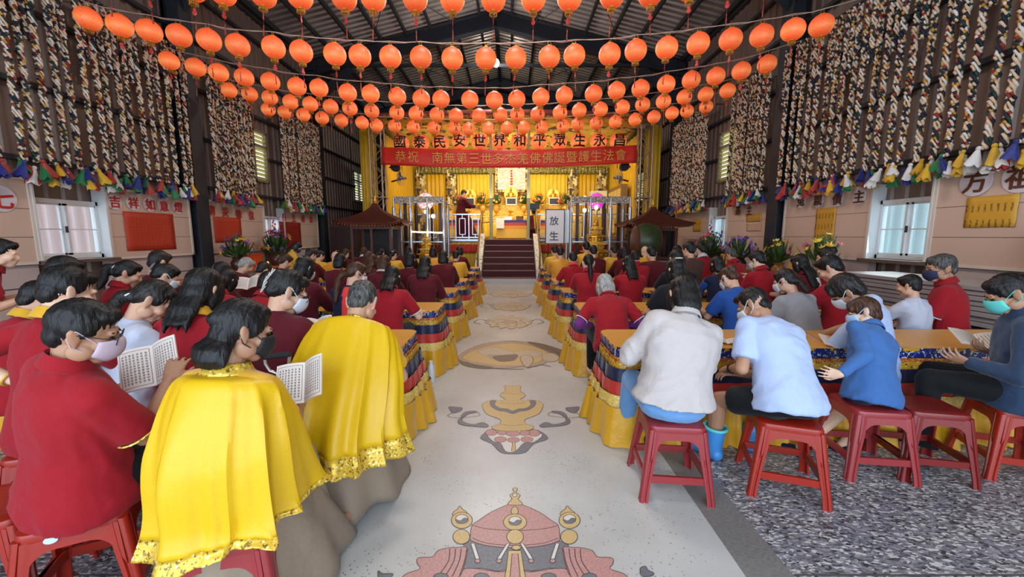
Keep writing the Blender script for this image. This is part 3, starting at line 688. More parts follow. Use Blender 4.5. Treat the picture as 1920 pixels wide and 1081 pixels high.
# two slim poles on the stage
for px, lab in ((921, 'left pale pole standing on the stage beside the altar table'), (990.5, 'right pale pole standing on the stage beside the black-hatted monk')):
    p = at_y(px, 440, 15.2); mb = MB(); mb.tube([(0, 0, 0), (0, 0, 2.3)], .06, 12); mb.tube([(0, 0, 2.3), (0, 0, 4.15)], .045, 12); mb.box((0, 0, .01), (.2, .2, .02)); mb.build('pole', M('pole_paint', '#a7ab8e', .4), None, loc=(p.x, 15.2, SZ), label=lab, cat='pole')
# truss towers
def truss(x, lab):
    t = thing('truss_tower', lab, 'truss', (x, 14.55, 0)); f = MB(); w = .2; hh = 5.3
    for a in (-w, w):
        for c in (-w, w): f.tube([(a, c, 0), (a, c, hh)], .028, 8)
    f.build('chords', M('truss_alloy', '#a8937c', .4, .6), t); g = MB(); n = 13
    for k in range(n):
        z0, z1 = hh * k / n, hh * (k + 1) / n; s = w if k % 2 else -w
        for q in (-w, w): g.tube([(s, q, z0), (-s, q, z1)], .014, 6); g.tube([(q, s, z0), (q, -s, z1)], .014, 6)
    g.build('braces', M('truss_alloy', '#a8937c'), t); 
    for z in (0.015, 2.86, hh): p = MB(); p.box((0, 0, z), (.52, .52, .03)); p.build('plate', M('truss_alloy', '#a8937c'), t, smooth=False)
truss(-4.68, 'lattice truss tower left of the stage holding the red banner'); truss(4.72, 'lattice truss tower right of the stage holding the red banner')
# banner
bx0, bx1, by = -4.45, 4.36, 14.28
def bz(x, e): 
    t = (x - bx0) / (bx1 - bx0); return e - .13 * math.sin(math.pi * t) + .06 * (t - .4)
bn = thing('banner', 'long red cloth banner with golden characters stretched across the stage front', 'banner', (0, by, 3.94)); mb = MB()
rows = [[V((bx0 + (bx1 - bx0) * j / 60, .03 * math.sin(j * .7) * (1 - i / 6) + .02 * math.sin(j * .23 + i), bz(bx0 + (bx1 - bx0) * j / 60, 4.58) - 3.94 - .60 * i / 6)) for j in range(61)] for i in range(7)]
mb.grid(rows); solid(mb.build('cloth', fabric('banner_red', '#d62a14', .45, .3, 4), bn), .006)
for k, ch in enumerate('恭祝 南無第三世多杰羌佛佛誕暨護生法會'):
    if ch == ' ': continue
    x = at_y(752 + (1163 - 752) * k / 18, 292, by).x; g = MB(); put_glyph(g, ch, (x, -.06, bz(x, 4.58) - 3.94 - .30), (1, 0, 0), (0, 0, 1), .37, .004); solid(g.build('character', M('banner_gold_ink', '#e09a44', .6), bn, smooth=False), .006)
for s, x in ((-1, bx0), (1, bx1)):
    for z in (4.6, 4.0):
        q = MB(); q.tube([(x, 0, bz(x, z) - 3.94), (x + s * .12, .1, z - 3.9)], .008, 5); q.build('tie', silver, bn)
# spotlights, fans, speakers on the towers
def ring(mb, c, r, rr, ax='y', n=28, mi=0):
    f = {'y': lambda a: V((math.cos(a) * r, 0, math.sin(a) * r)), 'x': lambda a: V((0, math.cos(a) * r, math.sin(a) * r)), 'z': lambda a: V((math.cos(a) * r, math.sin(a) * r, 0))}[ax]
    mb.tube([V(c) + f(i * math.tau / n) for i in range(n)], rr, 6, mi, closed=True)
for s, px, py in ((-1, 742, 313), (1, 1170, 312)):
    nm = 'left' if s < 0 else 'right'; p = at_y(px, py, 14.9); t = thing('round_speaker', f'round black speaker mounted on the {nm} truss tower below the banner', 'speaker', p)
    q = MB(); q.lathe([(.05, -.16), (.15, -.12), (.17, 0), (.17, .1), (.15, .12)], 20); q.v = [V((v.x, -v.z, v.y)) for v in q.v]; q.build('housing', black, t)
    q = MB(); q.beam((0, .05, 0), (s * .25, .05, 0), .05, .05); q.build('bracket', steel, t, smooth=False)
    p = at_y(px - s * 8, py + 20, 15.0); t = thing('wall_fan', f'metal wall fan on the {nm} inner side of the stage under the round speaker', 'fan', p)
    q = MB(); rm = Matrix.Rotation(R(50 * s), 3, 'Z')
    for r_, dy in ((.27, 0), (.2, -.04), (.13, -.06), (.27, .06)): ring(q, (0, dy, 0), r_, .006)
    for k in range(16):
        a = k * math.tau / 16; q.tube([(0, -.07, 0), (.2 * math.cos(a), -.04, .2 * math.sin(a)), (.27 * math.cos(a), 0, .27 * math.sin(a))], .004, 4)
    q.v = [rm @ v for v in q.v]; q.build('cage', silver, t)
    q = MB()
    for k in range(4):
        m3 = Matrix.Rotation(k * math.pi / 2, 3, 'Y') @ Matrix.Rotation(R(25), 3, 'X'); q.ell(m3 @ V((.13, 0, 0)), (.11, .008, .06), m3, 10, 6)
    q.v = [rm @ v for v in q.v]; q.build('blades', M('fan_blade', '#8f7f6a', .4, .5), t)
    q = MB(); q.caps((0, .02, 0), rm @ V((0, .2, 0)), .06, .05); q.beam(rm @ V((0, .2, 0)), (s * .4, .3, -.1), .05, .05); q.build('motor', steel, t)
# canopy spotlights (bright)
em = M('lamp_glow', '#fff7e4', .4, emis=22, ecol='#fff2d0')
for k, (px, py) in enumerate(((849, 253), (862, 253), (892, 254), (1010, 253), (1022, 253), (1075, 243))):
    p = at_y(px, py, 16.6); t = thing('canopy_spotlight', f'bright white spotlight under the stage canopy, {ordinal(k)} from the left', 'spotlight', p, 0, 'canopy spotlights')
    q = MB(); q.lathe([(.02, .09), (.06, .06), (.075, 0)], 14, caps=True); q.build('can', silver, t); q = MB(); q.ell((0, 0, -.01), (.065, .065, .05), None, 12, 8); q.build('bulb', em, t)
    q = MB(); q.tube([(0, 0, .08), (0, 0, 5.4 - p.z)], .01, 5); q.build('stem', silver, t)
# ---- altar
al = thing('altar', 'stepped golden altar across the stage back carrying the statues', 'altar', (0.1, 18.2, SZ))
for nm, y, z0, z1, d in (('lower_tier', -.5, 0, .95, .7), ('middle_tier', .05, 0, 1.22, .6), ('upper_tier', .6, 0, 1.5, .55)):
    q = MB(); q.box((0, y, (z0 + z1) / 2), (5.6 if nm != 'lower_tier' else 5.9, d, z1 - z0)); q.build(nm, goldbro, al, smooth=False)
q = MB(); q.grid(pleat(-2.95, 2.95, -.88, .0, .7, .03, .2)); solid(q.build('altar_cloth', yell, al), .01)
q = MB(); q.grid(pleat(-2.95, 2.95, -.9, .68, .95, .015, .3)); solid(q.build('altar_frontal', brocade('altar_frontal', '#e0b845', '#9a5a24', '#f3e6b0', 12, .55), al), .01)
def statue(x, y, z, s, label):
    t = thing('buddha_statue', label, 'statue', (x, y, z)); u = MB()
    u.ell((0, -.02, .3), (.24, .17, .08)); u.caps((-.2, -.1, .29), (.1, -.16, .29), .06, .05); u.caps((.2, -.1, .29), (-.1, -.16, .29), .06, .05)
    u.ell((0, 0, .42), (.12, .09, .16)); u.ell((0, 0, .53), (.16, .085, .07))
    for q in (-1, 1): u.caps((q * .15, 0, .53), (q * .2, -.03, .4), .04, .035); u.caps((q * .2, -.03, .4), (q * .04, -.13, .36), .035, .03)
    u.caps((0, 0, .56), (0, -.01, .64), .04, .04); u.ell((0, -.01, .7), (.062, .068, .08)); u.ell((0, 0, .78), (.035, .035, .045))
    u.v = [v * s for v in u.v]; obj('figure', union(u, 'statue_figure', gold, .018 * s, 3), t)
    q = MB(); q.lathe([(.26, 0), (.28, .03), (.2, .07), (.18, .1), (.24, .14), (.29, .2), (.25, .22)], 24); q.v = [v * s for v in q.v]; q.build('lotus_base', gold, t)
    q = MB(); m = 28; pr_ = [V((math.cos(i * math.tau / m) * .3, .12, .5 + math.sin(i * math.tau / m) * (.36 if math.sin(i * math.tau / m) > 0 else .28))) * s for i in range(m)]
    q.prism(pr_, (0, .03 * s, 0)); q.build('halo', M('halo_gold', '#e6c45c', .35, .5), t, smooth=False)
    q = MB(); q.tube([p + V((0, 0, 0)) for p in pr_], .02 * s, 6, closed=True); q.build('halo_rim', gold, t)
statue(.02, 18.85, SZ + 1.5, 1.02, 'golden seated statue with halo at altar centre, below the painting'); statue(-1.85, 18.85, SZ + 1.5, .88, 'golden seated statue with halo on the altar left of centre'); statue(1.98, 18.85, SZ + 1.5, .95, 'golden seated statue with halo on the altar right of centre')
# painting behind the central statue
def painting_mat():
    m, nt, bs = node_mat('sky_painting'); vec = coords(nt, (1, 1, 2.6)); f = noise_tex(nt, vec, 2.2, 4, .6)
    nt.links.new(ramp(nt, f, [(.28, '#8f9ac4'), (.42, '#e9dcd8'), (.52, '#e6a58c'), (.6, '#f0e2cc'), (.72, '#c9503c')]), bs.inputs['Base Color']); return m
pt = thing('hanging_painting', 'framed painting of rose and blue clouds hung above the central statue', 'painting', (.05, BY - .28, 3.6))
q = MB(); q.box((0, 0, .55), (1.3, .02, 1.0)); q.build('picture', painting_mat(), pt, smooth=False)
q = MB()
for x in (-.7, .7): q.box((x, 0, .55), (.12, .03, 1.2))
for z in (.0, 1.1): q.box((0, 0, z), (1.4, .03, .12))
q.build('border', pillarb, pt, smooth=False); q = MB()
for k in range(6): q.ell((0, -.02, .3 + k * .12), (.07 - .005 * k, .008, .05), None, 10, 6)
q.build('red_emblem', M('paint_red', '#b83a24', .6), pt)
# offerings: flowers, boxes
leafm = M('leaf_green', '#33521f', .55, var=(30, .4))
def flower_mats(cols): return [M('petal_' + c.lstrip('#'), c, .6) for c in cols]
def bouquet(loc, s, cols, label, n=40, seed=0, vase='#8a6a2a', spike=None):
    rnd = random.Random(seed); t = thing('flower_arrangement', label, 'flowers', loc)
    q = MB(); q.lathe([(.07, 0), (.1, .06), (.11, .14), (.07, .2), (.09, .24)], 16); q.v = [v * s for v in q.v]; q.build('vase', M('vase_' + vase.lstrip('#'), vase, .3), t)
    lf = MB(); bl = MB()
    for k in range(n):
        a = rnd.uniform(0, math.tau); el = rnd.uniform(-.15, 1.4); r = rnd.uniform(.2, .3); d = V((math.cos(a) * math.cos(el), math.sin(a) * math.cos(el), math.sin(el)))
        p = (V((0, 0, .34)) + d * r) * s; side = d.cross(V((0, 0, 1))); side = side.normalized() if side.length > .1 else V((1, 0, 0)); w = .028 * s
        root = V((0, 0, .22)) * s; tip = p * 1.12
        lf.add([root, p * .8 + side * w, tip, p * .8 - side * w, p * .8 + d.cross(side) * w * .5], [(0, 1, 4), (1, 2, 4), (2, 3, 4), (3, 0, 4)])
        if k % 5 < 3:
            rr = rnd.uniform(.026, .05) * s; mi = rnd.randrange(len(cols)); up = d; sx = side; sy = up.cross(sx); m5 = 6
            ctr = p; pts = [ctr + up * rr * .2]
            for i in range(m5 * 2):
                b_ = i * math.tau / (m5 * 2); q_ = rr * (1.25 if i % 2 == 0 else .6); pts.append(ctr + (sx * math.cos(b_) + sy * math.sin(b_)) * q_ + up * (rr * .5 if i % 2 == 0 else 0))
            bl.add(pts, [(0, 1 + i, 1 + (i + 1) % (m5 * 2)) for i in range(m5 * 2)], mi); bl.ell(ctr + up * rr * .25, (rr * .4,) * 3, None, 6, 4, mi)
    if spike:
        for k in range(14):
            z = .5 + k * .03; a = k * 2.4; c = V((.04 * math.cos(a) * (1 - k / 16), .04 * math.sin(a) * (1 - k / 16), z)) * s; bl.ell(c, (.03 * s * (1.1 - k / 18),) * 3, None, 6, 4, k % len(cols))
    l_ = lf.build('leaves', leafm, t, smooth=False); l_['kind'] = 'stuff'; b_ = bl.build('blossoms', flower_mats(cols), t, smooth=False); b_['kind'] = 'stuff'; return t
warm = ['#e0702a', '#f0b63a', '#d8433a', '#f2e6b8', '#cf5a78']
for k, (px, z, lab) in enumerate(((862, 1.22, 'leftmost altar bouquet, orange flowers beside the left pillar band'), (905, 1.22, 'altar bouquet of orange and yellow flowers right of the left statue'), (930, 1.22, 'altar bouquet of warm flowers just left of the central statue'), (982, 1.22, 'altar bouquet of warm flowers just right of the central statue'), (1010, 1.22, 'altar bouquet of red and green flowers left of the right statue'), (1060, 1.22, 'rightmost altar bouquet, red flowers beside the right pillar band'))):
    bouquet((at_y(px, 390, 18.2).x, 18.22, SZ + z), 1.25, warm, lab, 46, 20 + k, '#c79a3a')
for k, (x, lab) in enumerate(((-1.86, 'small framed dark photo before the left altar statue'), (.04, 'small framed dark photo before the central altar statue'), (1.98, 'small framed dark photo before the right altar statue'))):
    q = MB(); q.box((0, 0, .17), (.5, .03, .34)); q.box((0, -.018, .17), (.4, .008, .25), 1); q.box((0, .08, .02), (.3, .16, .02)); q.build('photo_frame', [M('frame_white', '#e8dcc0', .4), M('photo_dark', '#2a2430', .3)], None, smooth=False, loc=(x, 18.5, SZ + 1.5), label=lab, cat='picture frame')
for k in range(9):
    x = -2.4 + k * .6; q = MB(); q.lathe([(.09, 0), (.11, .05), (.03, .08), (.03, .14), (.12, .2), (.1, .22), (.04, .26)], 14); q.build('offering_bowl', gold, None, loc=(x, 17.62, SZ + .95), label=f'small golden offering cup on the altar\'s lowest tier, {ordinal(k)} from the left', cat='cup', group='offering cups')
def striped_table(x, y, w, d, h, z, label, cols=('#3a2f7a', '#b8402c', '#e0902c', '#e6b53a')):
    t = thing('ritual_table', label, 'table', (x, y, z)); q = MB(); q.box((0, 0, h - .02), (w, d, .04)); q.build('tabletop', yell, t, smooth=False); q = MB()
    for a in (-w / 2 + .05, w / 2 - .05):
        for c in (-d / 2 + .05, d / 2 - .05): q.box((a, c, h / 2 - .02), (.05, .05, h - .04))
    q.build('legs', dwood, t, smooth=False)
    zs = [h, h * .86, h * .7, h * .5, .03]
    for k, c in enumerate(cols):
        q = MB(); rows = []
        for i in range(4):
            zz = zs[k] + (zs[k + 1] - zs[k]) * i / 3; fl_ = .03 + .05 * (1 - zz / h); n = 48; row = []
            for j in range(n):
                a = j / n * 4; sd = int(a); f = a - sd; e = .012 * math.sin(j * 1.9) * (1 - zz / h + .2); W2, D2 = w / 2 + fl_ + e, d / 2 + fl_ + e
                row.append(V(((-W2 + 2 * W2 * f, -D2, zz), (W2, -D2 + 2 * D2 * f, zz), (W2 - 2 * W2 * f, D2, zz), (-W2, D2 - 2 * D2 * f, zz))[sd]))
            rows.append(row)
        q.grid(rows, wrap=True); q.build('cloth_band', fabric('stripe_' + c.lstrip('#'), c, .5, .4, 9), t)
    return t
striped_table(.08, 16.6, 1.15, .6, .75, SZ, 'small ritual table with striped cloth at centre stage before the altar')
striped_table(-1.95, 16.75, 1.4, .6, .75, SZ, 'ritual table with blue and orange striped cloth left of the stairs'); striped_table(1.75, 16.9, 1.1, .6, .75, SZ, 'ritual table with striped cloth right of the stage centre')
q = MB(); q.box((0, 0, 0), (.34, .012, .42), 0, Matrix.Rotation(R(-8), 3, 'X')); q.build('white_notice', M('paper', '#e8e2d4', .7), None, smooth=False, loc=(-.42, 16.2, SZ + .62), label='blank white sheet hanging on the front left of the centre ritual table', cat='paper')
for x, y, c, lab in ((-.1, 16.55, '#dfe6f0', 'pale ritual box on the centre table'), (.38, 16.6, '#5a3a28', 'dark ritual box with red flowers on the centre table')):
    q = MB(); q.box((0, 0, .07), (.3, .2, .14)); q.box((0, 0, .15), (.32, .22, .02)); q.build('ritual_box', M('box_' + c[1:], c, .5), None, smooth=False, loc=(x, y, SZ + .75), label=lab, cat='box')
# framed cabinet and white unit at the right inner side
t = thing('side_cabinet', 'wooden framed display cabinet along the right inner side of the stage', 'cabinet', (4.4, 16.9, SZ)); q = MB(); q.box((0, 0, 1.05), (.25, 2.2, 2.1)); q.build('body', M('oak', '#8c6a34', .5), t, smooth=False)
for k in range(4): q = MB(); q.box((-.13, -.8 + k * .53, 1.1), (.02, .44, 1.7)); q.build('panel', M('pale_wood', '#d6b76a', .5), t, smooth=False)
q = MB(); q.box((0, 0, .55), (.7, .5, 1.1)); q.box((-.12, -.255, .62), (.34, .01, .7), 1); q.build('white_cabinet', [M('cab_white', '#d8cda0', .5), black], None, smooth=False, loc=(3.85, 18.0, SZ + .95), label='white cabinet with dark opening at right back corner of the stage', cat='cabinet')
q = MB(); q.box((0, 0, .47), (.9, .7, .95)); q.build('plinth_table', yel, None, smooth=False, loc=(3.85, 18.0, SZ), label='yellow covered plinth under the white cabinet on the stage', cat='plinth')
# ---- glass booths in front of the stage
def booth(x0, x1, lab):
    y0, y1, h = 13.42, 14.25, 2.75; t = thing('glass_booth', lab, 'booth', ((x0 + x1) / 2, (y0 + y1) / 2, 0)); W2, D2 = (x1 - x0) / 2, (y1 - y0) / 2
    xs_ = [-W2, -W2 * .34, W2 * .34, W2]
    for x in xs_:
        for y in (-D2, D2):
            q = MB(); q.lathe([(.065, 0), (.065, h * .5), (.055, h * .5), (.055, h - .3), (.03, h - .28), (.03, h)], 14, c=(x, y, 0)); q.build('post', silver if y < 0 or x in (-W2, W2) else dwood, t)
    for a, c in zip(xs_, xs_[1:]): q = MB(); q.box(((a + c) / 2, -D2, h / 2 + .3), (c - a - .12, .012, h - .8)); q.build('glass_panel', clear, t, smooth=False)
    for x in (-W2, W2): q = MB(); q.box((x, 0, h / 2 + .3), (.012, D2 * 2 - .12, h - .8)); q.build('glass_panel', clear, t, smooth=False)
    q = MB()
    for z in (.68, 1.32, h - .14):
        for y in (-D2, D2): q.box((0, y, z), (W2 * 2, .035, .035))
        for x in (-W2, W2): q.box((x, 0, z), (.035, D2 * 2, .035))
    q.build('rails', silver, t, smooth=False); q = MB(); q.box((0, -D2 - .01, h - .05), (W2 * 2, .02, .2)); q.build('frieze', brocade('booth_frieze', '#a9a08c', '#5a4a40', '#d8d2c0', 16, .5), t, smooth=False)
    for x in (-W2 * .7, W2 * .22, W2 * .75):
        q = MB(); q.box((x, D2 * .2, h / 2), (.1, .1, h)); q.build('inner_post', dwood, t, smooth=False)
    return t
booth(-3.85, -2.2, 'clear glass booth with silver posts standing left of the stage stairs'); booth(2.0, 3.95, 'clear glass booth with silver posts standing right of the stage stairs')
def pagoda(x, y, z, s, lab):
    t = thing('gilded_pagoda', lab, 'pagoda', (x, y, z)); pr_ = [(.5, 0), (.52, .05), (.4, .09)]
    q = MB(); q.lathe(pr_, 4); q.v = [Matrix.Rotation(R(45), 3, 'Z') @ v * s for v in q.v]; q.build('base', gold, t, smooth=False)
    for k in range(4):
        r = .36 - .07 * k; z0 = .09 + k * .25; q = MB(); q.lathe([(r, z0), (r, z0 + .13), (r * 1.35, z0 + .15), (r * 1.3, z0 + .18), (r * .8, z0 + .25)], 8)
        for j in range(8):
            a = (j + .5) * math.tau / 8; q.ell((math.cos(a) * r * .95, math.sin(a) * r * .95, z0 + .07), (.035, .035, .05), None, 6, 5); q.ell((math.cos(a - .39) * r * 1.36, math.sin(a - .39) * r * 1.36, z0 + .18), (.025, .025, .035), None, 6, 4)
        q.v = [v * s for v in q.v]; q.build('tier', goldbro if k % 2 else gold, t, smooth=False)
    q = MB(); q.lathe([(.08, 1.09), (.1, 1.14), (.05, 1.2), (.06, 1.26), (.025, 1.32), (.03, 1.36), (.005, 1.5)], 12); q.v = [v * s for v in q.v]; q.build('spire', gold, t)
pagoda(at_y(800, 480, 12.75).x, 12.75, .78, .62, 'golden tiered pagoda model on the small table left of the stairs'); pagoda(at_y(1116, 480, 12.75).x, 12.75, .78, .95, 'tall golden tiered pagoda model on the small table right of the stairs')
for px, w, lab in ((800, .9, 'small cloth-covered table under the left golden pagoda'), (1118, 1.3, 'small cloth-covered table under the right golden pagoda')):
    striped_table(at_y(px, 490, 12.75).x, 12.75, w, .5, .78, 0, lab, ('#e0b845', '#b8402c', '#d9a43a', '#d0a02c'))
for px, lab, c1, c2 in ((798, 'pink and white glowing crystal ball lamp above the left glass booth', '#ff8f8a', '#fff0ec'), (1118, 'purple and red glowing crystal ball lamp above the right glass booth', '#d04cff', '#ff3a66')):
    p = at_y(px, 377, 13.9); t = thing('ball_lamp', lab, 'lamp', p); q = MB(); q.ell((0, 0, 0), (.27, .27, .27), None, 20, 14)
    q.m = [(i // 20 + i % 20 // 2) % 2 for i in range(len(q.f))]; q.build('globe', [M('ball_a' + c1[1:], c1, .2, emis=.8, ecol=c1), M('ball_b' + c2[1:], c2, .2, emis=.7, ecol=c2)], t)
    q = MB(); q.lathe([(.05, -.5), (.05, -.3), (.12, -.26), (.12, -.24)], 12); q.build('stand', gold, t); q = MB(); q.tube([(0, 0, -p.z), (0, 0, -.48)], .03, 8); q.build('pole', silver, t)
    for k in range(2): q = MB(); ring(q, (0, 0, 0), .285, .008, 'y' if k else 'x'); q.build('rim', silver, t)
for px, py, lab in ((799, 397, 'bright white bulb just below the pink ball lamp'), (812, 405, 'small white bulb right of the pink ball lamp'), (1118, 389, 'bright white bulb just below the purple ball lamp'), (1097, 371, 'white bulb left of the purple ball lamp'), (1096, 394, 'small white bulb below left of the purple ball lamp'), (1111, 440, 'small white bulb low in the right glass booth')):
    p = at_y(px, py, 13.7); t = thing('bulb_lamp', lab, 'lamp', p); q = MB(); q.ell((0, 0, 0), (.065, .065, .065), None, 14, 10); q.build('bulb', em, t); q = MB(); q.tube([(0, .02, -p.z), (0, .02, -.06)], .01, 6); q.build('stem', silver, t)
p = at_y(803, 436, 13.0); q = MB(); q.tube([(-.55, 0, .03), (.45, 0, 0)], .018, 8); t = thing('tube_lamp', 'glowing white fluorescent tube slung across the left glass booth', 'lamp', p); q.build('tube', em, t)
for x in (-.5, .4): q = MB(); q.tube([(x, .02, .02), (x, .16, .02)], .01, 6); q.build('clip', silver, t)
# ---- roofed shrine kiosks at both sides
def kiosk(px, y, w, hb, hr, lab):
    x = at_y(px, 440, y).x; t = thing('shrine_kiosk', lab, 'kiosk', (x, y, 0)); d = .9; q = MB()
    for a in (-w / 2, w / 2):
        for c in (-d / 2, d / 2): q.box((a, c, hb / 2), (.08, .08, hb))
    for z in (.85, hb - .04): 
        for c in (-d / 2, d / 2): q.box((0, c, z), (w, .07, .08))
        for a in (-w / 2, w / 2): q.box((a, 0, z), (.07, d, .08))
    q.box((0, -d / 2, hb / 2 + .4), (.06, .06, hb - .85)); q.build('frame', M('red_wood', '#5a2a1c', .45), t, smooth=False)
    q = MB(); q.box((0, 0, .42), (w, d, .84)); q.build('cabinet', dwood, t, smooth=False)
    q = MB(); q.box((0, d / 2 - .02, hb / 2 + .4), (w, .02, hb - .9)); q.build('back_panel', M('kiosk_dark', '#17100e', .5), t, smooth=False)
    for s in (-1, 1): q = MB(); q.box((s * w / 4, -d / 2, hb / 2 + .4), (w / 2 - .12, .01, hb - .98)); q.build('glass_door', clear, t, smooth=False)
    q = MB(); m = 10; rows = []
    for i in range(m + 1):
        f = i / m; r = (w / 2 + .35) * (1 - f) ** 1.7 + .06; rd = (d / 2 + .3) * (1 - f) ** 1.7 + .06; z = hb + .05 + hr * f; row = []
        for j in range(32):
            a = j / 8; sd = int(a) % 4; g = a - int(a); lift = .09 * (abs(g - .5) * 2) ** 4 * (1 - f) ** 2
            row.append(V(((-r + 2 * r * g, -rd), (r, -rd + 2 * rd * g), (r - 2 * r * g, rd), (-r, rd - 2 * rd * g))[sd] + (z + lift,)))
        rows.append(row)
    q.grid(rows, wrap=True); solid(q.build('roof', M('roof_tile_red', '#4a1e16', .5, bmp=(30, .3)), t), .03)
    q = MB(); r, rd = w / 2 + .35, d / 2 + .3
    for j in range(22):
        for s in (-1, 1): q.ell((-r + 2 * r * j / 21, s * rd, hb + .04 + .09 * (abs(j / 21 - .5) * 2) ** 4), (.035, .03, .05), None, 8, 5)
    q.build('eave_tiles', M('eave_orange', '#a8622c', .45), t); q = MB(); q.lathe([(.05, hb + hr), (.09, hb + hr + .05), (.04, hb + hr + .1), (.06, hb + hr + .15), (.005, hb + hr + .3)], 12); q.build('finial', gold, t)
kiosk(706, 12.5, 1.15, 1.8, .65, 'roofed wooden shrine kiosk with dark glass front left of the stage'); kiosk(1222, 12.62, 1.15, 1.75, .6, 'roofed wooden shrine kiosk right of the stage near the drum')
# drum
p = at_y(1211, 452, 11.35); t = thing('drum', 'large round drum with green rim in front of the right shrine kiosk', 'drum', (p.x, 11.35, 0)); q = MB()
q.lathe([(.42, -.3), (.5, -.12), (.5, .12), (.42, .3)], 28); q.v = [V((v.z, v.y, v.x)) + V((0, 0, p.z)) for v in q.v]; q.build('shell', M('drum_green', '#2c3a22', .4), t)
for s in (-1, 1): q = MB(); q.lathe([(.43, 0), (.43, .03), (.38, .05)], 28); q.v = [V((s * (v.z + .29), v.y, v.x)) + V((0, 0, p.z)) for v in q.v]; q.build('drumhead', M('drum_skin', '#4a2416', .5), t)
q = MB()
for s in (-1, 1):
    for u in (-1, 1): q.beam((s * .25, u * .3, 0), (s * .2, u * .15, p.z - .42), .06, .06)
q.build('stand', dwood, t, smooth=False)
# sign board
sg = thing('calligraphy_board', 'upright white board with black brush characters right of the stairs', 'sign', (at_y(1040, 460, 12.5).x, 12.5, 0)); q = MB(); q.box((0, 0, 1.8), (.55, .03, 1.02)); q.build('panel', M('sign_white', '#d5cfcf', .4), sg, smooth=False)
q = MB()
for x in (-.285, .285): q.box((x, 0, 1.8), (.025, .05, 1.06))
for z in (1.28, 2.32): q.box((0, 0, z), (.59, .05, .025))
q.build('frame', black, sg, smooth=False); 
for ch, zz in (('放', 1.98), ('生', 1.52)): q = MB(); put_glyph(q, ch, (-.03, -.02, zz), (1, 0, 0), (0, 0, 1), .27, .008); solid(q.build('character', black, sg, smooth=False), .004)
q = MB()
for s in (-1, 1): q.tube([(s * .22, .03, 0), (s * .2, .03, 1.3)], .015, 8)
q.tube([(0, .45, 0), (0, .03, 1.7)], .015, 8); q.build('easel', steel, sg)
q = MB(); q.box((0, 0, 1.8), (.14, .03, 1.0)); q.tube([(0, .02, 0), (0, .02, 1.3)], .015, 8); q.build('side_board', M('pale_board', '#cfe0e4', .35), None, smooth=False, loc=(at_y(1062, 460, 12.6).x, 12.6, 0), label='narrow pale board standing behind the right edge of the calligraphy board', cat='sign')
# dark cabinets left, and things at right near the column
for px, y, lab in ((638, 14.3, 'tall dark wooden cabinet against left wall beyond the second column'), (664, 14.3, 'tall dark wooden cabinet next to the left shrine kiosk')):
    p = at_y(px, 450, y); t = thing('dark_cabinet', lab, 'cabinet', (p.x, y, 0)); q = MB(); q.box((0, 0, .95), (.5, .5, 1.9)); q.build('body', dwood, t, smooth=False)
    for s in (-1, 1):
        dr = MB(); dr.box((s * .12, -.26, .95), (.21, .02, 1.75)); d_ = dr.build('door', M('dark_door', '#2a130e', .4), t, smooth=False); k = MB(); k.ell((s * .04, -.285, 1.0), (.015, .015, .03), None, 8, 6); k.build('knob', gold, d_)
q = MB(); q.box((0, 0, .75), (.1, .12, .35)); q.tube([(0, 0, 0), (0, 0, .6)], .02, 8); q.build('lamp_stand', [black], None, smooth=False, loc=(at_y(1245, 450, 12.4).x, 12.4, .6), label='dark stage lamp on a stand beside the second right column', cat='lamp')
bpy.data.objects['lamp_stand'].location.z = 0
for k, (px, py, c) in enumerate(((1232, 482, '#c9b9b0'),)):
    p = at_y(px, 490, 11.2); striped_table(4.62, 11.72, .9, .5, .78, 0, 'low table with blue edged cloth beside the second right column', ('#2f3a8a', '#2a2a6a', '#b8402c', '#d9a43a'))
# ================================================================== LANTERNS
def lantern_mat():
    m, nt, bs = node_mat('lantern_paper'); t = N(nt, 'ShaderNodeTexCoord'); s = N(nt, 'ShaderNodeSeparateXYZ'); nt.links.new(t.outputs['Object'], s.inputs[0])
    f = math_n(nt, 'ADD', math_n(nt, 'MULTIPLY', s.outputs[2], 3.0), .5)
    c = ramp(nt, f, [(.05, '#df5222'), (.36, '#ffa65e'), (.55, '#f98246'), (.95, '#e25026')])  # glow of an unbuilt inner bulb put into the emission colour by height
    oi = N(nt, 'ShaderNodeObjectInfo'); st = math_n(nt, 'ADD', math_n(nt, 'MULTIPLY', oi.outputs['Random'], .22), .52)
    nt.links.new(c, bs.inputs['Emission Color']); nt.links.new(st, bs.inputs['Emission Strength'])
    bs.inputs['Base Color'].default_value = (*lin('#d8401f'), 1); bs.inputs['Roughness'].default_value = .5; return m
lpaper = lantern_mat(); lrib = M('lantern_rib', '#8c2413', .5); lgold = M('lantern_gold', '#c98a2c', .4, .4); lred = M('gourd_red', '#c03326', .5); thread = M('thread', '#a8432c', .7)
wirem = M('wire', '#b5a493', .5)
LR = .1675
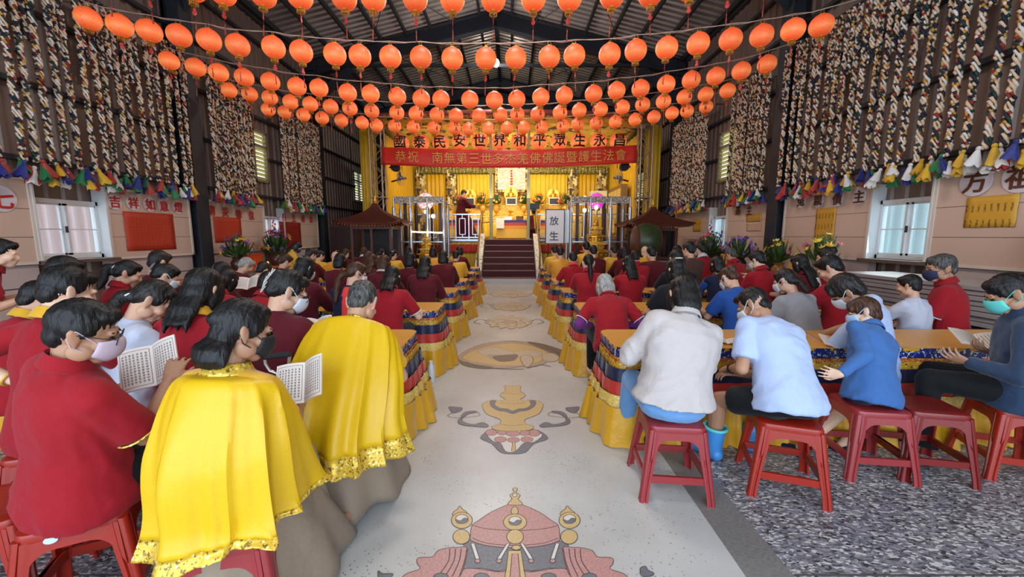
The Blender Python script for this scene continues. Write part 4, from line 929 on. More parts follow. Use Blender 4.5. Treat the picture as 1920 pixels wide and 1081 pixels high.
def lantern_proto():
    t = thing('paper_lantern', '-', 'lantern'); q = MB(); prof = []
    for i in range(29):
        a = -math.pi / 2 * .86 + math.pi * .86 * i / 28; r = math.cos(a); prof.append((LR * r * (1 + (.012 if i % 2 else -.004)), LR * .96 * math.sin(a)))
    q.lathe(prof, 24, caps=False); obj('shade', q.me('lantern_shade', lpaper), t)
    q = MB()
    for k in range(8):
        a = k * math.tau / 8; q.tube([V((math.cos(a) * r * 1.008, math.sin(a) * r * 1.008, z)) for r, z in prof[::4]], .0022, 4)
    obj('ribs', q.me('lantern_ribs', lrib), t)
    q = MB(); q.lathe([(.048, .145), (.05, .165), (.036, .168)], 14); ring(q, (0, 0, .2), .03, .0028, 'x', 12); obj('cap', q.me('lantern_cap', lgold), t)
    q = MB(); q.lathe([(.04, -.148), (.052, -.156), (.052, -.17), (.044, -.172)], 14)
    for k in range(16):
        a = k * math.tau / 16; q.tube([(math.cos(a) * .046, math.sin(a) * .046, -.168), (math.cos(a) * .05, math.sin(a) * .05, -.215)], .006, 4)
    obj('fringe', q.me('lantern_fringe', lgold), t)
    q = MB(); q.tube([(0, 0, -.17), (0, 0, -.46)], .0018, 4)
    q.lathe([(.003, -.4), (.008, -.415), (.005, -.44), (.008, -.47), (.009, -.54)], 8); obj('tassel', q.me('lantern_tassel', thread), t)
    q = MB(); q.ell((0, 0, -.262), (.02, .005, .022)); q.ell((0, 0, -.305), (.031, .005, .032)); obj('gourd_charm', q.me('lantern_gourd', lred), t); return t
LP = lantern_proto(); used = [False]
ROWS = {
 'front': (5.9, [(205, -50), (275, -36), (360, -22), (417, -15), (493, -11), (562, -8), (645, -5), (700, -4), (778, -3), (848, -2), (925, -2), (1000, -3), (1068, -4), (1148, -9), (1220, -13), (1293, -24), (1367, -36), (1438, -52)], 'nearest lantern row at the top edge'),
 'second': (6.7, [(165, 35), (225, 48), (280, 58), (336, 67), (392, 75), (446, 85), (513, 89), (565, 97), (628, 102), (675, 105), (732, 107), (789, 108), (848, 110), (911, 110), (967, 109), (1030, 107), (1077, 104), (1143, 102), (1192, 95), (1250, 90), (1309, 82), (1370, 74), (1428, 67), (1487, 56), (1540, 48)], 'second and largest full lantern row'),
 'third': (8.2, [(317, 114), (367, 126), (410, 136), (458, 145), (507, 153), (557, 162), (598, 165), (652, 174), (695, 176), (745, 181), (790, 185), (827, 186), (881, 187), (927, 188), (969, 186), (1014, 182), (1058, 179), (1113, 176), (1156, 170), (1201, 166), (1249, 158), (1296, 150), (1342, 143), (1390, 133), (1438, 120)], 'third lantern row from the front'),
 'fourth': (9.75, [(429, 169), (468, 176), (506, 183), (545, 191), (582, 195), (620, 200), (656, 203), (697, 208), (744, 211), (780, 213), (819, 215), (855, 217), (898, 217), (938, 215), (970, 214), (1008, 214), (1050, 211), (1086, 207), (1126, 205), (1167, 201), (1205, 196), (1244, 190), (1283, 182), (1323, 177), (1364, 170)], 'fourth lantern row from the front'),
 'fifth': (10.95, [(503, 205), (534, 210), (569, 215), (604, 221), (640, 226), (679, 230), (706, 235), (740, 236), (775, 238), (813, 240), (852, 240), (878, 242), (916, 241), (951, 240), (982, 239), (1016, 239), (1056, 236), (1083, 233), (1118, 231), (1154, 228), (1191, 224), (1226, 219), (1260, 212), (1288, 208), (1324, 200)], 'fifth lantern row, farthest of the plain ones')}
for nm, (Y, pts, lab) in ROWS.items():
    P = []
    for i, (px, py) in enumerate(pts):
        p = at_y(px, py, Y); P.append(p); rnd = random.Random(i * 7 + int(Y * 10))
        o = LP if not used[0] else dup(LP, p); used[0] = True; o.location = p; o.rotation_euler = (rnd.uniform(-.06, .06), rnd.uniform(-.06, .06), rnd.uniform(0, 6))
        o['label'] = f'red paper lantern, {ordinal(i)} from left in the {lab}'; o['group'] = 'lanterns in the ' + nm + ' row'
        if nm == 'fifth':
            for c in list(o.children):
                if c.name.startswith(('tassel', 'gourd')): bpy.data.objects.remove(c)
    up = V((0, 0, .232)); q = MB(); a, e = P[0] + up, P[-1] + up; L = V((XL + .1, Y + .1, a.z + .22)); Rr = V((XR - .1, Y + .1, e.z + .35)); ln = [L]
    for i, p in enumerate(P):
        ln.append(p + up)
        if i < len(P) - 1: ln.append((p + P[i + 1]) / 2 + up - V((0, 0, .012)))
    ln.append(Rr); q.tube(smoothp(ln, 2, False), .0055, 5)
    ln2 = [v + V((.0, .012, .014 * math.sin(i * 1.7))) for i, v in enumerate(ln)]; q.tube(smoothp(ln2, 2, False), .004, 4)
    q.build('lantern_wire', wirem, None, label=f'pale wire strung across the hall carrying the {lab}', cat='wire')
for k, ch in enumerate('國泰民安世界和平眾生永昌'):
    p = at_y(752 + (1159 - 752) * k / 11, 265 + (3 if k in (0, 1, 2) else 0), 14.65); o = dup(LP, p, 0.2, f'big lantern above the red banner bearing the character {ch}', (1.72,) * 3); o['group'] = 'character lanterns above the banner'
    q = MB(); R2 = LR * 1.02
    def wp(v): 
        r2 = max(1e-4, R2 * R2 - min(v.x * v.x + v.z * v.z, R2 * R2 * .95)); return V((v.x, -math.sqrt(r2) - .002, v.z))
    put_glyph(q, ch, (0, 0, 0), (1, 0, 0), (0, 0, 1), .235, .022, 0, 0, wp); e = q.build('character', black, o, smooth=False); e.rotation_euler = (0, 0, -.2)
q = MB(); cw = [at_y(752 + (1159 - 752) * k / 11, 265 + (3 if k in (0, 1, 2) else 0), 14.65) + V((0, 0, .4)) for k in range(12)]; q.tube([(-4.6, 14.55, cw[0].z + .1)] + cw + [(4.6, 14.55, cw[-1].z + .1)], .008, 5); q.build('lantern_wire', wirem, None, label='wire across the stage front carrying the big character lanterns', cat='wire')
# ================================================================== BRAIDED GARLANDS ON THE SIDE WALLS
gcols = [M('braid_cream', '#d6b796', .75), M('braid_navy', '#1a1d2c', .75), M('braid_green', '#1c3a2c', .75), M('braid_red', '#8a2a20', .75), M('braid_yellow', '#c08a34', .75), M('braid_white', '#d9cfc6', .75)]
def rope_mesh(L, seed):
    rnd = random.Random(seed); q = MB(); n = 5
    for s in range(4):
        turns = L / .27; k = int(L / .034); ph = s * math.tau / 4; pts = []
        for i in range(k + 1):
            t = i / k; a = ph + t * turns * math.tau; rr = .025 + .008 * math.sin(i * 2.1 + s); pts.append(V((rr * math.cos(a), rr * 1.15 * math.sin(a), -t * L)))
        m0 = len(q.m); q.tube(pts, [.0155 + .004 * math.sin(i * 1.57 + s * 1.3) for i in range(k + 1)], n)
        main = (0, 1, 0, 5)[s]
        for i in range(k):
            c = main if rnd.random() < .5 else rnd.choice((0, 0, 1, 2, 3, 4, 1))
            for j in range(n): q.m[m0 + i * n + j] = c
    return q.me('garland_rope', gcols)
def tassel_mesh(c):
    q = MB(); rows = []; n = 14
    for i in range(7):
        t = i / 6; r = .012 + .05 * t ** .8
        rows.append([V((math.cos(j * math.tau / n) * r * (1 + .28 * math.sin(j * 3 * math.tau / n * 1.0) * t), math.sin(j * math.tau / n) * r * (1 + .28 * math.cos(j * 2 * math.tau / n) * t), -.17 * t - .018 * math.cos(j * 2.5) * t)) for j in range(n)])
    q.grid(rows, wrap=True); q.ell((0, 0, .005), (.024, .024, .024), None, 8, 6); return q.me('tassel_cloth', c)
tcol = [fabric('tassel_' + a, b, .5, .5, 20) for a, b in (('navy', '#1b2370'), ('white', '#d8d2cc'), ('red', '#a52a1e'), ('green', '#14713a'), ('yellow', '#d6a320'))]
TM = [tassel_mesh(c) for c in tcol]; RM = [rope_mesh(2.68, k) for k in range(4)]; RS = [rope_mesh(1.05, 10 + k) for k in range(2)]
def garlands(side, y0, y1, n, place, grp, short):
    X = (XL + .46) if side < 0 else (XR - .46); sn = 'left' if side < 0 else 'right'
    for k in range(n):
        y = y0 + (y1 - y0) * (k + .5) / n; rnd = random.Random(int(y * 100) + side); z = 5.22
        o = obj('braided_garland', RM[k % 4], None, (X + rnd.uniform(-.03, .03), y + rnd.uniform(-.03, .03), z), (0, rnd.uniform(-.008, .008), rnd.uniform(0, 6)), f'long rope garland on {sn} wall, {ordinal(k)} from near end {place}', 'garland', grp)
        for j in range(3):
            a = rnd.uniform(0, 6.28); e = obj('tassel', TM[(k * 3 + j * 2 + rnd.randrange(2)) % 5], o, (.045 * math.cos(a + j * 2.1), .075 * math.sin(a + j * 2.1), -2.67 - .05 * j), (.35 * math.sin(a + j * 2.1), .25 * math.cos(a + j * 2), a))
            s = rnd.uniform(.95, 1.25); e.scale = (s, s, s)
        if short and k % 2 == 0: obj('braided_garland', RS[k % 2], None, (X - .02, y + (y1 - y0) / n / 2, z + .02), (0, 0, rnd.uniform(0, 6)), f'short upper rope garland on {sn} wall, {ordinal(k // 2)} from near end {place}', 'garland', grp + ', short upper ones')
    q = MB(); q.tube([(X, y0 - .1, 5.24), (X, y1 + .1, 5.24)], .018, 8)
    for yy in (y0, (y0 + y1) / 2, y1): q.tube([(X, yy, 5.24), (X - (.44 if side < 0 else -.44), yy, 5.24)], .012, 6)
    q.build('garland_rail', steel, None, label=f'dark rail holding the rope garlands on {sn} wall {place}', cat='rail')
garlands(-1, 5.3, 8.66, 17, 'before the first column', 'garlands in the near left bay', True)
garlands(-1, 9.2, 10.75, 12, 'just past the first column', 'garlands past the first left column', False)
garlands(-1, 12.0, 14.45, 20, 'just before the second column', 'garlands before the second left column', False)
garlands(1, 4.45, 8.66, 21, 'before the first column', 'garlands in the near right bay', True)
garlands(1, 9.2, 10.75, 12, 'just past the first column', 'garlands past the first right column', False)
garlands(1, 12.0, 14.45, 20, 'just before the second column', 'garlands before the second right column', False)
# ================================================================== TABLES, STOOLS, SMALL THINGS
satin = fabric('table_satin', '#cf9113', .38, .35, 5, .1)
bands = [(.0, .075, brocade('band_blue_brocade', '#12205e', '#d9d3b8', '#2a48b0', 26, .57, .4), .0), (.075, .105, brocade('band_red_fringe', '#a8351f', '#d99a34', '#c9682c', 60, .5), .006), (.1, .175, brocade('band_gold_brocade', '#c99a2e', '#8a4a1a', '#e8c760', 34, .56, .4), .012),
         (.15, .25, fabric('band_navy', '#10163c', .45, .4, 12), .03), (.245, .345, fabric('band_red', '#b52a18', .5, .5, 14), .045), (.34, .435, brocade('band_cream', '#d9b65e', '#c4983c', '#ead08a', 40, .55, .5), .06), (.42, .695, fabric('skirt_yellow', '#cc9412', .36, .7, 9), .075)]
BN = ['brocade_band', 'red_fringe', 'gold_band', 'navy_band', 'red_band', 'cream_band', 'yellow_skirt']
def table_proto(L, D, h=.7):
    t = thing('cloth_table', '-', 'table'); r = .1
    def per(off, n):                                  # rounded rectangle with outward offset; returns (point, normal) list
        o = []; a, c = L / 2, D / 2; seg = [((a - r), -c, 0), ((-a + r), -c, 0)]
        pts = []
        def edge(p, q, m): 
            for i in range(m): pts.append(V(p) + (V(q) - V(p)) * i / m)
        def corner(cx, cy, a0):
            for i in range(6): b = a0 + i / 6 * math.pi / 2; pts.append(V((cx + r * math.cos(b), cy + r * math.sin(b))))
        m1, m2 = n, max(6, int(n * D / L))
        edge((-a + r, -c), (a - r, -c), m1); corner(a - r, -c + r, -math.pi / 2); edge((a, -c + r), (a, c - r), m2); corner(a - r, c - r, 0); edge((a - r, c), (-a + r, c), m1); corner(-a + r, c - r, math.pi / 2); edge((-a, c - r), (-a, -c + r), m2); corner(-a + r, -c + r, math.pi)
        k = len(pts); out = []
        for i, p in enumerate(pts):
            d = pts[(i + 1) % k] - pts[i - 1]; nn = V((d.y, -d.x)).normalized(); out.append((p, nn))
        return out
    pr_ = per(0, 150); q = MB(); q.add([V((p.x, p.y, h)) for p, n in pr_] + [V((p.x, p.y, h - .02)) for p, n in pr_], [tuple(range(len(pr_)))] + [(i, len(pr_) + i, len(pr_) + (i + 1) % len(pr_), (i + 1) % len(pr_)) for i in range(len(pr_))])
    obj('tabletop', q.me('table_top', satin, False), t); rnd = random.Random(3); ph = [rnd.uniform(0, 6) for _ in range(9)]
    for (z0, z1, m, off), nm in zip(bands, BN):
        rows = []; deep = 1 if z0 > .4 else 0
        for i in range(7 if deep else 4):
            f = i / (6 if deep else 3); z = h - z0 - (z1 - z0) * f; row = []
            for j, (p, n) in enumerate(pr_):
                w = math.sin(j * .95 + ph[0]) * .6 + math.sin(j * .37 + ph[1]) * .5 + math.sin(j * 1.7 + ph[2]) * .4
                amp = (.004, .008, .008, .012, .014, .016, .05)[BN.index(nm)] * (.5 + .6 * f)
                e = off + .10 * max(0, (z0 + (z1 - z0) * f) - .1) ** 1.2 + w * amp
                row.append(V((p.x + n.x * e, p.y + n.y * e, z)))
            rows.append(row)
        q = MB(); q.grid(rows, wrap=True); obj(nm, q.me('table_' + nm, m), t)
    q = MB()
    for x in (-L / 2 + .15, 0, L / 2 - .15):
        for y in (-D / 2 + .1, D / 2 - .1): q.tube([(x, y, 0), (x, y, h - .03)], .015, 8)
    obj('legs', q.me('table_legs', steel), t); return t
TB = table_proto(3.7, .6); first = True; TABY = [3.16, 4.62, 6.05, 7.48, 8.95, 10.4]
for s in (-1, 1):
    for k, y in enumerate(TABY):
        x = 2.63 if s > 0 else -2.66; o = TB if first else dup(TB, (x, y, 0)); first = False; o.location = (x, y, 0)
        o['label'] = f'long yellow satin table, {ordinal(k)} from the front {"right" if s > 0 else "left"} of the aisle'; o['group'] = 'cloth-covered reading tables'
# ---- plastic stools
def plastic(name, col, sc=90):
    return M(name, col, .32, bmp=(sc, .04))
red1, red2, red3 = plastic('stool_red', '#94200f'), plastic('stool_faded', '#8c2a2c'), plastic('stool_maroon', '#741814')
def stool_proto():
    t = thing('plastic_stool', '-', 'stool'); h = .45; tw, bw = .15, .205
    def sq(w, r, m=5):
        o = []
        for cx, cy, a0 in ((w - r, -w + r, -90), (w - r, w - r, 0), (-w + r, w - r, 90), (-w + r, -w + r, 180)):
            for i in range(m + 1): a = R(a0 + 90 * i / m); o.append((cx + r * math.cos(a), cy + r * math.sin(a)))
        return o
    q = MB(); secs = [(.120, h - .004, .05), (.147, h - .004, .05), (.158, h - .010, .052), (.162, h - .022, .054), (.160, h - .045, .05), (.15, h - .045, .05), (.145, h - .018, .045)]; vs = []; n = None
    for w_, z, r in secs: ps = sq(w_, r); n = len(ps); vs += [V((x, y, z)) for x, y in ps]
    fs = [tuple(range(n))] + [(i * n + j, (i + 1) * n + j, (i + 1) * n + (j + 1) % n, i * n + (j + 1) % n) for i in range(len(secs) - 1) for j in range(n)] + [tuple((len(secs) - 1) * n + j for j in range(n))[::-1]]
    q.add(vs, fs); o = obj('seat', q.me('stool_seat', red1), t); o.data.set_sharp_from_angle(angle=R(35))
    q = MB()                                          # arched apron on each side
    for sd in range(4):
        rm = Matrix.Rotation(sd * math.pi / 2, 3, 'Z'); m = 16; top, bot = [], []
        for i in range(m + 1):
            u = -1 + 2 * i / m; z1 = h - .04; arch = h - .085 - .13 * abs(u) ** 5
            def P(zz, u=u): f = 1 - zz / h; w = tw + (bw - tw) * f; return rm @ V((u * (w * .86), -w - .004, zz))
            top.append(P(z1)); bot.append(P(arch))
        q.grid([top, bot]); q.grid([[p + rm @ V((0, .012, 0)) for p in bot], [p + rm @ V((0, .012, 0)) for p in top]]); q.grid([bot, [p + rm @ V((0, .012, 0)) for p in bot]])
    obj('apron', q.me('stool_apron', red1), t)
    for sd in range(4):
        rm = Matrix.Rotation(sd * math.pi / 2, 3, 'Z'); q = MB(); secs = []
        prof = [(.0, -.062), (.006, -.03), (-.002, -.022), (.006, -.012), (.008, .004), (-.004, .008), (-.008, .004), (.012, -.006)]
        # cross-section of an L-shaped fluted corner: outline in local corner coordinates (corner at 0,0, arms along -x and +y)
        out = [(-.058, -.004), (-.040, -.006), (-.034, .004), (-.026, .004), (-.020, -.006), (-.006, -.006), (.006, .006), (.006, .020), (-.004, .026), (-.004, .034), (.006, .040), (.004, .058), (-.010, .058), (-.014, .040), (-.018, .022), (-.022, .018), (-.040, .014), (-.058, .010)]
        vs = []; zs = [(h - .03, .95), (h - .15, .92), (.2, .8), (.06, .7), (.02, .72), (0, .78)]
        for z, s in zs:
            w = tw + (bw - tw) * (1 - z / h); vs += [rm @ V((w + a * s, -w + b_ * s, z)) for a, b_ in out]
        k = len(out); fs = [(i * k + j, i * k + (j + 1) % k, (i + 1) * k + (j + 1) % k, (i + 1) * k + j) for i in range(len(zs) - 1) for j in range(k)] + [tuple(range(k)), tuple((len(zs) - 1) * k + j for j in range(k))[::-1]]
        q.add(vs, [f[::-1] for f in fs]); o = obj('leg', q.me('stool_leg', red1), t); o.data.set_sharp_from_angle(angle=R(50))
        q = MB(); w = tw + (bw - tw) * (1 - .135 / h); q.box(rm @ V((0, -w + .012, .135)), (2 * w - .04, .018, .042), 0, rm); obj('stretcher', q.me('stool_stretcher', red1, False), t)
    return t
STP = stool_proto()
def recolour(root, m):
    for c in root.children: 
        if c.type == 'MESH' and c.name.split('.')[0] in ('seat', 'apron', 'leg', 'stretcher'): c.material_slots[0].link = 'OBJECT'; c.material_slots[0].material = m
sused = [False]
def stool(x, y, rz, m, label, sc=1.0):
    o = STP if not sused[0] else dup(STP, (x, y, 0), R(rz)); sused[0] = True; o.location = (x, y, 0); o.rotation_euler = (0, 0, R(rz)); o['label'] = label; o['group'] = 'red plastic stools'; o.scale = (sc, sc, 1)
    recolour(o, m); return o
# ================================================================== PEOPLE
SK = {'a': M('skin', '#c4967a', .5, spec=.4, var=(9, .06)), 'b': M('skin_tan', '#a87a5e', .5, spec=.4, var=(9, .06)), 'c': M('skin_light', '#d3a98e', .5, spec=.4, var=(9, .06))}
HM = {'black': hair_mat('hair_black', '#0a0909', '#211d1c'), 'soft': hair_mat('hair_soft_black', '#100d0c', '#2e2622'), 'brown': hair_mat('hair_brown', '#24140e', '#5a3822'), 'grey': hair_mat('hair_grey', '#6d6a66', '#bdb9b2'), 'salt': hair_mat('hair_salt', '#1c1a1a', '#6a6662')}
CL = {}
def cl(k):
    if k in CL: return CL[k]
    c = {'red': '#92101c', 'maroon': '#520b16', 'yellow': '#d09a10', 'orange': '#cf8a18', 'white': '#b9bccb', 'whiteb': '#a9b6d6', 'black': '#141318', 'navy': '#161a34', 'blue': '#20478c', 'kid': '#3b6299', 'grey': '#8f8c90', 'beige': '#b7aca8', 'denim': '#5f8cbc', 'ddenim': '#22354f',
         'brown': '#4a3029', 'taupe': '#8c7a68', 'coral': '#d63a36', 'purple': '#6d2a6e', 'jet': '#0d0d10', 'pink': '#d0b8bc', 'gold': '#d9a825'}[k]
    if k == 'gold': CL[k] = brocade('trim_brocade', '#d8b13c', '#7a5a20', '#efdf8a', 45, .55, .35, .3)
    elif k in ('yellow', 'orange'): CL[k] = fabric('cloth_' + k, c, .55, .5, 9, .2)
    elif k in ('denim', 'ddenim'): CL[k] = fabric('cloth_' + k, c, .85, .6, 16, .2)
    else: CL[k] = fabric('cloth_' + k, c, .85, .55, 10, .06, spec=.25)
    return CL[k]
capes = fabric('cape_satin', '#d6a90e', .42, .55, 4.5, .0, spec=.4)
maskm = {'white': M('mask_white', '#c9ccd2', .7), 'blue': M('mask_blue', '#9ab8d8', .7), 'black': M('mask_black', '#15151a', .7), 'navy': M('mask_navy', '#1b2240', .7), 'teal': M('mask_teal', '#5cc0b4', .7), 'pink': M('mask_pink', '#b8a2ae', .7)}
eyem = M('eye_dark', '#120d0b', .2)
def rotm(yaw, pitch, tilt=0): return Matrix.Rotation(-R(yaw), 3, 'Z') @ Matrix.Rotation(-R(pitch), 3, 'X') @ Matrix.Rotation(R(tilt), 3, 'Y')
X = V((1, 0, 0))
class Skel:
    def __init__(s, lean, kyph, bend, turn, nod, tilt, twist=0, shw=.165):
        s.lean, s.kyph, s.bend, s.twist = lean, kyph, bend, twist; s.P = V((0, 0, .10)); s.pts = [s.P.copy()]; s.dirs = []
        for i in range(20):
            t = i / 20; a = R(lean * (.65 + .55 * t) + kyph * t); b = R(bend * (.5 + .8 * t)); d = V((math.sin(b) * math.cos(a), math.sin(a), math.cos(a) * math.cos(b))); s.dirs.append(d); s.pts.append(s.pts[-1] + d * .025)
        s.dirs.append(s.dirs[-1]); s.N = s.pts[-1]
        na = lean * 1.2 + kyph; np_ = R(na * .55 + nod * .35); b = R(bend); nd = V((math.sin(b), math.sin(np_), math.cos(np_)))
        s.nd = nd.normalized(); s.hm = rotm(turn, nod, tilt + bend * .6); s.Hc = s.N + s.nd * .075 + s.hm @ V((0, .022, .075))
        s.sh = {}
        c, f, r = s.at(.86)
        for q in (-1, 1): s.sh[q] = c + r * (shw * q) - f * .0
    def at(s, t):                                     # centre, forward vector, right vector at height fraction t of the spine
        d = s.dirs[0] if t < 0 else s.dirs[min(20, int(t * 20))]
        if t <= 0: c = s.P + d * (t * .5)
        else:
            k = min(19.999, t * 20); i = int(k); c = s.pts[i].lerp(s.pts[i + 1], k - i) if t <= 1 else s.N + s.nd * ((t - 1) * .5)
        if t > 1: d = s.nd
        r = (Matrix.Rotation(-R(s.twist * max(0, t)), 3, d) @ X); r = (r - d * r.dot(d)).normalized(); return c, d.cross(r) * -1 if False else r.cross(d) * -1, r
def ik(S, W, a, b, pole):
    d = W - S; L = min(d.length, (a + b) * .995); d.normalize(); W2 = S + d * L; x = (a * a - b * b + L * L) / (2 * L); h = math.sqrt(max(0, a * a - x * x))
    p = pole - d * pole.dot(d); p = p.normalized() if p.length > 1e-4 else V((0, 0, -1)); return S + d * x + p * h, W2
def loft_t(mb, sk, secs, n=24):
    rs = []
    for t, rx, ry, off in secs:
        c, f, r = sk.at(t); rs.append((c + f * off, r * rx, f * ry))
    mb.rings(rs, n, pw=.9)
def hand(mb, W, d, nrm, side, curl=20, spread=5, ln=1.0):
    d = d.normalized(); nrm = (nrm - d * nrm.dot(d)).normalized(); s = d.cross(nrm) * side
    if True:
        mb.rings([(W - d * .01, s * .026, nrm * .019), (W + d * .02, s * .033, nrm * .016), (W + d * .06, s * .041, nrm * .014), (W + d * .088, s * .041, nrm * .011)], 14, pw=.8)
        for i, (o, L) in enumerate(((.0325, .070), (.0108, .078), (-.0108, .072), (-.0325, .057))):
            p = W + d * (.084 - abs(o) * .12) + s * o; a = R(spread * (1.5 - i)); base = (d * math.cos(a) + s * math.sin(a)).normalized(); c = 0; r = .0086
            for j, fr in enumerate((.46, .3, .24)):
                c += R(curl * (.8, 1.1, .8)[j] * (1 + .12 * (i - 1))); dr = base * math.cos(c) + nrm * math.sin(c); q = p + dr * L * fr * ln; mb.caps(p, q, r, r * .9, 9); p = q; r *= .9
        p = W + d * .022 + s * .026; dr = (d * .62 + s * .62 + nrm * .35).normalized(); q = p + dr * .042; mb.caps(p, q, .0135, .0105, 9); dr = (d * .85 + s * .2 + nrm * .45).normalized(); mb.caps(q, q + dr * .03, .0105, .008, 9)
def wrinkle(me, amp, fr, seed, aniso=(1, 1, .75)):
    me.update()
    for v in me.vertices:
        c = v.co; p = V((c.x * fr * aniso[0] + seed, c.y * fr * aniso[1] + c.z * fr * .4, c.z * fr * aniso[2])); n = noise.noise(p); m = noise.noise(p * 2.3 + V((7, 3, 1)))
        wv = noise.noise(p * .45 + V((3, 9, 4))); n = noise.noise(p + V((wv * 2.2, wv, wv * 1.5))); v.co = c + v.normal * amp * ((.30 - abs(n)) * 1.6 * (.6 + wv) + m * .35)
def strands(me, hm, Hc, amp=.0045, tail=False):
    inv = hm.transposed()
    for v in me.vertices:
        l = inv @ (v.co - Hc); a = math.atan2(l.x, -l.y if l.z > -.02 or True else l.y)
        n = .45 * noise.noise(V((a * 5.5, l.z * 5, 1.7))) + .6 * noise.noise(V((a * 17, l.z * 7, 9.1))) + .55 * noise.noise(V((l.x * 90, l.y * 90, l.z * 14)))
        v.co = v.co + v.normal * amp * n
def head_pieces(mb, hm, Hc, male=True):
    E = lambda c, r, rot=None: mb.ell(Hc + hm @ V(c), r, hm if rot is None else hm @ rot, 18, 12)
    E((0, -.012, .022), (.0745, .092, .094)); E((0, .028, -.03), (.06, .066, .088)); E((0, .058, -.097), (.034, .03, .024))
    C = lambda a, b, r1, r2: mb.caps(Hc + hm @ V(a), Hc + hm @ V(b), r1, r2, 10)
    C((0, .090, .004), (0, .104, -.034), .009, .0135); E((0, .098, -.038), (.019, .013, .010)); C((-.034, .083, .018), (.034, .083, .018), .011, .011)
    C((-.018, .089, -.064), (.018, .089, -.064), .0075, .0075); C((-.015, .087, -.074), (.015, .087, -.074), .008, .008)
    for s in (-1, 1):
        E((s * .040, .062, -.03), (.026, .028, .024)); E((s * .056, .012, -.066), (.02, .04, .035))
        rr = Matrix.Rotation(s * R(22), 3, 'Z') @ Matrix.Rotation(R(12), 3, 'X')
        E((s * .080, -.012, -.008), (.009, .021, .034), rr); E((s * .085, -.02, .004), (.008, .015, .024), rr); E((s * .078, -.006, -.036), (.008, .010, .012), rr)
def hair_pieces(mb, style, sk, ln, hm, Hc):
    E = lambda c, r, rot=None: mb.ell(Hc + hm @ V(c), [x * hk for x in r], hm if rot is None else hm @ rot, 20, 12)
    hk = .97; tie = None
    if style in ('short', 'crop', 'boy'):
        g = .0 if style == 'short' else (-.006 if style == 'crop' else .006)
        E((0, -.020, .036), (.083 + g, .099 + g, .096 + g)); E((0, -.062, -.022), (.064 + g, .046 + g, .058)); E((0, .045, .078), (.058, .046, .036 + g))
        for s in (-1, 1): E((s * .069, -.012, .022), (.0165, .045, .042))
        if style == 'boy':
            for s in (-1, 0, 1): E((s * .035, .068, .05), (.03, .026, .04))
            E((0, -.06, -.03), (.075, .052, .066))
    elif style in ('bob', 'long', 'wavy'):
        E((0, -.018, .038), (.087, .103, .098)); E((0, -.045, -.03), (.090, .070, .105)); E((0, -.055, -.085), (.082, .052, .06)); E((0, .04, .082), (.06, .05, .034))
        for s in (-1, 1): E((s * .076, .012, -.03), (.022, .045, .085))
        if style != 'bob':
            a = Hc + hm @ V((0, -.065, -.06)); c, f, r = sk.at(max(.2, 1 - ln)); e = c - f * .135
            m = Hc + hm @ V((0, -.085, -.15)); c2, f2, r2 = sk.at(.97); m = m.lerp(c2 - f2 * .10, .55)
            w = .088 if style == 'long' else .1
            mb.rings([(a, r * w, f * .05), (a.lerp(m, .5) - f * .01, r * w, f * .045), (m, r * w * .95, f * .036), (m.lerp(e, .6), r * w * .85, f * .026), (e, r * w * .5, f * .014)], 20)
            for q in (-.05, .02, .06): mb.caps(m.lerp(e, .5) + r * q, e + r * (q * 1.1) - V((0, 0, .02 + abs(q) * .3)), .022, .006)
    elif style == 'half':
        E((0, -.016, .034), (.083, .1, .096)); E((0, -.058, -.02), (.074, .052, .07)); E((0, .035, .078), (.06, .05, .034)); E((0, -.10, .03), (.036, .026, .03))
        for s in (-1, 1): E((s * .068, -.004, .02), (.018, .05, .05))
        a = Hc + hm @ V((0, -.065, -.04)); c2, f2, r2 = sk.at(1.02); e = c2 - f2 * .09 + sk.nd * .02; m = a.lerp(e, .5) - f2 * .015
        mb.rings([(a, r2 * .066, f2 * .045), (m, r2 * .072, f2 * .048), (e, r2 * .06, f2 * .034), (e - V((0, 0, .03)), r2 * .035, f2 * .014)], 20)
        for q in (-.05, .0, .05): mb.caps(m + r2 * q, e + r2 * q * 1.1 - V((0, 0, .012)), .026, .012)
    elif style in ('pony', 'lowpony', 'bun', 'clip', 'sidepony'):
        E((0, -.016, .030), (.0795, .098, .095)); E((0, -.058, -.012), (.068, .050, .060)); E((0, .035, .076), (.06, .05, .034))
        for s in (-1, 1): E((s * .066, -.004, .02), (.0165, .05, .045))
        if style in ('pony', 'lowpony', 'sidepony'):
            z = .035 if style == 'pony' else -.03; sx = .0 if style != 'sidepony' else -.05
            a = Hc + hm @ V((sx, -.105, z)); tie = a; b = Hc + hm @ V((sx * 1.3, -.15 if style == 'pony' else -.12, z - .03)); c, f, r = sk.at(max(.1, 1 - ln)); e = c - f * .15 + r * sx * 1.5
            c2, f2, _ = sk.at(1.0); m = (c2 - f2 * .13).lerp(b, .4) + r * sx
            E((sx * .6, -.085, z), (.05, .04, .045)); mb.caps(a, b, .024, .032); mb.caps(b, m, .033, .036); mb.caps(m, m.lerp(e, .6), .036, .028); mb.caps(m.lerp(e, .6), e, .028, .007)
            mb.caps(m + r * .01, e.lerp(m, .1) + r * .016, .026, .006); mb.caps(m - r * .012, e.lerp(m, .15) - r * .014, .024, .006)
        elif style == 'bun': E((0, -.095, .062), (.045, .040, .042)); E((.012, -.1, .05), (.04, .036, .036)); tie = Hc + hm @ V((0, -.078, .045))
        else: E((0, -.088, .02), (.055, .04, .062)); E((0, -.08, -.03), (.056, .04, .04)); E((.012, -.09, .06), (.035, .03, .03))
    return tie
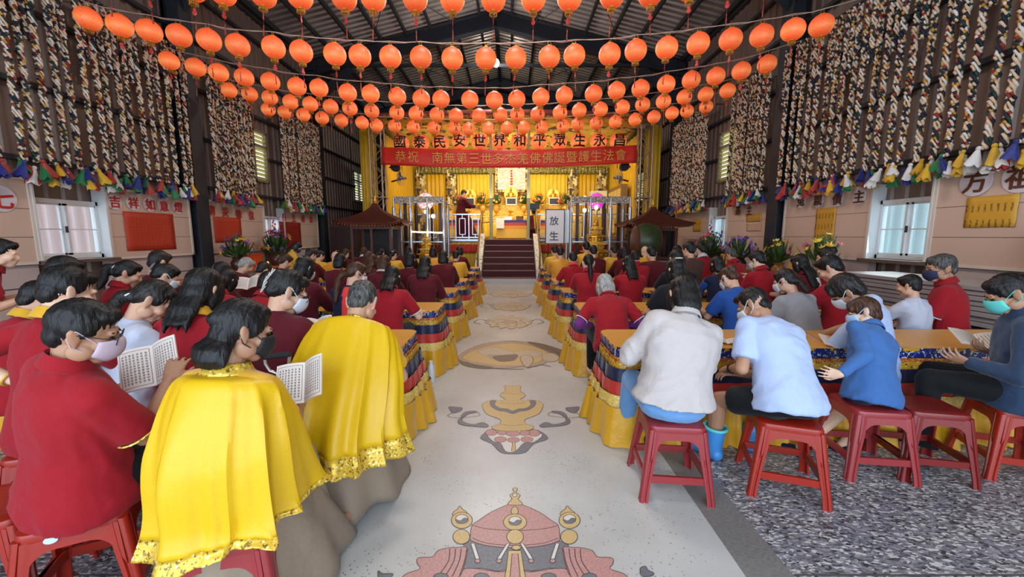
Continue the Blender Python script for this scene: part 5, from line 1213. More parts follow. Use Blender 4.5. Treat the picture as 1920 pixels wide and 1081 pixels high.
def face_mask(hm, Hc, m, parent):
    rows = []
    for i in range(8):
        v = i / 7; row = []
        for j in range(15):
            a = R(-74 + 148 * j / 14); bul = math.sin(v * math.pi) ** .7; z = .004 - .108 * v - .018 * (1 - v) * abs(math.sin(a)) ** 2 + .028 * v * abs(math.sin(a)) ** 2
            y = .026 + (.077 + .027 * bul * max(0, math.cos(a)) ** .7 - .008 * v) * math.cos(a) + .006 * (1 - v); x = math.sin(a) * (.071 - .010 * v + .004 * bul)
            row.append(Hc + hm @ V((x, y, z)))
        rows.append(row)
    q = MB(); q.grid(rows); o = q.build('face_mask', m, parent); solid(o, .003)
    for s in (-1, 1):
        q = MB(); jj = 14 if s > 0 else 0
        for i, ez in ((1, .022), (6, -.04)): q.tube([rows[i][jj], Hc + hm @ V((s * .086, -.012, ez))], .0022, 5)
        q.tube([Hc + hm @ V((s * .086, -.012, .022)), Hc + hm @ V((s * .088, -.03, -.01)), Hc + hm @ V((s * .086, -.012, -.04))], .0022, 5)
        q.build('ear_loop', m, o)
def glasses(hm, Hc, parent, m):
    q = MB()
    for s in (-1, 1):
        c = V((s * .033, .104, -.002)); q.tube([Hc + hm @ (c + V((.026 * math.cos(a * math.tau / 18), .0, .023 * math.sin(a * math.tau / 18)))) for a in range(18)], .002, 6, closed=True)
        q.tube([Hc + hm @ V((s * .060, .102, .004)), Hc + hm @ V((s * .078, .06, .006)), Hc + hm @ V((s * .085, -.01, .006))], .002, 6)
    q.tube([Hc + hm @ V((-.008, .106, .002)), Hc + hm @ V((.008, .106, .002))], .002, 6); q.build('glasses', m, parent)
PN = [0]
def person(label, px=0, py=0, Y=0, yaw=0, s=.94, lean=None, kyph=14, bend=0, nod=28, turn=0, tilt=0, twist=0, top='polo', tc='red', bot='pants', bc='jet', hair='short', hc='black', ln=.35, arms='table', mask=None, glass=False, det=0, seatz=.45, seat=None,
           stand=False, skin='a', trim=None, collar=None, shawl=None, sleeve=None, feet=None, knees=None, shoes=None, hands=None, curl=25, fat=1.0, hem=-.2, tie='black', group=None, hemz=None, cape_r=None, noeyes=False, sleeve_len=.78, poles=None, aw=None, kw=None, fw=None, shw=.165):
    PN[0] += 1; sd = PN[0] * 3.7
    floor_ = -(.80 if stand else seatz / s); sz = .80 * s if stand else seatz
    mk = lambda L: Skel(L, kyph, bend, turn, nod, tilt, twist); yr = Matrix.Rotation(-R(yaw), 3, 'Z')
    if seat is None:
        T = at_y(px, py, Y)
        if lean is None:
            lo, hi = -2.0, 52.0
            z = lambda L: sz + mk(L).Hc.z * s
            if z(lo) < T.z: lean = lo; s *= (T.z - (0 if stand else seatz)) / (z(lo) - (0 if stand else seatz))
            elif z(hi) > T.z: lean = hi; s *= max(.8, (T.z - seatz) / (z(hi) - seatz))
            else:
                for _ in range(24):
                    m_ = (lo + hi) / 2
                    if z(m_) > T.z: lo = m_
                    else: hi = m_
                lean = lo
        s = max(.6, min(1.12, s)); h = yr @ (mk(lean).Hc * s); loc = V((T.x - h.x, T.y - h.y, 0))
    else:
        loc = V((seat[0], seat[1], 0))
        if lean is None:                              # lean and side bend that bring the head to where the photo has it
            def prj(L, B):
                h = yr @ (Skel(L, kyph, B, turn, nod, tilt, twist).Hc * s) + loc + V((0, 0, sz - H)); zc = h.y * CP - h.z * SP; return V((CX + F * h.x / zc, CY - F * (h.y * SP + h.z * CP) / zc))
            lean = 12.0
            for _ in range(25):
                e = prj(lean, bend) - V((px, py)); a = prj(lean + .5, bend) - V((px, py)) - e; b_ = prj(lean, bend + .5) - V((px, py)) - e; dt = a.x * b_.y - a.y * b_.x
                if abs(dt) < 1e-6: break
                dl, db = (-e.x * b_.y + e.y * b_.x) / dt * .5, (-a.x * e.y + a.y * e.x) / dt * .5; lean += max(-4, min(4, dl)); bend += max(-4, min(4, db)); lean = max(-8, min(55, lean)); bend = max(-30, min(30, bend))
            print('pose', label[:40], round(lean, 1), round(bend, 1))
    if stand: sz = .80 * s
    else: floor_ = -seatz / s
    sk = Skel(lean, kyph, bend, turn, nod, tilt, twist, shw); root = thing('person', label, 'person', loc, -R(yaw), group); root.location.z = 0
    vx = (.006, .0095, .016)[2 - det] if det < 3 else .0048
    def place(mb): mb.v = [v * s + V((0, 0, sz)) for v in mb.v]; return mb
    def part(mb, nm, mat, vox, sm=4, wr=None, par=root):
        me = union(place(mb), nm, mat, vox, sm)
        if wr: wrinkle(me, wr[0], wr[1], sd)
        return obj(nm, me, par)
    hm, Hc = sk.hm, sk.Hc
    # ---------------- arms
    tg = {'table': {q: V((q * .13, .46, .30)) for q in (-1, 1)}, 'lap': {q: V((q * .09, .33, .16)) for q in (-1, 1)}, 'read': {q: V((q * .11, .40, .34)) for q in (-1, 1)}, 'pray': {q: V((q * .03, .26, .46)) for q in (-1, 1)}, 'down': {q: V((q * .24, .12, -.02)) for q in (-1, 1)}, 'work': {q: V((q * .12, .42, .28)) for q in (-1, 1)}}
    T_ = dict(tg[arms]) if isinstance(arms, str) else {q: V(v) for q, v in arms.items()}
    tol = lambda p: yr.transposed() @ (V(p) - loc - V((0, 0, sz))) / s
    for q, p in (aw or {}).items(): T_[q] = tol(p)
    knees = {**(knees or {}), **{q: tol(p) for q, p in (kw or {}).items()}}; feet = {**(feet or {}), **{q: tol((p[0], p[1], 0)).xy.to_tuple() + ((p[2],) if len(p) > 2 else ()) for q, p in (fw or {}).items()}}
    A = {}
    for q in (-1, 1):
        pole = V((q * .55, -.35, -.9)) if not poles or q not in poles else V(poles[q]); E_, W_ = ik(sk.sh[q], T_[q], .285, .245, pole); A[q] = (sk.sh[q], E_, W_)
    # ---------------- legs
    Lg = {}
    for q in (-1, 1):
        Hh = V((q * .088, .0, .088))
        if stand: K = V((q * .095, .03, -.34)); An = V((q * .1, -.02, -.72))
        else:
            K = V((q * .13, .40, .095)) if not knees or q not in knees else V(knees[q]); an = V((q * .13, .38, max(floor_ + .07, K.z - .41)))
            An = V((feet[q][0], feet[q][1], 0)) if feet and q in feet else an
            if feet and q in feet: An.z = floor_ + .07 + (feet[q][2] if len(feet[q]) > 2 else 0)
        Lg[q] = (Hh, K, An)
    # ---------------- body: one continuous skin surface
    b = MB(); loft_t(b, sk, [(-.16, .13, .10, 0), (0, .155 * fat, .118, -.01), (.3, .135 * fat, .10, 0), (.6, .15, .105, 0), (.85, .15, .085, 0), (.97, .07, .055, 0), (1.02, .05, .05, 0)])
    b.caps(sk.N - sk.nd * .03, Hc + hm @ V((0, -.025, -.05)), .053, .05); head_pieces(b, hm, Hc)
    for q in (-1, 1):
        S, E_, W_ = A[q]; b.caps(S, E_, .046, .037); b.caps(E_, E_.lerp(W_, .35), .037, .038); b.caps(E_.lerp(W_, .35), W_, .038, .025)
        hd = (W_ - E_).normalized(); nr = V((0, 0, -1)); c_ = curl
        if hands and q in hands: hd, nr, c_ = V(hands[q][0]), V(hands[q][1]), hands[q][2]
        hand(b, W_, hd, nr, -q, c_)
        Hh, K, An = Lg[q]; b.caps(Hh, K, .078, .052); b.caps(K, K.lerp(An, .35), .052, .054); b.caps(K.lerp(An, .35), An, .054, .034)
        ft = V((q * .02, .15, -.045)); b.caps(An + V((0, -.03, -.04)), An + ft, .032, .026)
    part(b, 'body', SK[skin], vx / 1.0, 3 if det else 2)
    # ---------------- hair
    if hair != 'bald':
        hq = MB(); tiep = hair_pieces(hq, hair, sk, ln, hm, Hc); me = union(hq, 'hair', HM[hc], .0075 if det >= 2 else .011, 3); strands(me, hm, Hc, .006 if det else .004)
        for v in me.vertices: v.co = v.co * s + V((0, 0, sz))
        ho = obj('hair', me, root)
        if tiep and det and tie:
            q = MB(); ax = hm @ V((0, -1, .3)); u1 = ax.cross(X).normalized(); u2 = ax.cross(u1).normalized()
            q.tube([tiep + (u1 * math.cos(k * math.tau / 14) + u2 * math.sin(k * math.tau / 14)) * .034 for k in range(14)], .006, 6, closed=True); place(q).build('hair_tie', maskm.get(tie, black), ho)
    # ---------------- lower garment
    g = MB(); pv = .016 if det >= 2 else .022
    if bot in ('pants', 'shorts', 'skirt'):
        loft_t(g, sk, [(-.21, .15 * fat, .12, 0), (-.1, .185 * fat, .14, -.015), (.05, .178 * fat, .135, -.012), (.2, .158 * fat, .118, -.005)])
        for q in (-1, 1):
            Hh, K, An = Lg[q]; g.caps(Hh, Hh.lerp(K, .5 if bot == 'pants' else .4), .098 * fat, .090)
            if bot == 'pants': g.caps(Hh.lerp(K, .5), K, .09, .072); g.caps(K, An.lerp(K, .12), .072, .058)
            else: d = (K - Hh).normalized(); sd_ = d.cross(V((0, 0, 1))).normalized(); up = sd_.cross(d); g.rings([(Hh.lerp(K, .3), sd_ * .092, up * .092), (Hh.lerp(K, .74), sd_ * .09, up * .086)], 16)
        part(g, {'pants': 'trousers', 'shorts': 'shorts', 'skirt': 'skirt'}[bot], cl(bc), pv, 4, (.005, 9) if det else None)
    if bot in ('robe', 'gown'):
        for q in (-1, 1): Hh, K, An = Lg[q]; g.caps(Hh, K, .092, .07); g.caps(K, An, .07, .052)
        part(g, 'under_trousers', cl(bc), pv, 3); g = MB()
        rows = []; n = 64
        for i in range(12):
            t = i / 11; z = .12 + (floor_ + .015 - .12) * t; cy = .02 + .20 * t ** .7; rx = .19 + .07 * t; ry = .17 + .23 * t ** .7; row = []
            for j in range(n):
                a = j * math.tau / n; f = 1 + t * (.07 * math.sin(a * 9 + sd) + .05 * math.sin(a * 5 + 1.3 * sd)); row.append(V((math.cos(a) * rx * f, cy + math.sin(a) * ry * f, z + .02 * t * math.sin(a * 4 + sd))))
            rows.append(row)
        g.grid(rows, wrap=True); o = place(g).build('robe_skirt', cl(bc), root); solid(o, .006)
    if shoes:
        for q in (-1, 1):
            An = Lg[q][2]; h = MB(); h.caps(An + V((0, -.035, -.035)), An + V((q * .02, .15, -.04)), .04, .036); h.box(An + V((q * .01, .055, -.062)), (.085, .26, .018)); part(h, 'shoe', cl(shoes), .01, 3)
    # ---------------- upper garment
    g = MB(); w = {'polo': 1.0, 'tee': 1.04, 'robe': 1.10, 'jacket': 1.14, 'vest': 1.03, 'cape': 1.0, 'shirt': 1.06}[top] * fat
    long_ = top in ('robe', 'jacket', 'shirt')
    loft_t(g, sk, [(hem, .197 * w, .158 * w, -.012), (hem * .4, .199 * w, .158 * w, -.018), (.12, .176 * w, .138 * w, -.010), (.35, .163 * w, .120 * w, 0), (.6, .172 * w, .122 * w, 0), (.78, .176 * w, .112 * w, 0), (.9, .150 * w, .088 * w, 0), (.985, .082, .070, 0), (1.03, .060, .058, 0)], 28)
    sc_ = {}
    for q in (-1, 1):
        S, E_, W_ = A[q]; c, f, r = sk.at(.86); g.caps(c + r * q * .09, S + r * q * .002, .070 * w, .060 * w)
        d = (E_ - S).normalized(); u = d.cross(V((.3, .1, 1))).normalized(); v_ = d.cross(u)
        if long_:
            wide = 1.0 if top != 'robe' else 1.35; g.caps(S, E_, .060 * w, .052 * w * wide); g.caps(E_, E_.lerp(W_, .5), .052 * w * wide, .048 * wide)
            d2 = (W_ - E_).normalized(); u2 = d2.cross(V((.3, .1, 1))).normalized(); v2 = d2.cross(u2); e = E_.lerp(W_, .97)
            g.rings([(E_.lerp(W_, .3), u2 * .05 * wide, v2 * .05 * wide), (e, u2 * .038 * wide ** 2, v2 * .038 * wide ** 2)], 16); sc_[q] = (e, u2 * .04 * wide ** 2, v2 * .04 * wide ** 2)
        elif top != 'vest':
            e = S.lerp(E_, sleeve_len); g.rings([(S - d * .02, u * .060 * w, v_ * .060 * w), (S.lerp(E_, .4), u * .064 * w, v_ * .064 * w), (e, u * .063 * w, v_ * .066 * w)], 18); sc_[q] = (e, u * .0645 * w, v_ * .0675 * w)
    tv = (.021, .016, .0115, .009)[det]
    names = {'polo': 'polo_shirt', 'tee': 't_shirt', 'robe': 'robe', 'jacket': 'jacket', 'vest': 'vest', 'cape': 'undershirt', 'shirt': 'long_sleeved_shirt'}
    to = part(g, names[top], cl(tc), tv, 5 if det else 4, ((.016 if top in ('jacket', 'tee', 'shirt') else .012) if det >= 2 else .008, 7) if det else (.005, 9))
    if trim:
        for k in (-1, 1):
            if k not in sc_: continue
            q = MB(); e, u, v_ = sc_[k]; q.tube([e + u * math.cos(a * math.tau / 24) + v_ * math.sin(a * math.tau / 24) for a in range(24)], .0045, 6, closed=True)
            place(q).build('sleeve_trim', cl(trim) if trim != 'cream' else maskm['white'], to)
    if top in ('polo', 'jacket', 'shirt') or collar:
        q = MB(); c, f, r = sk.at(1.0); d = sk.nd; fr = r.cross(d) * -1; rows = []
        for rad, h in ((.064, .0), (.059, .045), (.064, .052), (.074, .03), (.083, .004), (.079, .0)): rows.append([c + d * (h + .012 * math.sin(a * math.tau / 28)) + r * math.cos(a * math.tau / 28) * rad * 1.08 + fr * math.sin(a * math.tau / 28) * rad * -1.0 for a in range(28)])
        q.grid(rows, wrap=True); solid(place(q).build('collar', cl(collar or tc), to), .004)
    if sleeve:                                        # sleeves of an under-layer in another colour
        for k in (-1, 1):
            S, E_, W_ = A[k]; q = MB(); q.caps(S.lerp(E_, .2), E_, .056, .05); q.caps(E_, E_.lerp(W_, .9), .05, .04); part(q, 'under_sleeve', cl(sleeve), .012, 3, (.004, 12), to)
    if shawl:                                         # cloth worn over one shoulder
        col, side = shawl; q = MB(); loft_t(q, sk, [(-.1, .2 * w, .16 * w, -.012), (.12, .182 * w, .142 * w, -.008), (.35, .178 * w, .134 * w, 0), (.6, .186 * w, .136 * w, 0), (.78, .190 * w, .126 * w, 0), (.9, .166 * w, .104 * w, 0), (.985, .1, .084, 0)], 32)
        S, E_, W_ = A[side]; q.caps(sk.at(.86)[0] + X * side * .09, S, .082 * w, .075 * w); q.caps(S, S.lerp(E_, .9), .075, .07); me = union(place(q), 'shawl', cl(col), .016, 4); bm = bmesh.new(); bm.from_mesh(me)
        N0 = sk.N * s; bmesh.ops.delete(bm, geom=[v for v in bm.verts if v.co.x * side < -.03 - .25 * (N0.z + sz - v.co.z) * -.3 or v.co.z > N0.z + sz + .01], context='VERTS'); bm.to_mesh(me); bm.free(); solid(obj('shawl', me, to), .008)
    if top == 'cape': cape(root, sk, s, sz, sd, hemz, cape_r or (.2, .3, .3, .06))
    # ---------------- face details
    if mask: face_mask_s(hm, Hc, maskm[mask], root, s, sz)
    if glass:
        q0 = MB(); G0 = [Hc]; glasses_s(hm, Hc, root, s, sz)
    if det >= 2 and not noeyes:
        for k in (-1, 1): q = MB(); q.ell(Hc + hm @ V((k * .031, .0835, -.002)), (.013, .009, .006), hm, 12, 8); place(q).build('eye', eyem, root)
        for k in (-1, 1): q = MB(); q.caps(Hc + hm @ V((k * .016, .094, .021)), Hc + hm @ V((k * .047, .082, .022)), .004, .003); place(q).build('eyebrow', HM['soft'], root)
    return dict(root=root, sk=sk, s=s, sz=sz, A=A, Lg=Lg, Hc=Hc, hm=hm, yr=yr, loc=loc, w=lambda v: yr @ (V(v) * s + V((0, 0, sz))) + loc)
def scaled_children(before, s, sz):
    for o in bpy.data.objects:
        if o.name not in before and o.type == 'MESH':
            for v in o.data.vertices: v.co = v.co * s + V((0, 0, sz))
def face_mask_s(hm, Hc, m, root, s, sz):
    b = len(bpy.data.objects); n0 = set(bpy.data.objects.keys()); face_mask(hm, Hc, m, root); scaled_children(n0, s, sz)
def glasses_s(hm, Hc, root, s, sz):
    n0 = set(bpy.data.objects.keys()); glasses(hm, Hc, root, steel); scaled_children(n0, s, sz)
def cape(root, sk, s, sz, sd, hemz, cr):
    """Satin cape hanging from the neck over shoulders and back, open in front; its hem and collar are banded with brocade."""
    rs, rxh, ryh, drop = cr; n, m = 110, 44; rows = []
    c1, f1, r1 = sk.at(1.0); c9, f9, r9 = sk.at(.88); c6, f6, r6 = sk.at(.5); c0 = sk.P
    for i in range(m + 1):
        v = i / m; row = []
        for j in range(n + 1):
            a = R(-158 + 316 * j / n); ca, sa = math.sin(a), -math.cos(a)           # a = 0 at the back centre
            K = [c1 + sk.nd * .02 + r1 * ca * .066 + f1 * sa * .062, c1 - sk.nd * .02 + r1 * ca * .095 + f1 * sa * .085, c9 + r9 * ca * rs + f9 * sa * .135, c6 + V((0, 0, -.02)) + V((ca * (rs * .55 + rxh * .5), sa * (.16 + .04 * max(0, -sa)), 0)), V((ca * rxh * .93, .03 + sa * ryh * .85, .08)), V((ca * rxh, .03 + sa * ryh, hemz + drop * ca - .0))]
            if sa > .2: K[3] = K[3] + V((0, .10 * sa, 0)); K[4] = K[4] + V((0, .12 * sa, 0)); K[5] = K[5] + V((0, .10 * sa, 0))
            tt = [0, .06, .24, .55, .82, 1.0]; k = 0
            while k < 4 and v > tt[k + 1]: k += 1
            u = (v - tt[k]) / (tt[k + 1] - tt[k]); p0, p1, p2, p3 = K[max(0, k - 1)], K[k], K[k + 1], K[min(5, k + 2)]
            p = .5 * (2 * p1 + (p2 - p0) * u + (2 * p0 - 5 * p1 + 4 * p2 - p3) * u * u + (3 * p1 - p0 - 3 * p2 + p3) * u ** 3)
            fo = max(0, v - .2) ** 1.3 * (  .042 * math.sin(a * 6.3 + sd + .6 * math.sin(v * 3)) + .026 * math.sin(a * 11 + 2.1 * sd) + .012 * math.sin(a * 19 + sd * .7)); fo += .022 * max(0, v - .3) ** .8 + max(0, v - .12) * sum(w_ * math.exp(-((a - a0 - .1 * math.sin(v * 2.5)) / .075) ** 2) for a0, w_ in ((.55, .05), (1.0, .06), (1.5, .05), (-.35, .03), (-.95, .05), (-1.5, .05))); p = p + V((ca, sa, 0)) * fo
            p = p + V((ca, sa, 0)) * .008 * noise.noise(V((a * 2.2 + sd, v * 5, 1)))
            row.append(p * s + V((0, 0, sz)))
        rows.append(row)
    k = int(m * .90); q = MB(); q.grid(rows[3:k + 1]); o = q.build('cape', capes, root); solid(o, .004)
    q = MB(); q.grid(rows[k:]); solid(q.build('hem_trim', cl('gold'), o), .005); q = MB(); q.grid(rows[:4]); solid(q.build('collar_trim', cl('gold'), o), .008)
def book(p, right, up, w, h, label, open_=25, cat='book', group=None):
    """An open booklet lying in the plane of right/up around point p; its two leaves rise open_ degrees."""
    t = thing('sutra_booklet', label, cat, p, 0, group); r, u = V(right).normalized(), V(up).normalized(); u = (u - r * u.dot(r)).normalized(); nn = r.cross(u); pm = print_page('printed_page') if 'printed_page' not in MATS else MATS['printed_page']
    cv = M('booklet_cover', '#cfc0a8', .7)
    for s in (-1, 1):
        rows, back = [], []
        for i in range(7):
            row, rb = [], []
            for j in range(9):
                f = j / 8 if s > 0 else 1 - j / 8; a = R(open_) ; lift = math.sin(a) * f * w + .012 * math.sin(f * math.pi) ; x = s * math.cos(a) * f * w
                row.append(r * x + u * (h / 2 - h * i / 6) + nn * (lift + .004)); rb.append(r * x + u * (h / 2 - h * i / 6) + nn * (lift - .003))
            rows.append(row); back.append(rb)
        q = MB(); q.grid(rows); q.build('page', pm, t); q = MB(); q.grid(back); edge = [x[-1 if s > 0 else 0] for x in rows], [x[-1 if s > 0 else 0] for x in back]; q.grid([edge[0], edge[1]]); q.grid([rows[0], back[0]]); q.grid([rows[-1], back[-1]]); q.build('cover', cv, t)
    return t
# ================================================================== WHO SITS WHERE
Ps = {}
# ---- nearest, left of the aisle
Ps['A1'] = person('man in dark red polo and glasses holding up a booklet, nearest at left', 150, 622, seat=at_z(165, 935, .45), yaw=22, turn=30, nod=20, det=3, s=.98, kyph=8, fat=1.16, hair='short', mask='pink', glass=True, trim='gold', aw={1: at_y(318, 712, 1.71), -1: at_y(245, 720, 1.86)}, poles={1: (.15, -.25, -1), -1: (-.5, .1, -1)}, hands={1: ((-.25, .55, .75), (-.6, .7, -.1), 40)}, skin='b', shoes='jet', sleeve_len=.8)
Ps['A2'] = person('woman in yellow satin cape with dark tied-up hair and black mask, holding a booklet', 455, 618, 1.50, yaw=8, turn=34, nod=18, det=3, s=.95, shw=.135, knees={1: (.06, .33, .08), -1: (-.1, .37, .09)}, top='cape', tc='yellow', bot='robe', bc='taupe', hair='half', mask='black', hemz=-.02, cape_r=(.200, .235, .27, .05), aw={1: at_y(560, 765, 1.80), -1: at_y(520, 770, 1.85)}, skin='b', hands={1: ((-.1, .6, .7), (-.8, .3, .3), 45)})
Ps['B1'] = person('grey-haired man in yellow satin cape seen squarely from behind, beside the first left table', 680, 566, 2.46, yaw=4, nod=38, det=3, s=1.05, top='cape', tc='yellow', bot='robe', bc='taupe', hair='short', hc='salt', hemz=-.06, cape_r=(.235, .31, .30, -.04), noeyes=True)
Ps['B2'] = person('woman in maroon robe with hair held by a pearly claw clip and a mask', 541, 545, 2.35, yaw=12, turn=38, nod=30, det=2, top='robe', tc='maroon', hair='clip', mask='white', glass=True)
Ps['B3'] = person('woman in dark red polo with yellow collar and straight shoulder-length black hair', 384, 545, 2.32, yaw=4, turn=6, nod=26, det=2, s=.93, hair='long', ln=.10, collar='yellow')
Ps['B4'] = person('young woman in white t-shirt with long low ponytail, bent forward to the right', 287, 562, 2.3, yaw=35, turn=18, nod=42, det=2, s=.93, top='tee', tc='white', hair='lowpony', ln=.28, tie='white', hc='soft')
Ps['B5'] = person('woman in dark red polo with yellow cuffs and a yellow bangle, hand on hip', 128, 545, 2.1, yaw=14, turn=12, nod=20, det=3, s=1.0, hair='short', trim='yellow', collar='yellow', aw={-1: at_y(25, 712, 2.0)}, poles={-1: (-1, -.6, -.1)}, noeyes=True, hands={-1: ((.5, .4, -.7), (.3, -.8, -.3), 30)}, skin='c')
Ps['B6'] = person('dark-haired person half hidden left of the polo woman with yellow cuffs', 74, 560, 2.55, yaw=15, nod=30, hair='short', collar='yellow', s=.93)
Ps['B7'] = person('person with bobbed dark hair below the near left window', 122, 512, 3.15, yaw=20, nod=22, turn=15, hair='bob', collar='yellow')
Ps['B8'] = person('person in dark red polo standing at the far left edge', 4, 474, 3.3, yaw=38, nod=12, turn=20, stand=True, det=1, arms='work', skin='c', fat=1.15)
# ---- second and farther rows, left of the aisle
Ps['C1'] = person('person in red polo with straight black hair leaning on the second left table', 735, 521, 4.1, yaw=0, nod=40, det=1, hair='long', ln=.1, arms={-1: (-.1, .42, .27), 1: (.27, .42, .27)}, trim='cream', skin='c')
Ps['C2'] = person('woman in coral and navy top with low ponytail and white mask', 668, 512, 3.95, yaw=10, turn=38, nod=22, det=1, top='tee', tc='navy', hair='sidepony', ln=.34, hc='brown', mask='white', shawl=('coral', 1))
Ps['C3'] = person('woman in maroon robe with a white hair slide, right of the claw-clip woman', 572, 503, 4.2, yaw=8, turn=15, nod=25, top='robe', tc='maroon', hair='bob', mask='white')
Ps['C4'] = person('person in red polo mostly hidden behind the claw-clip woman', 505, 533, 3.55, yaw=8, nod=28, hair='short')
Ps['C5'] = person('woman in maroon robe with loose black hair left of the first left column', 416, 512, 4.3, yaw=10, nod=30, hair='bob', top='robe', tc='maroon')
Ps['C6'] = person('person in red polo partly hidden behind the straight-haired woman with yellow collar', 425, 528, 3.7, yaw=8, nod=40, hair='bob')
Ps['C7'] = person('woman in dark red polo with a high ponytail in front of the cream wall board', 240, 512, 3.7, yaw=22, turn=30, nod=24, det=1, hair='pony', ln=.06, tie='white')
Ps['C8'] = person('person with greying short hair in front of the wall under the red poster', 300, 492, 4.4, yaw=18, nod=20, hair='short', hc='soft', top='robe', tc='maroon')
Ps['C9'] = person('woman with glittering hair clip and clear glasses next to the red poster', 312, 517, 3.75, yaw=20, turn=25, nod=34, hair='clip', mask='white', top='robe', tc='maroon')
Ps['D1'] = person('woman in maroon robe with wavy shoulder-length black hair at the third left table', 797, 497, 5.5, yaw=0, nod=26, det=1, hair='wavy', ln=.16, top='robe', tc='maroon')
Ps['D2'] = person('brown-haired woman in maroon robe with pale collar, left of the wavy-haired woman', 720, 494, 5.6, yaw=3, nod=26, hair='bob', hc='brown', top='robe', tc='maroon', collar='beige')
Ps['D3'] = person('person in maroon robe with short dark hair between brown and wavy-haired women', 769, 488, 6.2, yaw=3, nod=24, hair='bob', top='robe', tc='maroon', mask='white')
Ps['D4'] = person('woman in maroon robe with long dark brown hair behind the coral-topped woman', 697, 490, 6.3, yaw=3, nod=24, hair='long', ln=.2, hc='brown', top='robe', tc='maroon')
Ps['D5'] = person('person in maroon robe with sleek black hair near the second left column', 638, 490, 5.9, yaw=4, nod=24, hair='bob', top='robe', tc='maroon')
Ps['D6'] = person('grey-haired man in maroon robe in front of the red envelopes on the wall', 462, 498, 5.6, yaw=22, turn=15, nod=36, hair='short', hc='grey', top='robe', tc='maroon')
Ps['D7'] = person('person in maroon robe bending beside the grey-haired man', 494, 507, 5.2, yaw=16, nod=34, hair='short', top='robe', tc='maroon', hc='soft')
Ps['D8'] = person('brown-haired person in front of the bending yellow-jacketed woman', 536, 490, 6.2, yaw=14, turn=20, nod=30, hair='short', hc='brown', top='robe', tc='maroon')
Ps['E1'] = person('broad person in maroon robe with round dark bob, left aisle end of fourth table', 831, 483, 6.95, yaw=0, nod=22, det=1, hair='bob', hc='soft', top='robe', tc='maroon', fat=1.15)
Ps['E2'] = person('greying person in maroon robe left of the second left column', 583, 478, 7.2, yaw=8, turn=16, nod=20, hair='short', hc='soft', top='robe', tc='maroon')
Ps['E3'] = person('person in yellow robe with tied dark hair just left of the second left column', 600, 479, 8.2, yaw=6, turn=22, nod=18, hair='bun', top='robe', tc='yellow')
Ps['E4'] = person('woman in bright yellow jacket with long black hair bending by the far window', 556, 463, 8.3, yaw=50, turn=15, nod=40, det=1, stand=True, s=.86, hair='long', ln=.3, top='jacket', tc='yellow', arms='work', mask='navy')
Ps['E5'] = person('shaven-headed person in orange robe beside the second left column', 629, 481, 8.3, yaw=4, nod=18, hair='bald', top='robe', tc='orange', skin='c')
Ps['E6'] = person('person with short brown hair in front of the dark wooden cabinet', 648, 475, 9.2, yaw=4, nod=18, hair='short', hc='brown', top='robe', tc='maroon')
Ps['F1'] = person('person with yellow shawl over maroon at the fifth left table end', 855, 480, 8.35, yaw=2, nod=18, hair='short', top='robe', tc='maroon', shawl=('yellow', 1))
Ps['F2'] = person('person with orange shawl between the round bob and the wavy hair', 812, 473, 9.2, yaw=2, nod=20, hair='bob', top='robe', tc='maroon', shawl=('orange', 1))
Ps['F3'] = person('woman with white hair slide and yellow shawl, low ponytail', 738, 477, 8.6, yaw=6, turn=12, nod=18, hair='lowpony', ln=.1, top='robe', tc='maroon', shawl=('yellow', 1))
Ps['F4'] = person('dark-haired person in maroon just left of the woman with white hair slide', 714, 475, 8.9, yaw=2, nod=18, hair='clip', top='robe', tc='maroon')
Ps['F5'] = person('curly dark-haired person in maroon in front of the left golden pagoda', 765, 471, 9.6, yaw=2, nod=18, hair='bob', top='robe', tc='maroon')
Ps['F6'] = person('person in yellow shawl left of the brown-haired women', 690, 482, 7.7, yaw=4, nod=18, hair='long', ln=.2, hc='brown', top='robe', tc='maroon', shawl=('yellow', -1))
Ps['F7'] = person('person in maroon with pale collar beside the left shrine kiosk', 682, 472, 9.6, yaw=2, nod=16, hair='short', hc='brown', top='polo', tc='maroon', collar='white')
Ps['G1'] = person('person in maroon with grey-brown hair at the farthest left table end', 862, 471, 9.8, yaw=6, turn=18, nod=16, hair='bob', hc='soft', top='robe', tc='maroon', shawl=('yellow', -1))
# ---- nearest, right of the aisle
Ps['R1'] = person('woman in off-white jacket and blue jeans with shoulder-length black hair on a stool', 1281, 556, seat=at_z(1258, 776, .45), yaw=-3, nod=40, det=3, s=1.0, kyph=18, fat=1.08, top='jacket', tc='beige', bot='pants', bc='denim', hair='bob', ln=.08, hem=.0, knees={-1: (-.11, .37, .09), 1: (.12, .37, .09)}, arms={-1: (-.14, .36, .24), 1: (.14, .36, .24)}, poles={-1: (-.8, -.2, -.8), 1: (.8, -.2, -.8)}, noeyes=True, shoes='navy', fw={-1: (.86, 2.86), 1: (1.02, 2.80)})
Ps['R2'] = person('man in pale blue-white t-shirt and black shorts with undercut and mask, bowed over', 1412, 572, seat=at_z(1472, 776, .45), yaw=-22, turn=-25, nod=40, det=3, s=1.02, kyph=22, top='tee', tc='whiteb', bot='shorts', bc='jet', hair='crop', mask='white', aw={-1: at_y(1372, 690, 2.62), 1: at_y(1385, 700, 2.68)}, kw={-1: at_y(1348, 748, 2.58), 1: at_y(1445, 752, 2.75)}, fw={-1: (1.40, 2.60), 1: (1.70, 2.72)}, skin='b', fat=1.04, hem=-.16)
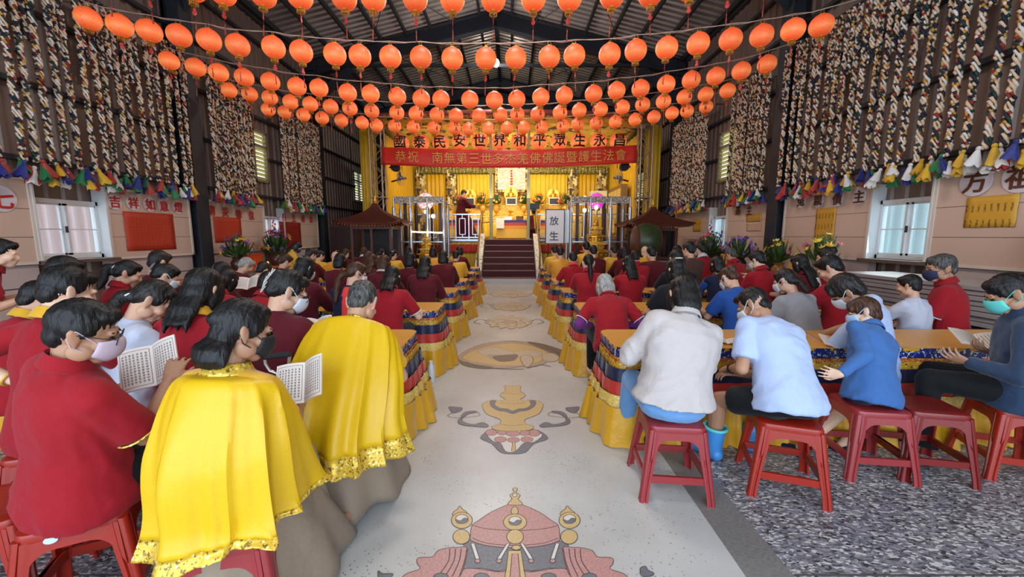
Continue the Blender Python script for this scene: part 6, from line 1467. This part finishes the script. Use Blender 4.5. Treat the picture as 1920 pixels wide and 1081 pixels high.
Ps['R3'] = person('small boy in blue hooded shirt with brown hair, hand on the man\'s back', 1622, 588, seat=at_z(1628, 752, .45), yaw=-20, turn=-36, nod=22, det=3, s=.84, top='shirt', tc='kid', bot='shorts', bc='navy', hair='boy', hc='brown', mask='blue', aw={-1: at_y(1575, 702, 2.42), 1: at_y(1600, 735, 2.85)}, poles={-1: (-.6, -.6, -.6)}, hands={-1: ((-.75, .2, .15), (.3, .9, .1), 12)}, skin='c', kw={-1: at_y(1590, 760, 2.75), 1: at_y(1655, 760, 2.8)}, fw={-1: (2.02, 2.62), 1: (2.34, 2.66)}, shoes='navy')
Ps['R4'] = person('teenager in white t-shirt with dark hair and mask bowing behind the small boy', 1586, 545, 2.95, yaw=-32, turn=-12, nod=46, det=2, s=.98, bend=-22, top='tee', tc='whiteb', bot='shorts', bc='jet', hair='boy', hc='soft', mask='white', skin='b', arms={-1: (-.12, .38, .25), 1: (.1, .4, .22)})
Ps['R5'] = person('woman in denim jacket and teal mask reading a booklet at the right edge', 1890, 548, seat=at_z(1905, 756, .45), yaw=-44, turn=-10, nod=34, det=3, s=1.0, kyph=12, top='jacket', tc='ddenim', bot='pants', bc='jet', hair='pony', ln=.1, tie=None, mask='teal', aw={-1: at_y(1812, 678, 2.5), 1: at_y(1858, 660, 2.62)}, hands={-1: ((-.5, .6, .3), (.2, .5, .8), 30), 1: ((-.6, .6, .3), (-.3, .4, .8), 30)}, skin='b', shoes='jet')
# ---- second row, right of the aisle
Ps['S1'] = person('elderly grey-haired person in red polo with purple undersleeves at second table end', 1134, 536, 4.0, yaw=2, nod=34, turn=-14, det=2, hair='bob', hc='grey', sleeve='purple', trim='cream', arms={-1: (-.16, .3, .2), 1: (.16, .3, .2)}, skin='c')
Ps['S2'] = person('woman in black t-shirt with hair pinned up by a pearl clip', 1266, 507, 4.05, yaw=-4, nod=24, turn=-12, det=1, top='tee', tc='black', hair='wavy', ln=.05, arms={-1: (-.26, .36, .2), 1: (.2, .4, .25)}, fat=1.05)
Ps['S3'] = person('woman in royal blue t-shirt with brown hair in a bun', 1366, 521, 4.0, yaw=-8, nod=40, turn=-12, det=1, top='tee', tc='blue', hair='bun', hc='brown', mask='white')
Ps['S4'] = person('woman in light grey t-shirt with short low ponytail', 1472, 526, 3.75, yaw=-14, nod=26, turn=-18, det=1, top='tee', tc='grey', hair='lowpony', ln=.08, mask='white', hc='soft')
Ps['S5'] = person('person in red polo with short black hair behind the bowing teenager', 1556, 503, 3.95, yaw=-18, nod=36, turn=-16, det=1, hair='short', trim='cream')
Ps['S6'] = person('boy in white t-shirt with cropped black hair beside the stacked grey boards', 1704, 535, 3.7, yaw=-20, nod=14, turn=-4, det=2, s=.8, top='tee', tc='white', hair='short', noeyes=True)
Ps['S7'] = person('grey-haired man in red polo and navy mask looking left by the stacked boards', 1764, 502, 3.75, yaw=-42, nod=12, turn=-24, det=2, s=1.02, hair='short', hc='salt', mask='navy', trim='cream', skin='b', arms='lap', fat=1.08)
# ---- third row and beyond, right
Ps['T1'] = person('woman in red polo with long straight ponytail at the third right table', 1103, 492, 5.5, yaw=1, nod=22, det=1, hair='lowpony', ln=.3, tie=None, mask='white')
Ps['T2'] = person('woman in red polo with loose shoulder-length black hair, right of the ponytail woman', 1179, 496, 5.4, yaw=-2, nod=26, det=1, hair='long', ln=.14)
Ps['T3'] = person('woman in navy vest with black bob and bright blue sleeves', 1344, 497, 5.3, yaw=-6, nod=24, det=1, top='vest', tc='navy', hair='bob', sleeve='blue')
Ps['T4'] = person('person in red polo with short black hair and hands raised to the face', 1420, 488, 5.4, yaw=-10, nod=26, turn=-14, det=1, hair='short', arms='pray', mask='white', skin='c')
Ps['T5'] = person('woman in dark red with long loose black hair and white shoulder strap', 1500, 495, 5.0, yaw=-14, nod=26, turn=-8, det=1, hair='wavy', ln=.3, tc='maroon')
Ps['T6'] = person('girl in dark red with high bun by the yellow flowers on the wall', 1549, 480, 5.5, yaw=-16, nod=18, turn=-30, det=1, hair='bun', tc='red', hc='soft')
Ps['U1'] = person('man in red polo with cropped black hair leaning on the fourth right table', 1074, 485, 6.9, yaw=-2, nod=26, det=1, hair='short', arms={-1: (-.3, .36, .25), 1: (.2, .42, .26)}, collar='coral')
Ps['U2'] = person('person in dark clothes with black hair just beyond the pearl-clip woman', 1268, 487, 5.2, yaw=-4, nod=28, hair='bob', top='tee', tc='black')
Ps['U3'] = person('man in maroon robe with short hair left of the pearl-clip woman', 1221, 475, 7.0, yaw=-3, nod=20, det=1, hair='short', top='robe', tc='maroon', fat=1.1)
Ps['U4'] = person('person in red polo behind the loose-haired woman of the third table', 1190, 483, 6.6, yaw=-2, nod=30, hair='short', fat=1.1)
Ps['U5'] = person('man in brown shirt with short black hair, taller than his row', 1291, 468, 7.0, yaw=-8, nod=14, turn=-16, det=1, top='tee', tc='brown', hair='short')
Ps['U6'] = person('person with black hair just left of the brown-shirted man', 1269, 472, 7.8, yaw=-4, nod=20, hair='short', tc='maroon')
Ps['U7'] = person('person in red polo with white collar right of the brown-shirted man', 1313, 468, 7.7, yaw=-8, nod=22, turn=-12, hair='short', collar='white', mask='white')
Ps['U8'] = person('balding grey-haired man in red polo below the flower stand', 1370, 478, 6.9, yaw=-12, nod=30, hair='crop', hc='salt', skin='b')
Ps['V1'] = person('person in maroon robe with receding black hair behind the ponytail woman', 1112, 472, 8.0, yaw=-1, nod=24, hair='short', top='robe', tc='maroon', fat=1.1)
Ps['V2'] = person('black-haired person in yellow robe in front of the right golden pagoda', 1099, 463, 9.6, yaw=-1, nod=10, hair='short', top='robe', tc='yellow')
Ps['V3'] = person('close-cropped monk with yellow shawl over maroon, third table from the stage', 1151, 470, 8.6, yaw=-4, nod=20, hair='crop', hc='soft', top='robe', tc='maroon', shawl=('yellow', -1), skin='b')
Ps['V4'] = person('dark-haired person in maroon between the cropped monk and the bald monk', 1170, 474, 7.9, yaw=-4, nod=22, hair='bob', top='robe', tc='maroon', fat=1.1)
Ps['V5'] = person('bald monk in bright yellow robe before the drum', 1209, 471, 8.9, yaw=-4, nod=20, hair='bald', top='robe', tc='yellow', skin='c')
Ps['V6'] = person('person in orange-yellow robe at the aisle end of the fifth right table', 1050, 474, 8.2, yaw=0, nod=20, hair='short', top='robe', tc='orange')
Ps['V7'] = person('person in bright yellow robe at the aisle end of the sixth right table', 1040, 470, 9.4, yaw=0, nod=18, hair='short', top='robe', tc='yellow')
# ---- on the stage
Ps['M1'] = person('monk in maroon with bare arms standing on stage left of the altar table', 865, 385, 15.6, yaw=60, nod=24, hair='short', top='robe', tc='maroon', stand=True, skin='b', s=1.0, bot='robe', bc='maroon')
# ---- the black-hatted monk seen from behind on the stage, stood up on the platform
def lift(r, z): r['root'].location.z += z
q_ = Ps['M1']['root']; q_.location.z = SZ; q_.location.x = at_y(865, 400, 15.6).x
Ps['M2'] = person('monk in maroon and yellow robe with tall black box hat right of the altar table', seat=(at_y(1001, 420, 15.5).x, 15.5), lean=6, nod=6, hair='short', top='robe', tc='maroon', bot='robe', bc='maroon', shawl=('yellow', 1), s=.98, fat=1.2, stand=False, seatz=.3)
Ps['M2']['root'].location.z = SZ
m2 = Ps['M2']; q = MB(); hb = m2['Hc'] * m2['s'] + V((0, 0, m2['sz'] + .1)); q.box(hb + V((0, -.01, .12)), (.42, .42, .2)); q.box(hb + V((0, -.01, .0)), (.2, .22, .1)); q.build('box_hat', black, m2['root'], smooth=False)
# ---- stools that show
stool(*Ps['A1']['loc'].xy, 28, red1, 'red plastic stool with round blue sticker under the man holding up a booklet')
o = stool(*Ps['A2']['loc'].xy, 14, red2, 'dull red plastic stool under the yellow-caped woman')
stool(*Ps['R1']['loc'].xy, -6, red2, 'red plastic stool under the woman in off-white jacket')
stool(*Ps['R2']['loc'].xy, -20, red1, 'bright red plastic stool under the man in black shorts')
stool(*Ps['R3']['loc'].xy, -8, red2, 'pinkish scuffed plastic stool under the small boy in blue')
stool(*at_z(1733, 754, .45).xy, -12, red3, 'empty dark red plastic stool to the right of the small boy')
stool(*Ps['R5']['loc'].xy, -20, red1, 'red plastic stool under the denim-jacketed woman')
stool(*Ps['R4']['loc'].xy, -30, red3, 'maroon plastic stool under the bowing teenager, mostly hidden')
stool(*Ps['B5']['loc'].xy, 20, red1, 'red plastic stool under the woman with hand on hip')
stool(*Ps['B4']['loc'].xy, 20, red1, 'red plastic stool under the white-shirted young woman')
stool(*Ps['B3']['loc'].xy, 10, red2, 'red plastic stool under the woman with yellow collar')
stool(*Ps['B2']['loc'].xy, 10, red3, 'dark red plastic stool under the claw-clip woman')
stool(*at_z(-15, 940, .45).xy, 20, red1, 'empty red plastic stool cut off by the left edge')
p = at_z(1375, 800, .3); stool(1.42, 2.98, 10, red2, 'pinkish red stool tucked under the first right table')
# sticker
a1 = [o for o in bpy.data.objects if o.get('label', '').startswith('red plastic stool with round blue')][0]
q = MB(); n = 20; pts = [V((math.cos(i * math.tau / n) * .02, 0, math.sin(i * math.tau / n) * .013)) for i in range(n)]; q.prism(pts, (0, -.002, 0)); e = q.build('sticker', M('sticker_blue', '#b9c8e4', .4), a1, smooth=False, loc=(-.05, -.1655, .405)); e.rotation_euler = (R(-7), 0, 0)
# ---- booklets
def facing(p, w, h, lab, right, up, op=22): return book(p, right, up, w, h, lab, op)
facing(at_y(290, 684, 1.80), .125, .20, 'open printed booklet held up by the man in dark red polo', (.95, .25, .32), (-.12, .45, .88), 16)
facing(at_y(572, 716, 1.83), .125, .20, 'open printed booklet held by the yellow-caped woman', (.95, -.05, .3), (.02, .55, .83), 20)
facing(at_y(1838, 642, 2.72), .15, .2, 'open printed booklet read by the denim-jacketed woman', (.9, -.38, -.05), (.35, .85, .35), 14)
facing(V((1.68, 3.02, .705)), .10, .14, 'small open leaflet lying on the first right table', (.9, -.4, 0), (.4, .9, 0), 6)
facing(at_y(592, 612, 2.62), .1, .16, 'open booklet on the first left table before the claw-clip woman', (.9, .2, .1), (-.1, .9, .4), 12)
facing(at_y(466, 532, 4.75), .12, .18, 'open white booklet beside the bending maroon-robed person', (.9, .2, .1), (-.2, .7, .7), 20)
facing(V((-1.62, 3.15, .705)), .11, .16, 'closed-looking dark prayer book lying on the first left table', (.95, .2, 0), (-.2, .95, 0), 3)
facing(at_y(1570, 650, 2.95), .12, .18, 'brown-edged booklet held low by the bowing teenager', (.9, -.3, -.3), (.3, .8, .2), 10)
# ---- walking stick
t = thing('walking_stick', 'aluminium walking stick with curved black foam handle beside the yellow-caped woman', 'walking stick', (0, 0, 0)); T0 = at_y(521, 700, 1.98); t.location = (T0.x, T0.y, 0); z = T0.z
q = MB(); q.tube([(0, 0, .01), (0, 0, z)], .011, 12); q.build('shaft', M('aluminium', '#b9b4b0', .3, .85), t); q = MB()
q.tube([(-.062, 0, z + .085), (-.060, 0, z + .05), (-.04, 0, z + .015), (0, 0, z), (.04, 0, z + .015), (.060, 0, z + .05), (.066, 0, z + .092)], .0085, 12); q.build('crook', M('aluminium', '#b9b4b0'), t)
q = MB(); q.tube([(-.075, 0, z + .085), (-.02, 0, z + .093), (.04, 0, z + .1), (.072, 0, z + .102)], [.014, .015, .016, .014], 12); q.build('grip', M('foam_grip', '#1b1a1b', .8), t); q = MB(); q.tube([(0, 0, 0), (0, 0, .04)], .016, 12); q.build('rubber_tip', black, t)
# ---- claw clip in the maroon woman's hair, hair slides
def hair_item(k, c, r, m, nm, par='hair'):
    P = Ps[k]; ho = [c_ for c_ in P['root'].children if c_.name.startswith('hair')][0]; q = MB(); q.ell(P['Hc'] + P['hm'] @ V(c), r, P['hm'], 12, 8); q.v = [v * P['s'] + V((0, 0, P['sz'])) for v in q.v]; return q.build(nm, m, ho)
pearl = M('pearl_clip', '#cfc8c0', .25, .2)
P = Ps['B2']; ho = [c for c in P['root'].children if c.name.startswith('hair')][0]; q = MB()
for i in range(5):
    for s_ in (-1, 1):
        c = V((-.005 + s_ * .016, -.128 - .004 * abs(2 - i) * -1, .06 - i * .026)); d = V((s_ * -.016, .0, -.02)); q.tube([P['Hc'] + P['hm'] @ (c + d), P['Hc'] + P['hm'] @ (c - d)], .0035, 6)
q.ell(P['Hc'] + P['hm'] @ V((-.055, -.112, .01)), (.022, .014, .045), P['hm'], 12, 8); q.v = [v * P['s'] + V((0, 0, P['sz'])) for v in q.v]; q.build('claw_clip', pearl, ho)
hair_item('S2', (0, -.10, .10), (.05, .008, .008), pearl, 'hair_slide'); hair_item('C3', (.0, -.09, .09), (.03, .008, .008), pearl, 'hair_slide'); hair_item('F3', (.02, -.10, .05), (.04, .01, .01), pearl, 'hair_slide'); hair_item('C9', (-.02, -.13, .03), (.035, .012, .04), M('glitter_clip', '#6a6a72', .3, .5, bmp=(200, .8)), 'hair_clip')
# bangle and watch
P = Ps['B5']; S_, E_, W_ = P['A'][-1]; d = (W_ - E_).normalized(); u = d.cross(X).normalized(); v_ = d.cross(u); c = E_.lerp(W_, .93); q = MB()
q.tube([(c + u * math.cos(a * math.tau / 20) * .034 + v_ * math.sin(a * math.tau / 20) * .034) * P['s'] + V((0, 0, P['sz'])) for a in range(20)], .006, 8, closed=True); q.build('bangle', M('bangle_yellow', '#c9a63c', .3), P['root'])
P = Ps['R2']; S_, E_, W_ = P['A'][-1]; d = (W_ - E_).normalized(); u = d.cross(X).normalized(); v_ = d.cross(u); c = E_.lerp(W_, .9); q = MB()
q.tube([(c + u * math.cos(a * math.tau / 20) * .031 + v_ * math.sin(a * math.tau / 20) * .031) * P['s'] + V((0, 0, P['sz'])) for a in range(20)], .005, 8, closed=True); q.build('wristwatch', black, P['root'])
# rubber boots of the man in shorts
P = Ps['R2']
for k in (-1, 1):
    Hh, K, An = P['Lg'][k]; g = MB(); d = (K - An).normalized(); top = An.lerp(K, .42); r_ = d.cross(V((0, 1, 0))).normalized(); f_ = r_.cross(d) * -1
    g.rings([(top, r_ * .068, f_ * .068), (An.lerp(K, .15), r_ * .058, f_ * .06), (An + V((0, 0, -.02)), r_ * .05, f_ * .06)], 16); g.caps(An + V((0, -.03, -.035)), An + V((k * .02, .15, -.042)), .044, .040)
    g.v = [v * P['s'] + V((0, 0, P['sz'])) for v in g.v]; e = obj('rubber_boot', union(g, 'rubber_boot', M('boot_blue', '#3f86c9', .35), .009, 3), P['root']); q = MB()
    q.tube([(top + d * .004 + r_ * math.cos(a * math.tau / 20) * .069 + f_ * math.sin(a * math.tau / 20) * .069) * P['s'] + V((0, 0, P['sz'])) for a in range(20)], .011, 8, closed=True); q.build('boot_cuff', M('boot_teal', '#58c4c0', .4), e)
# white shoulder strap
P = Ps['T5']; rows = []
for i in range(9):
    t_ = .98 - i * .09; c, f, r = P['sk'].at(t_); rows.append([(c - f * (.135 if t_ < .9 else .10) + r * (.02 + i * .015 + w_)) * P['s'] + V((0, 0, P['sz'])) for w_ in (-.022, .022)])
q = MB(); q.grid(rows); solid(q.build('shoulder_strap', cl('pink'), P['root']), .006)
# ---- stacked grey boards along the right wall
for k in range(8):
    o = MB(); o.box((0, 0, .029), (.78, 2.0, .040)); o.box((0, 0, .0045), (.74, 1.96, .009), 1); o.box((0, 0, .0505), (.76, 1.98, .003), 2)
    o.build('folding_board', [M('board_grey', '#8f8786', .5), dwood, M('board_top', '#a39b99', .4)], None, smooth=False, loc=(5.2 + .015 * math.sin(k * 2.3), 4.85 + .03 * math.sin(k * 1.7), .585 + .0525 * k), label=f'long grey board in the pile by the right wall, {ordinal(k)} from the bottom', cat='board', group='stacked grey boards')
q = MB()
q.box((0, 0, .545), (.74, 1.9, .06))
for y in (-.85, .85):
    for x in (-.3, .3): q.box((x, y, .26), (.06, .06, .52))
q.build('board_stand', dwood, None, smooth=False, loc=(5.2, 4.85, .0), label='low dark stand carrying the pile of grey boards', cat='stand')
# ---- loudspeaker at the right edge
q = MB(); q.box((0, 0, .8), (.32, .36, 1.6)); o = q.build('column_speaker', black, None, smooth=False, loc=(5.64, 4.06, 0), label='tall black cabinet at the right picture edge against the wall', cat='cabinet')
# ---- low tables and flowers along the side walls
def ledge(side, y0, y1, lab, h=.72):
    X0 = XL + .7 if side < 0 else XR - .7; t = thing('offering_table', lab, 'table', (X0, (y0 + y1) / 2, 0)); q = MB(); q.box((0, 0, h - .02), (.45, y1 - y0, .04)); q.build('tabletop', M('orange_cloth', '#b8642a', .6), t, smooth=False); q = MB()
    for a in (-.18, .18):
        for c in (-(y1 - y0) / 2 + .08, (y1 - y0) / 2 - .08): q.box((a, c, h / 2 - .02), (.05, .05, h - .04))
    q.build('legs', dwood, t, smooth=False); return X0
xa = ledge(-1, 9.2, 11.3, 'offering table along left wall past the first column with red envelopes'); xb = ledge(1, 9.3, 11.2, 'offering table along right wall past the first column'); xc = ledge(1, 6.7, 8.4, 'offering table along right wall before the first column', .7); xd = ledge(-1, 6.9, 8.3, 'plain table against left wall under the large red poster', .66)
redenv = M('envelope_red', '#c2331c', .5)
for k in range(7):
    q = MB(); q.box((0, 0, .17), (.012, .13, .34)); q.box((.008, 0, .2), (.004, .06, .16), 1); q.build('prayer_tablet', [redenv, gold], None, smooth=False, loc=(xa - .1, 9.65 + k * .13, .72), label=f'red paper tablet standing on left wall table, {ordinal(k)} from the near end', cat='tablet', group='red tablets on the left wall table')
for k in range(6):
    q = MB(); q.box((0, 0, .17), (.012, .13, .34)); q.box((-.008, 0, .2), (.004, .05, .2), 1); q.build('prayer_tablet', [M('tablet_yellow', '#cf9a34', .5), dwood], None, smooth=False, loc=(xb + .1, 9.65 + k * .15, .72), label=f'yellow paper tablet standing on right wall table, {ordinal(k)} from the near end', cat='tablet', group='yellow tablets on the right wall table')
purp = ['#6a3a8a', '#c05a8c', '#e0a040', '#b03048', '#8a5ab0']; yl = ['#e0c23a', '#d8a82c', '#f0e08a', '#d06a8a']
bouquet((xa, 10.95, .72), 1.5, purp, 'tall purple and pink flower arrangement by the far left window', 60, 3, '#4a2a20', True)
bouquet((xa, 9.38, .72), 1.3, purp[:3] + yl[:2], 'purple and yellow flowers beside the first left column', 50, 4, '#4a2a20')
bouquet((xb, 10.9, .72), 1.4, ['#c84a5a', '#6a3a9a', '#e08aa0', '#3a6a34'], 'red and purple flower arrangement by the far right window', 60, 5, '#2a1a18', True)
bouquet((xb, 9.42, .72), 1.3, ['#5a3aa0', '#8a5ac0', '#4a2a80'], 'violet flowers beside the first right column', 40, 6, '#2a1a18')
bouquet((xc, 8.05, .7), 1.2, yl, 'yellow flowers just before the first right column', 44, 7, '#8a5a2a'); bouquet((xc, 6.95, .7), 1.35, yl, 'yellow and pink flowers at the near end of the right wall table', 44, 8, '#8a5a2a')
for k, y in enumerate((7.3, 7.5, 7.7)): q = MB(); q.box((0, 0, .15), (.012, .12, .3)); q.build('prayer_tablet', M('tablet_yellow', '#cf9a34'), None, smooth=False, loc=(xc, y, .7), label=f'yellow tablet between the yellow flowers on right wall table, {ordinal(k)} from the near end', cat='tablet', group='yellow tablets between the flowers')
for k, y in enumerate((10.2, 10.35)):
    t = thing('candle_lamp', f'small glowing orange candle lamp on left wall table, {ordinal(k)} from the near end', 'candle', (xa + .12, y, .72)); q = MB(); q.lathe([(.03, 0), (.05, .02), (.05, .07), (.04, .08)], 14); q.build('cup', M('amber_glass', '#b85a1c', .3), t); q = MB(); q.ell((0, 0, .1), (.025, .025, .04), None, 10, 8); q.build('flame', M('flame', '#ffb040', .4, emis=8, ecol='#ff9a30'), t)
# ---- odd things on the floor
q = MB(); q.lathe([(.034, 0), (.036, .02), (.036, .19), (.03, .21), (.03, .25)], 16); q.build('thermos', black, None, loc=(at_z(871, 607, 0).x, at_z(871, 607, 0).y, 0), label='black flask standing on the floor beside the third left table skirt', cat='bottle')
q = MB(); q.lathe([(.032, 0), (.034, .02), (.034, .17), (.02, .2), (.02, .23)], 16); q.build('water_bottle', M('bottle_clear', '#c9cdd0', .2), None, loc=(at_z(809, 716, 0).x, at_z(809, 716, 0).y, 0), label='pale water bottle on the floor beside the first left table skirt', cat='bottle')
t = thing('plastic_bag', 'crumpled white carrier bag on the floor behind the empty stool', 'bag', (at_z(1778, 815, 0).x, at_z(1778, 815, 0).y + .05, 0)); g = MB(); g.ell((0, 0, .085), (.15, .09, .085)); g.ell((.06, .02, .1), (.1, .08, .09)); me = union(g, 'bag', M('bag_white', '#c4cbcf', .4), .012, 3); wrinkle(me, .03, 14, 5); obj('sack', me, t)
q = MB()
for s_ in (-1, 1): q.tube([(s_ * .05 + .04 * math.cos(a), .02 * s_, .15 + .06 * math.sin(a)) for a in [i * math.pi / 10 for i in range(11)]], .005, 6)
q.build('handles', M('bag_white', '#c4cbcf'), t)
TMP_ = bpy.data.scenes.get('workbench')
if TMP_: bpy.data.scenes.remove(TMP_)
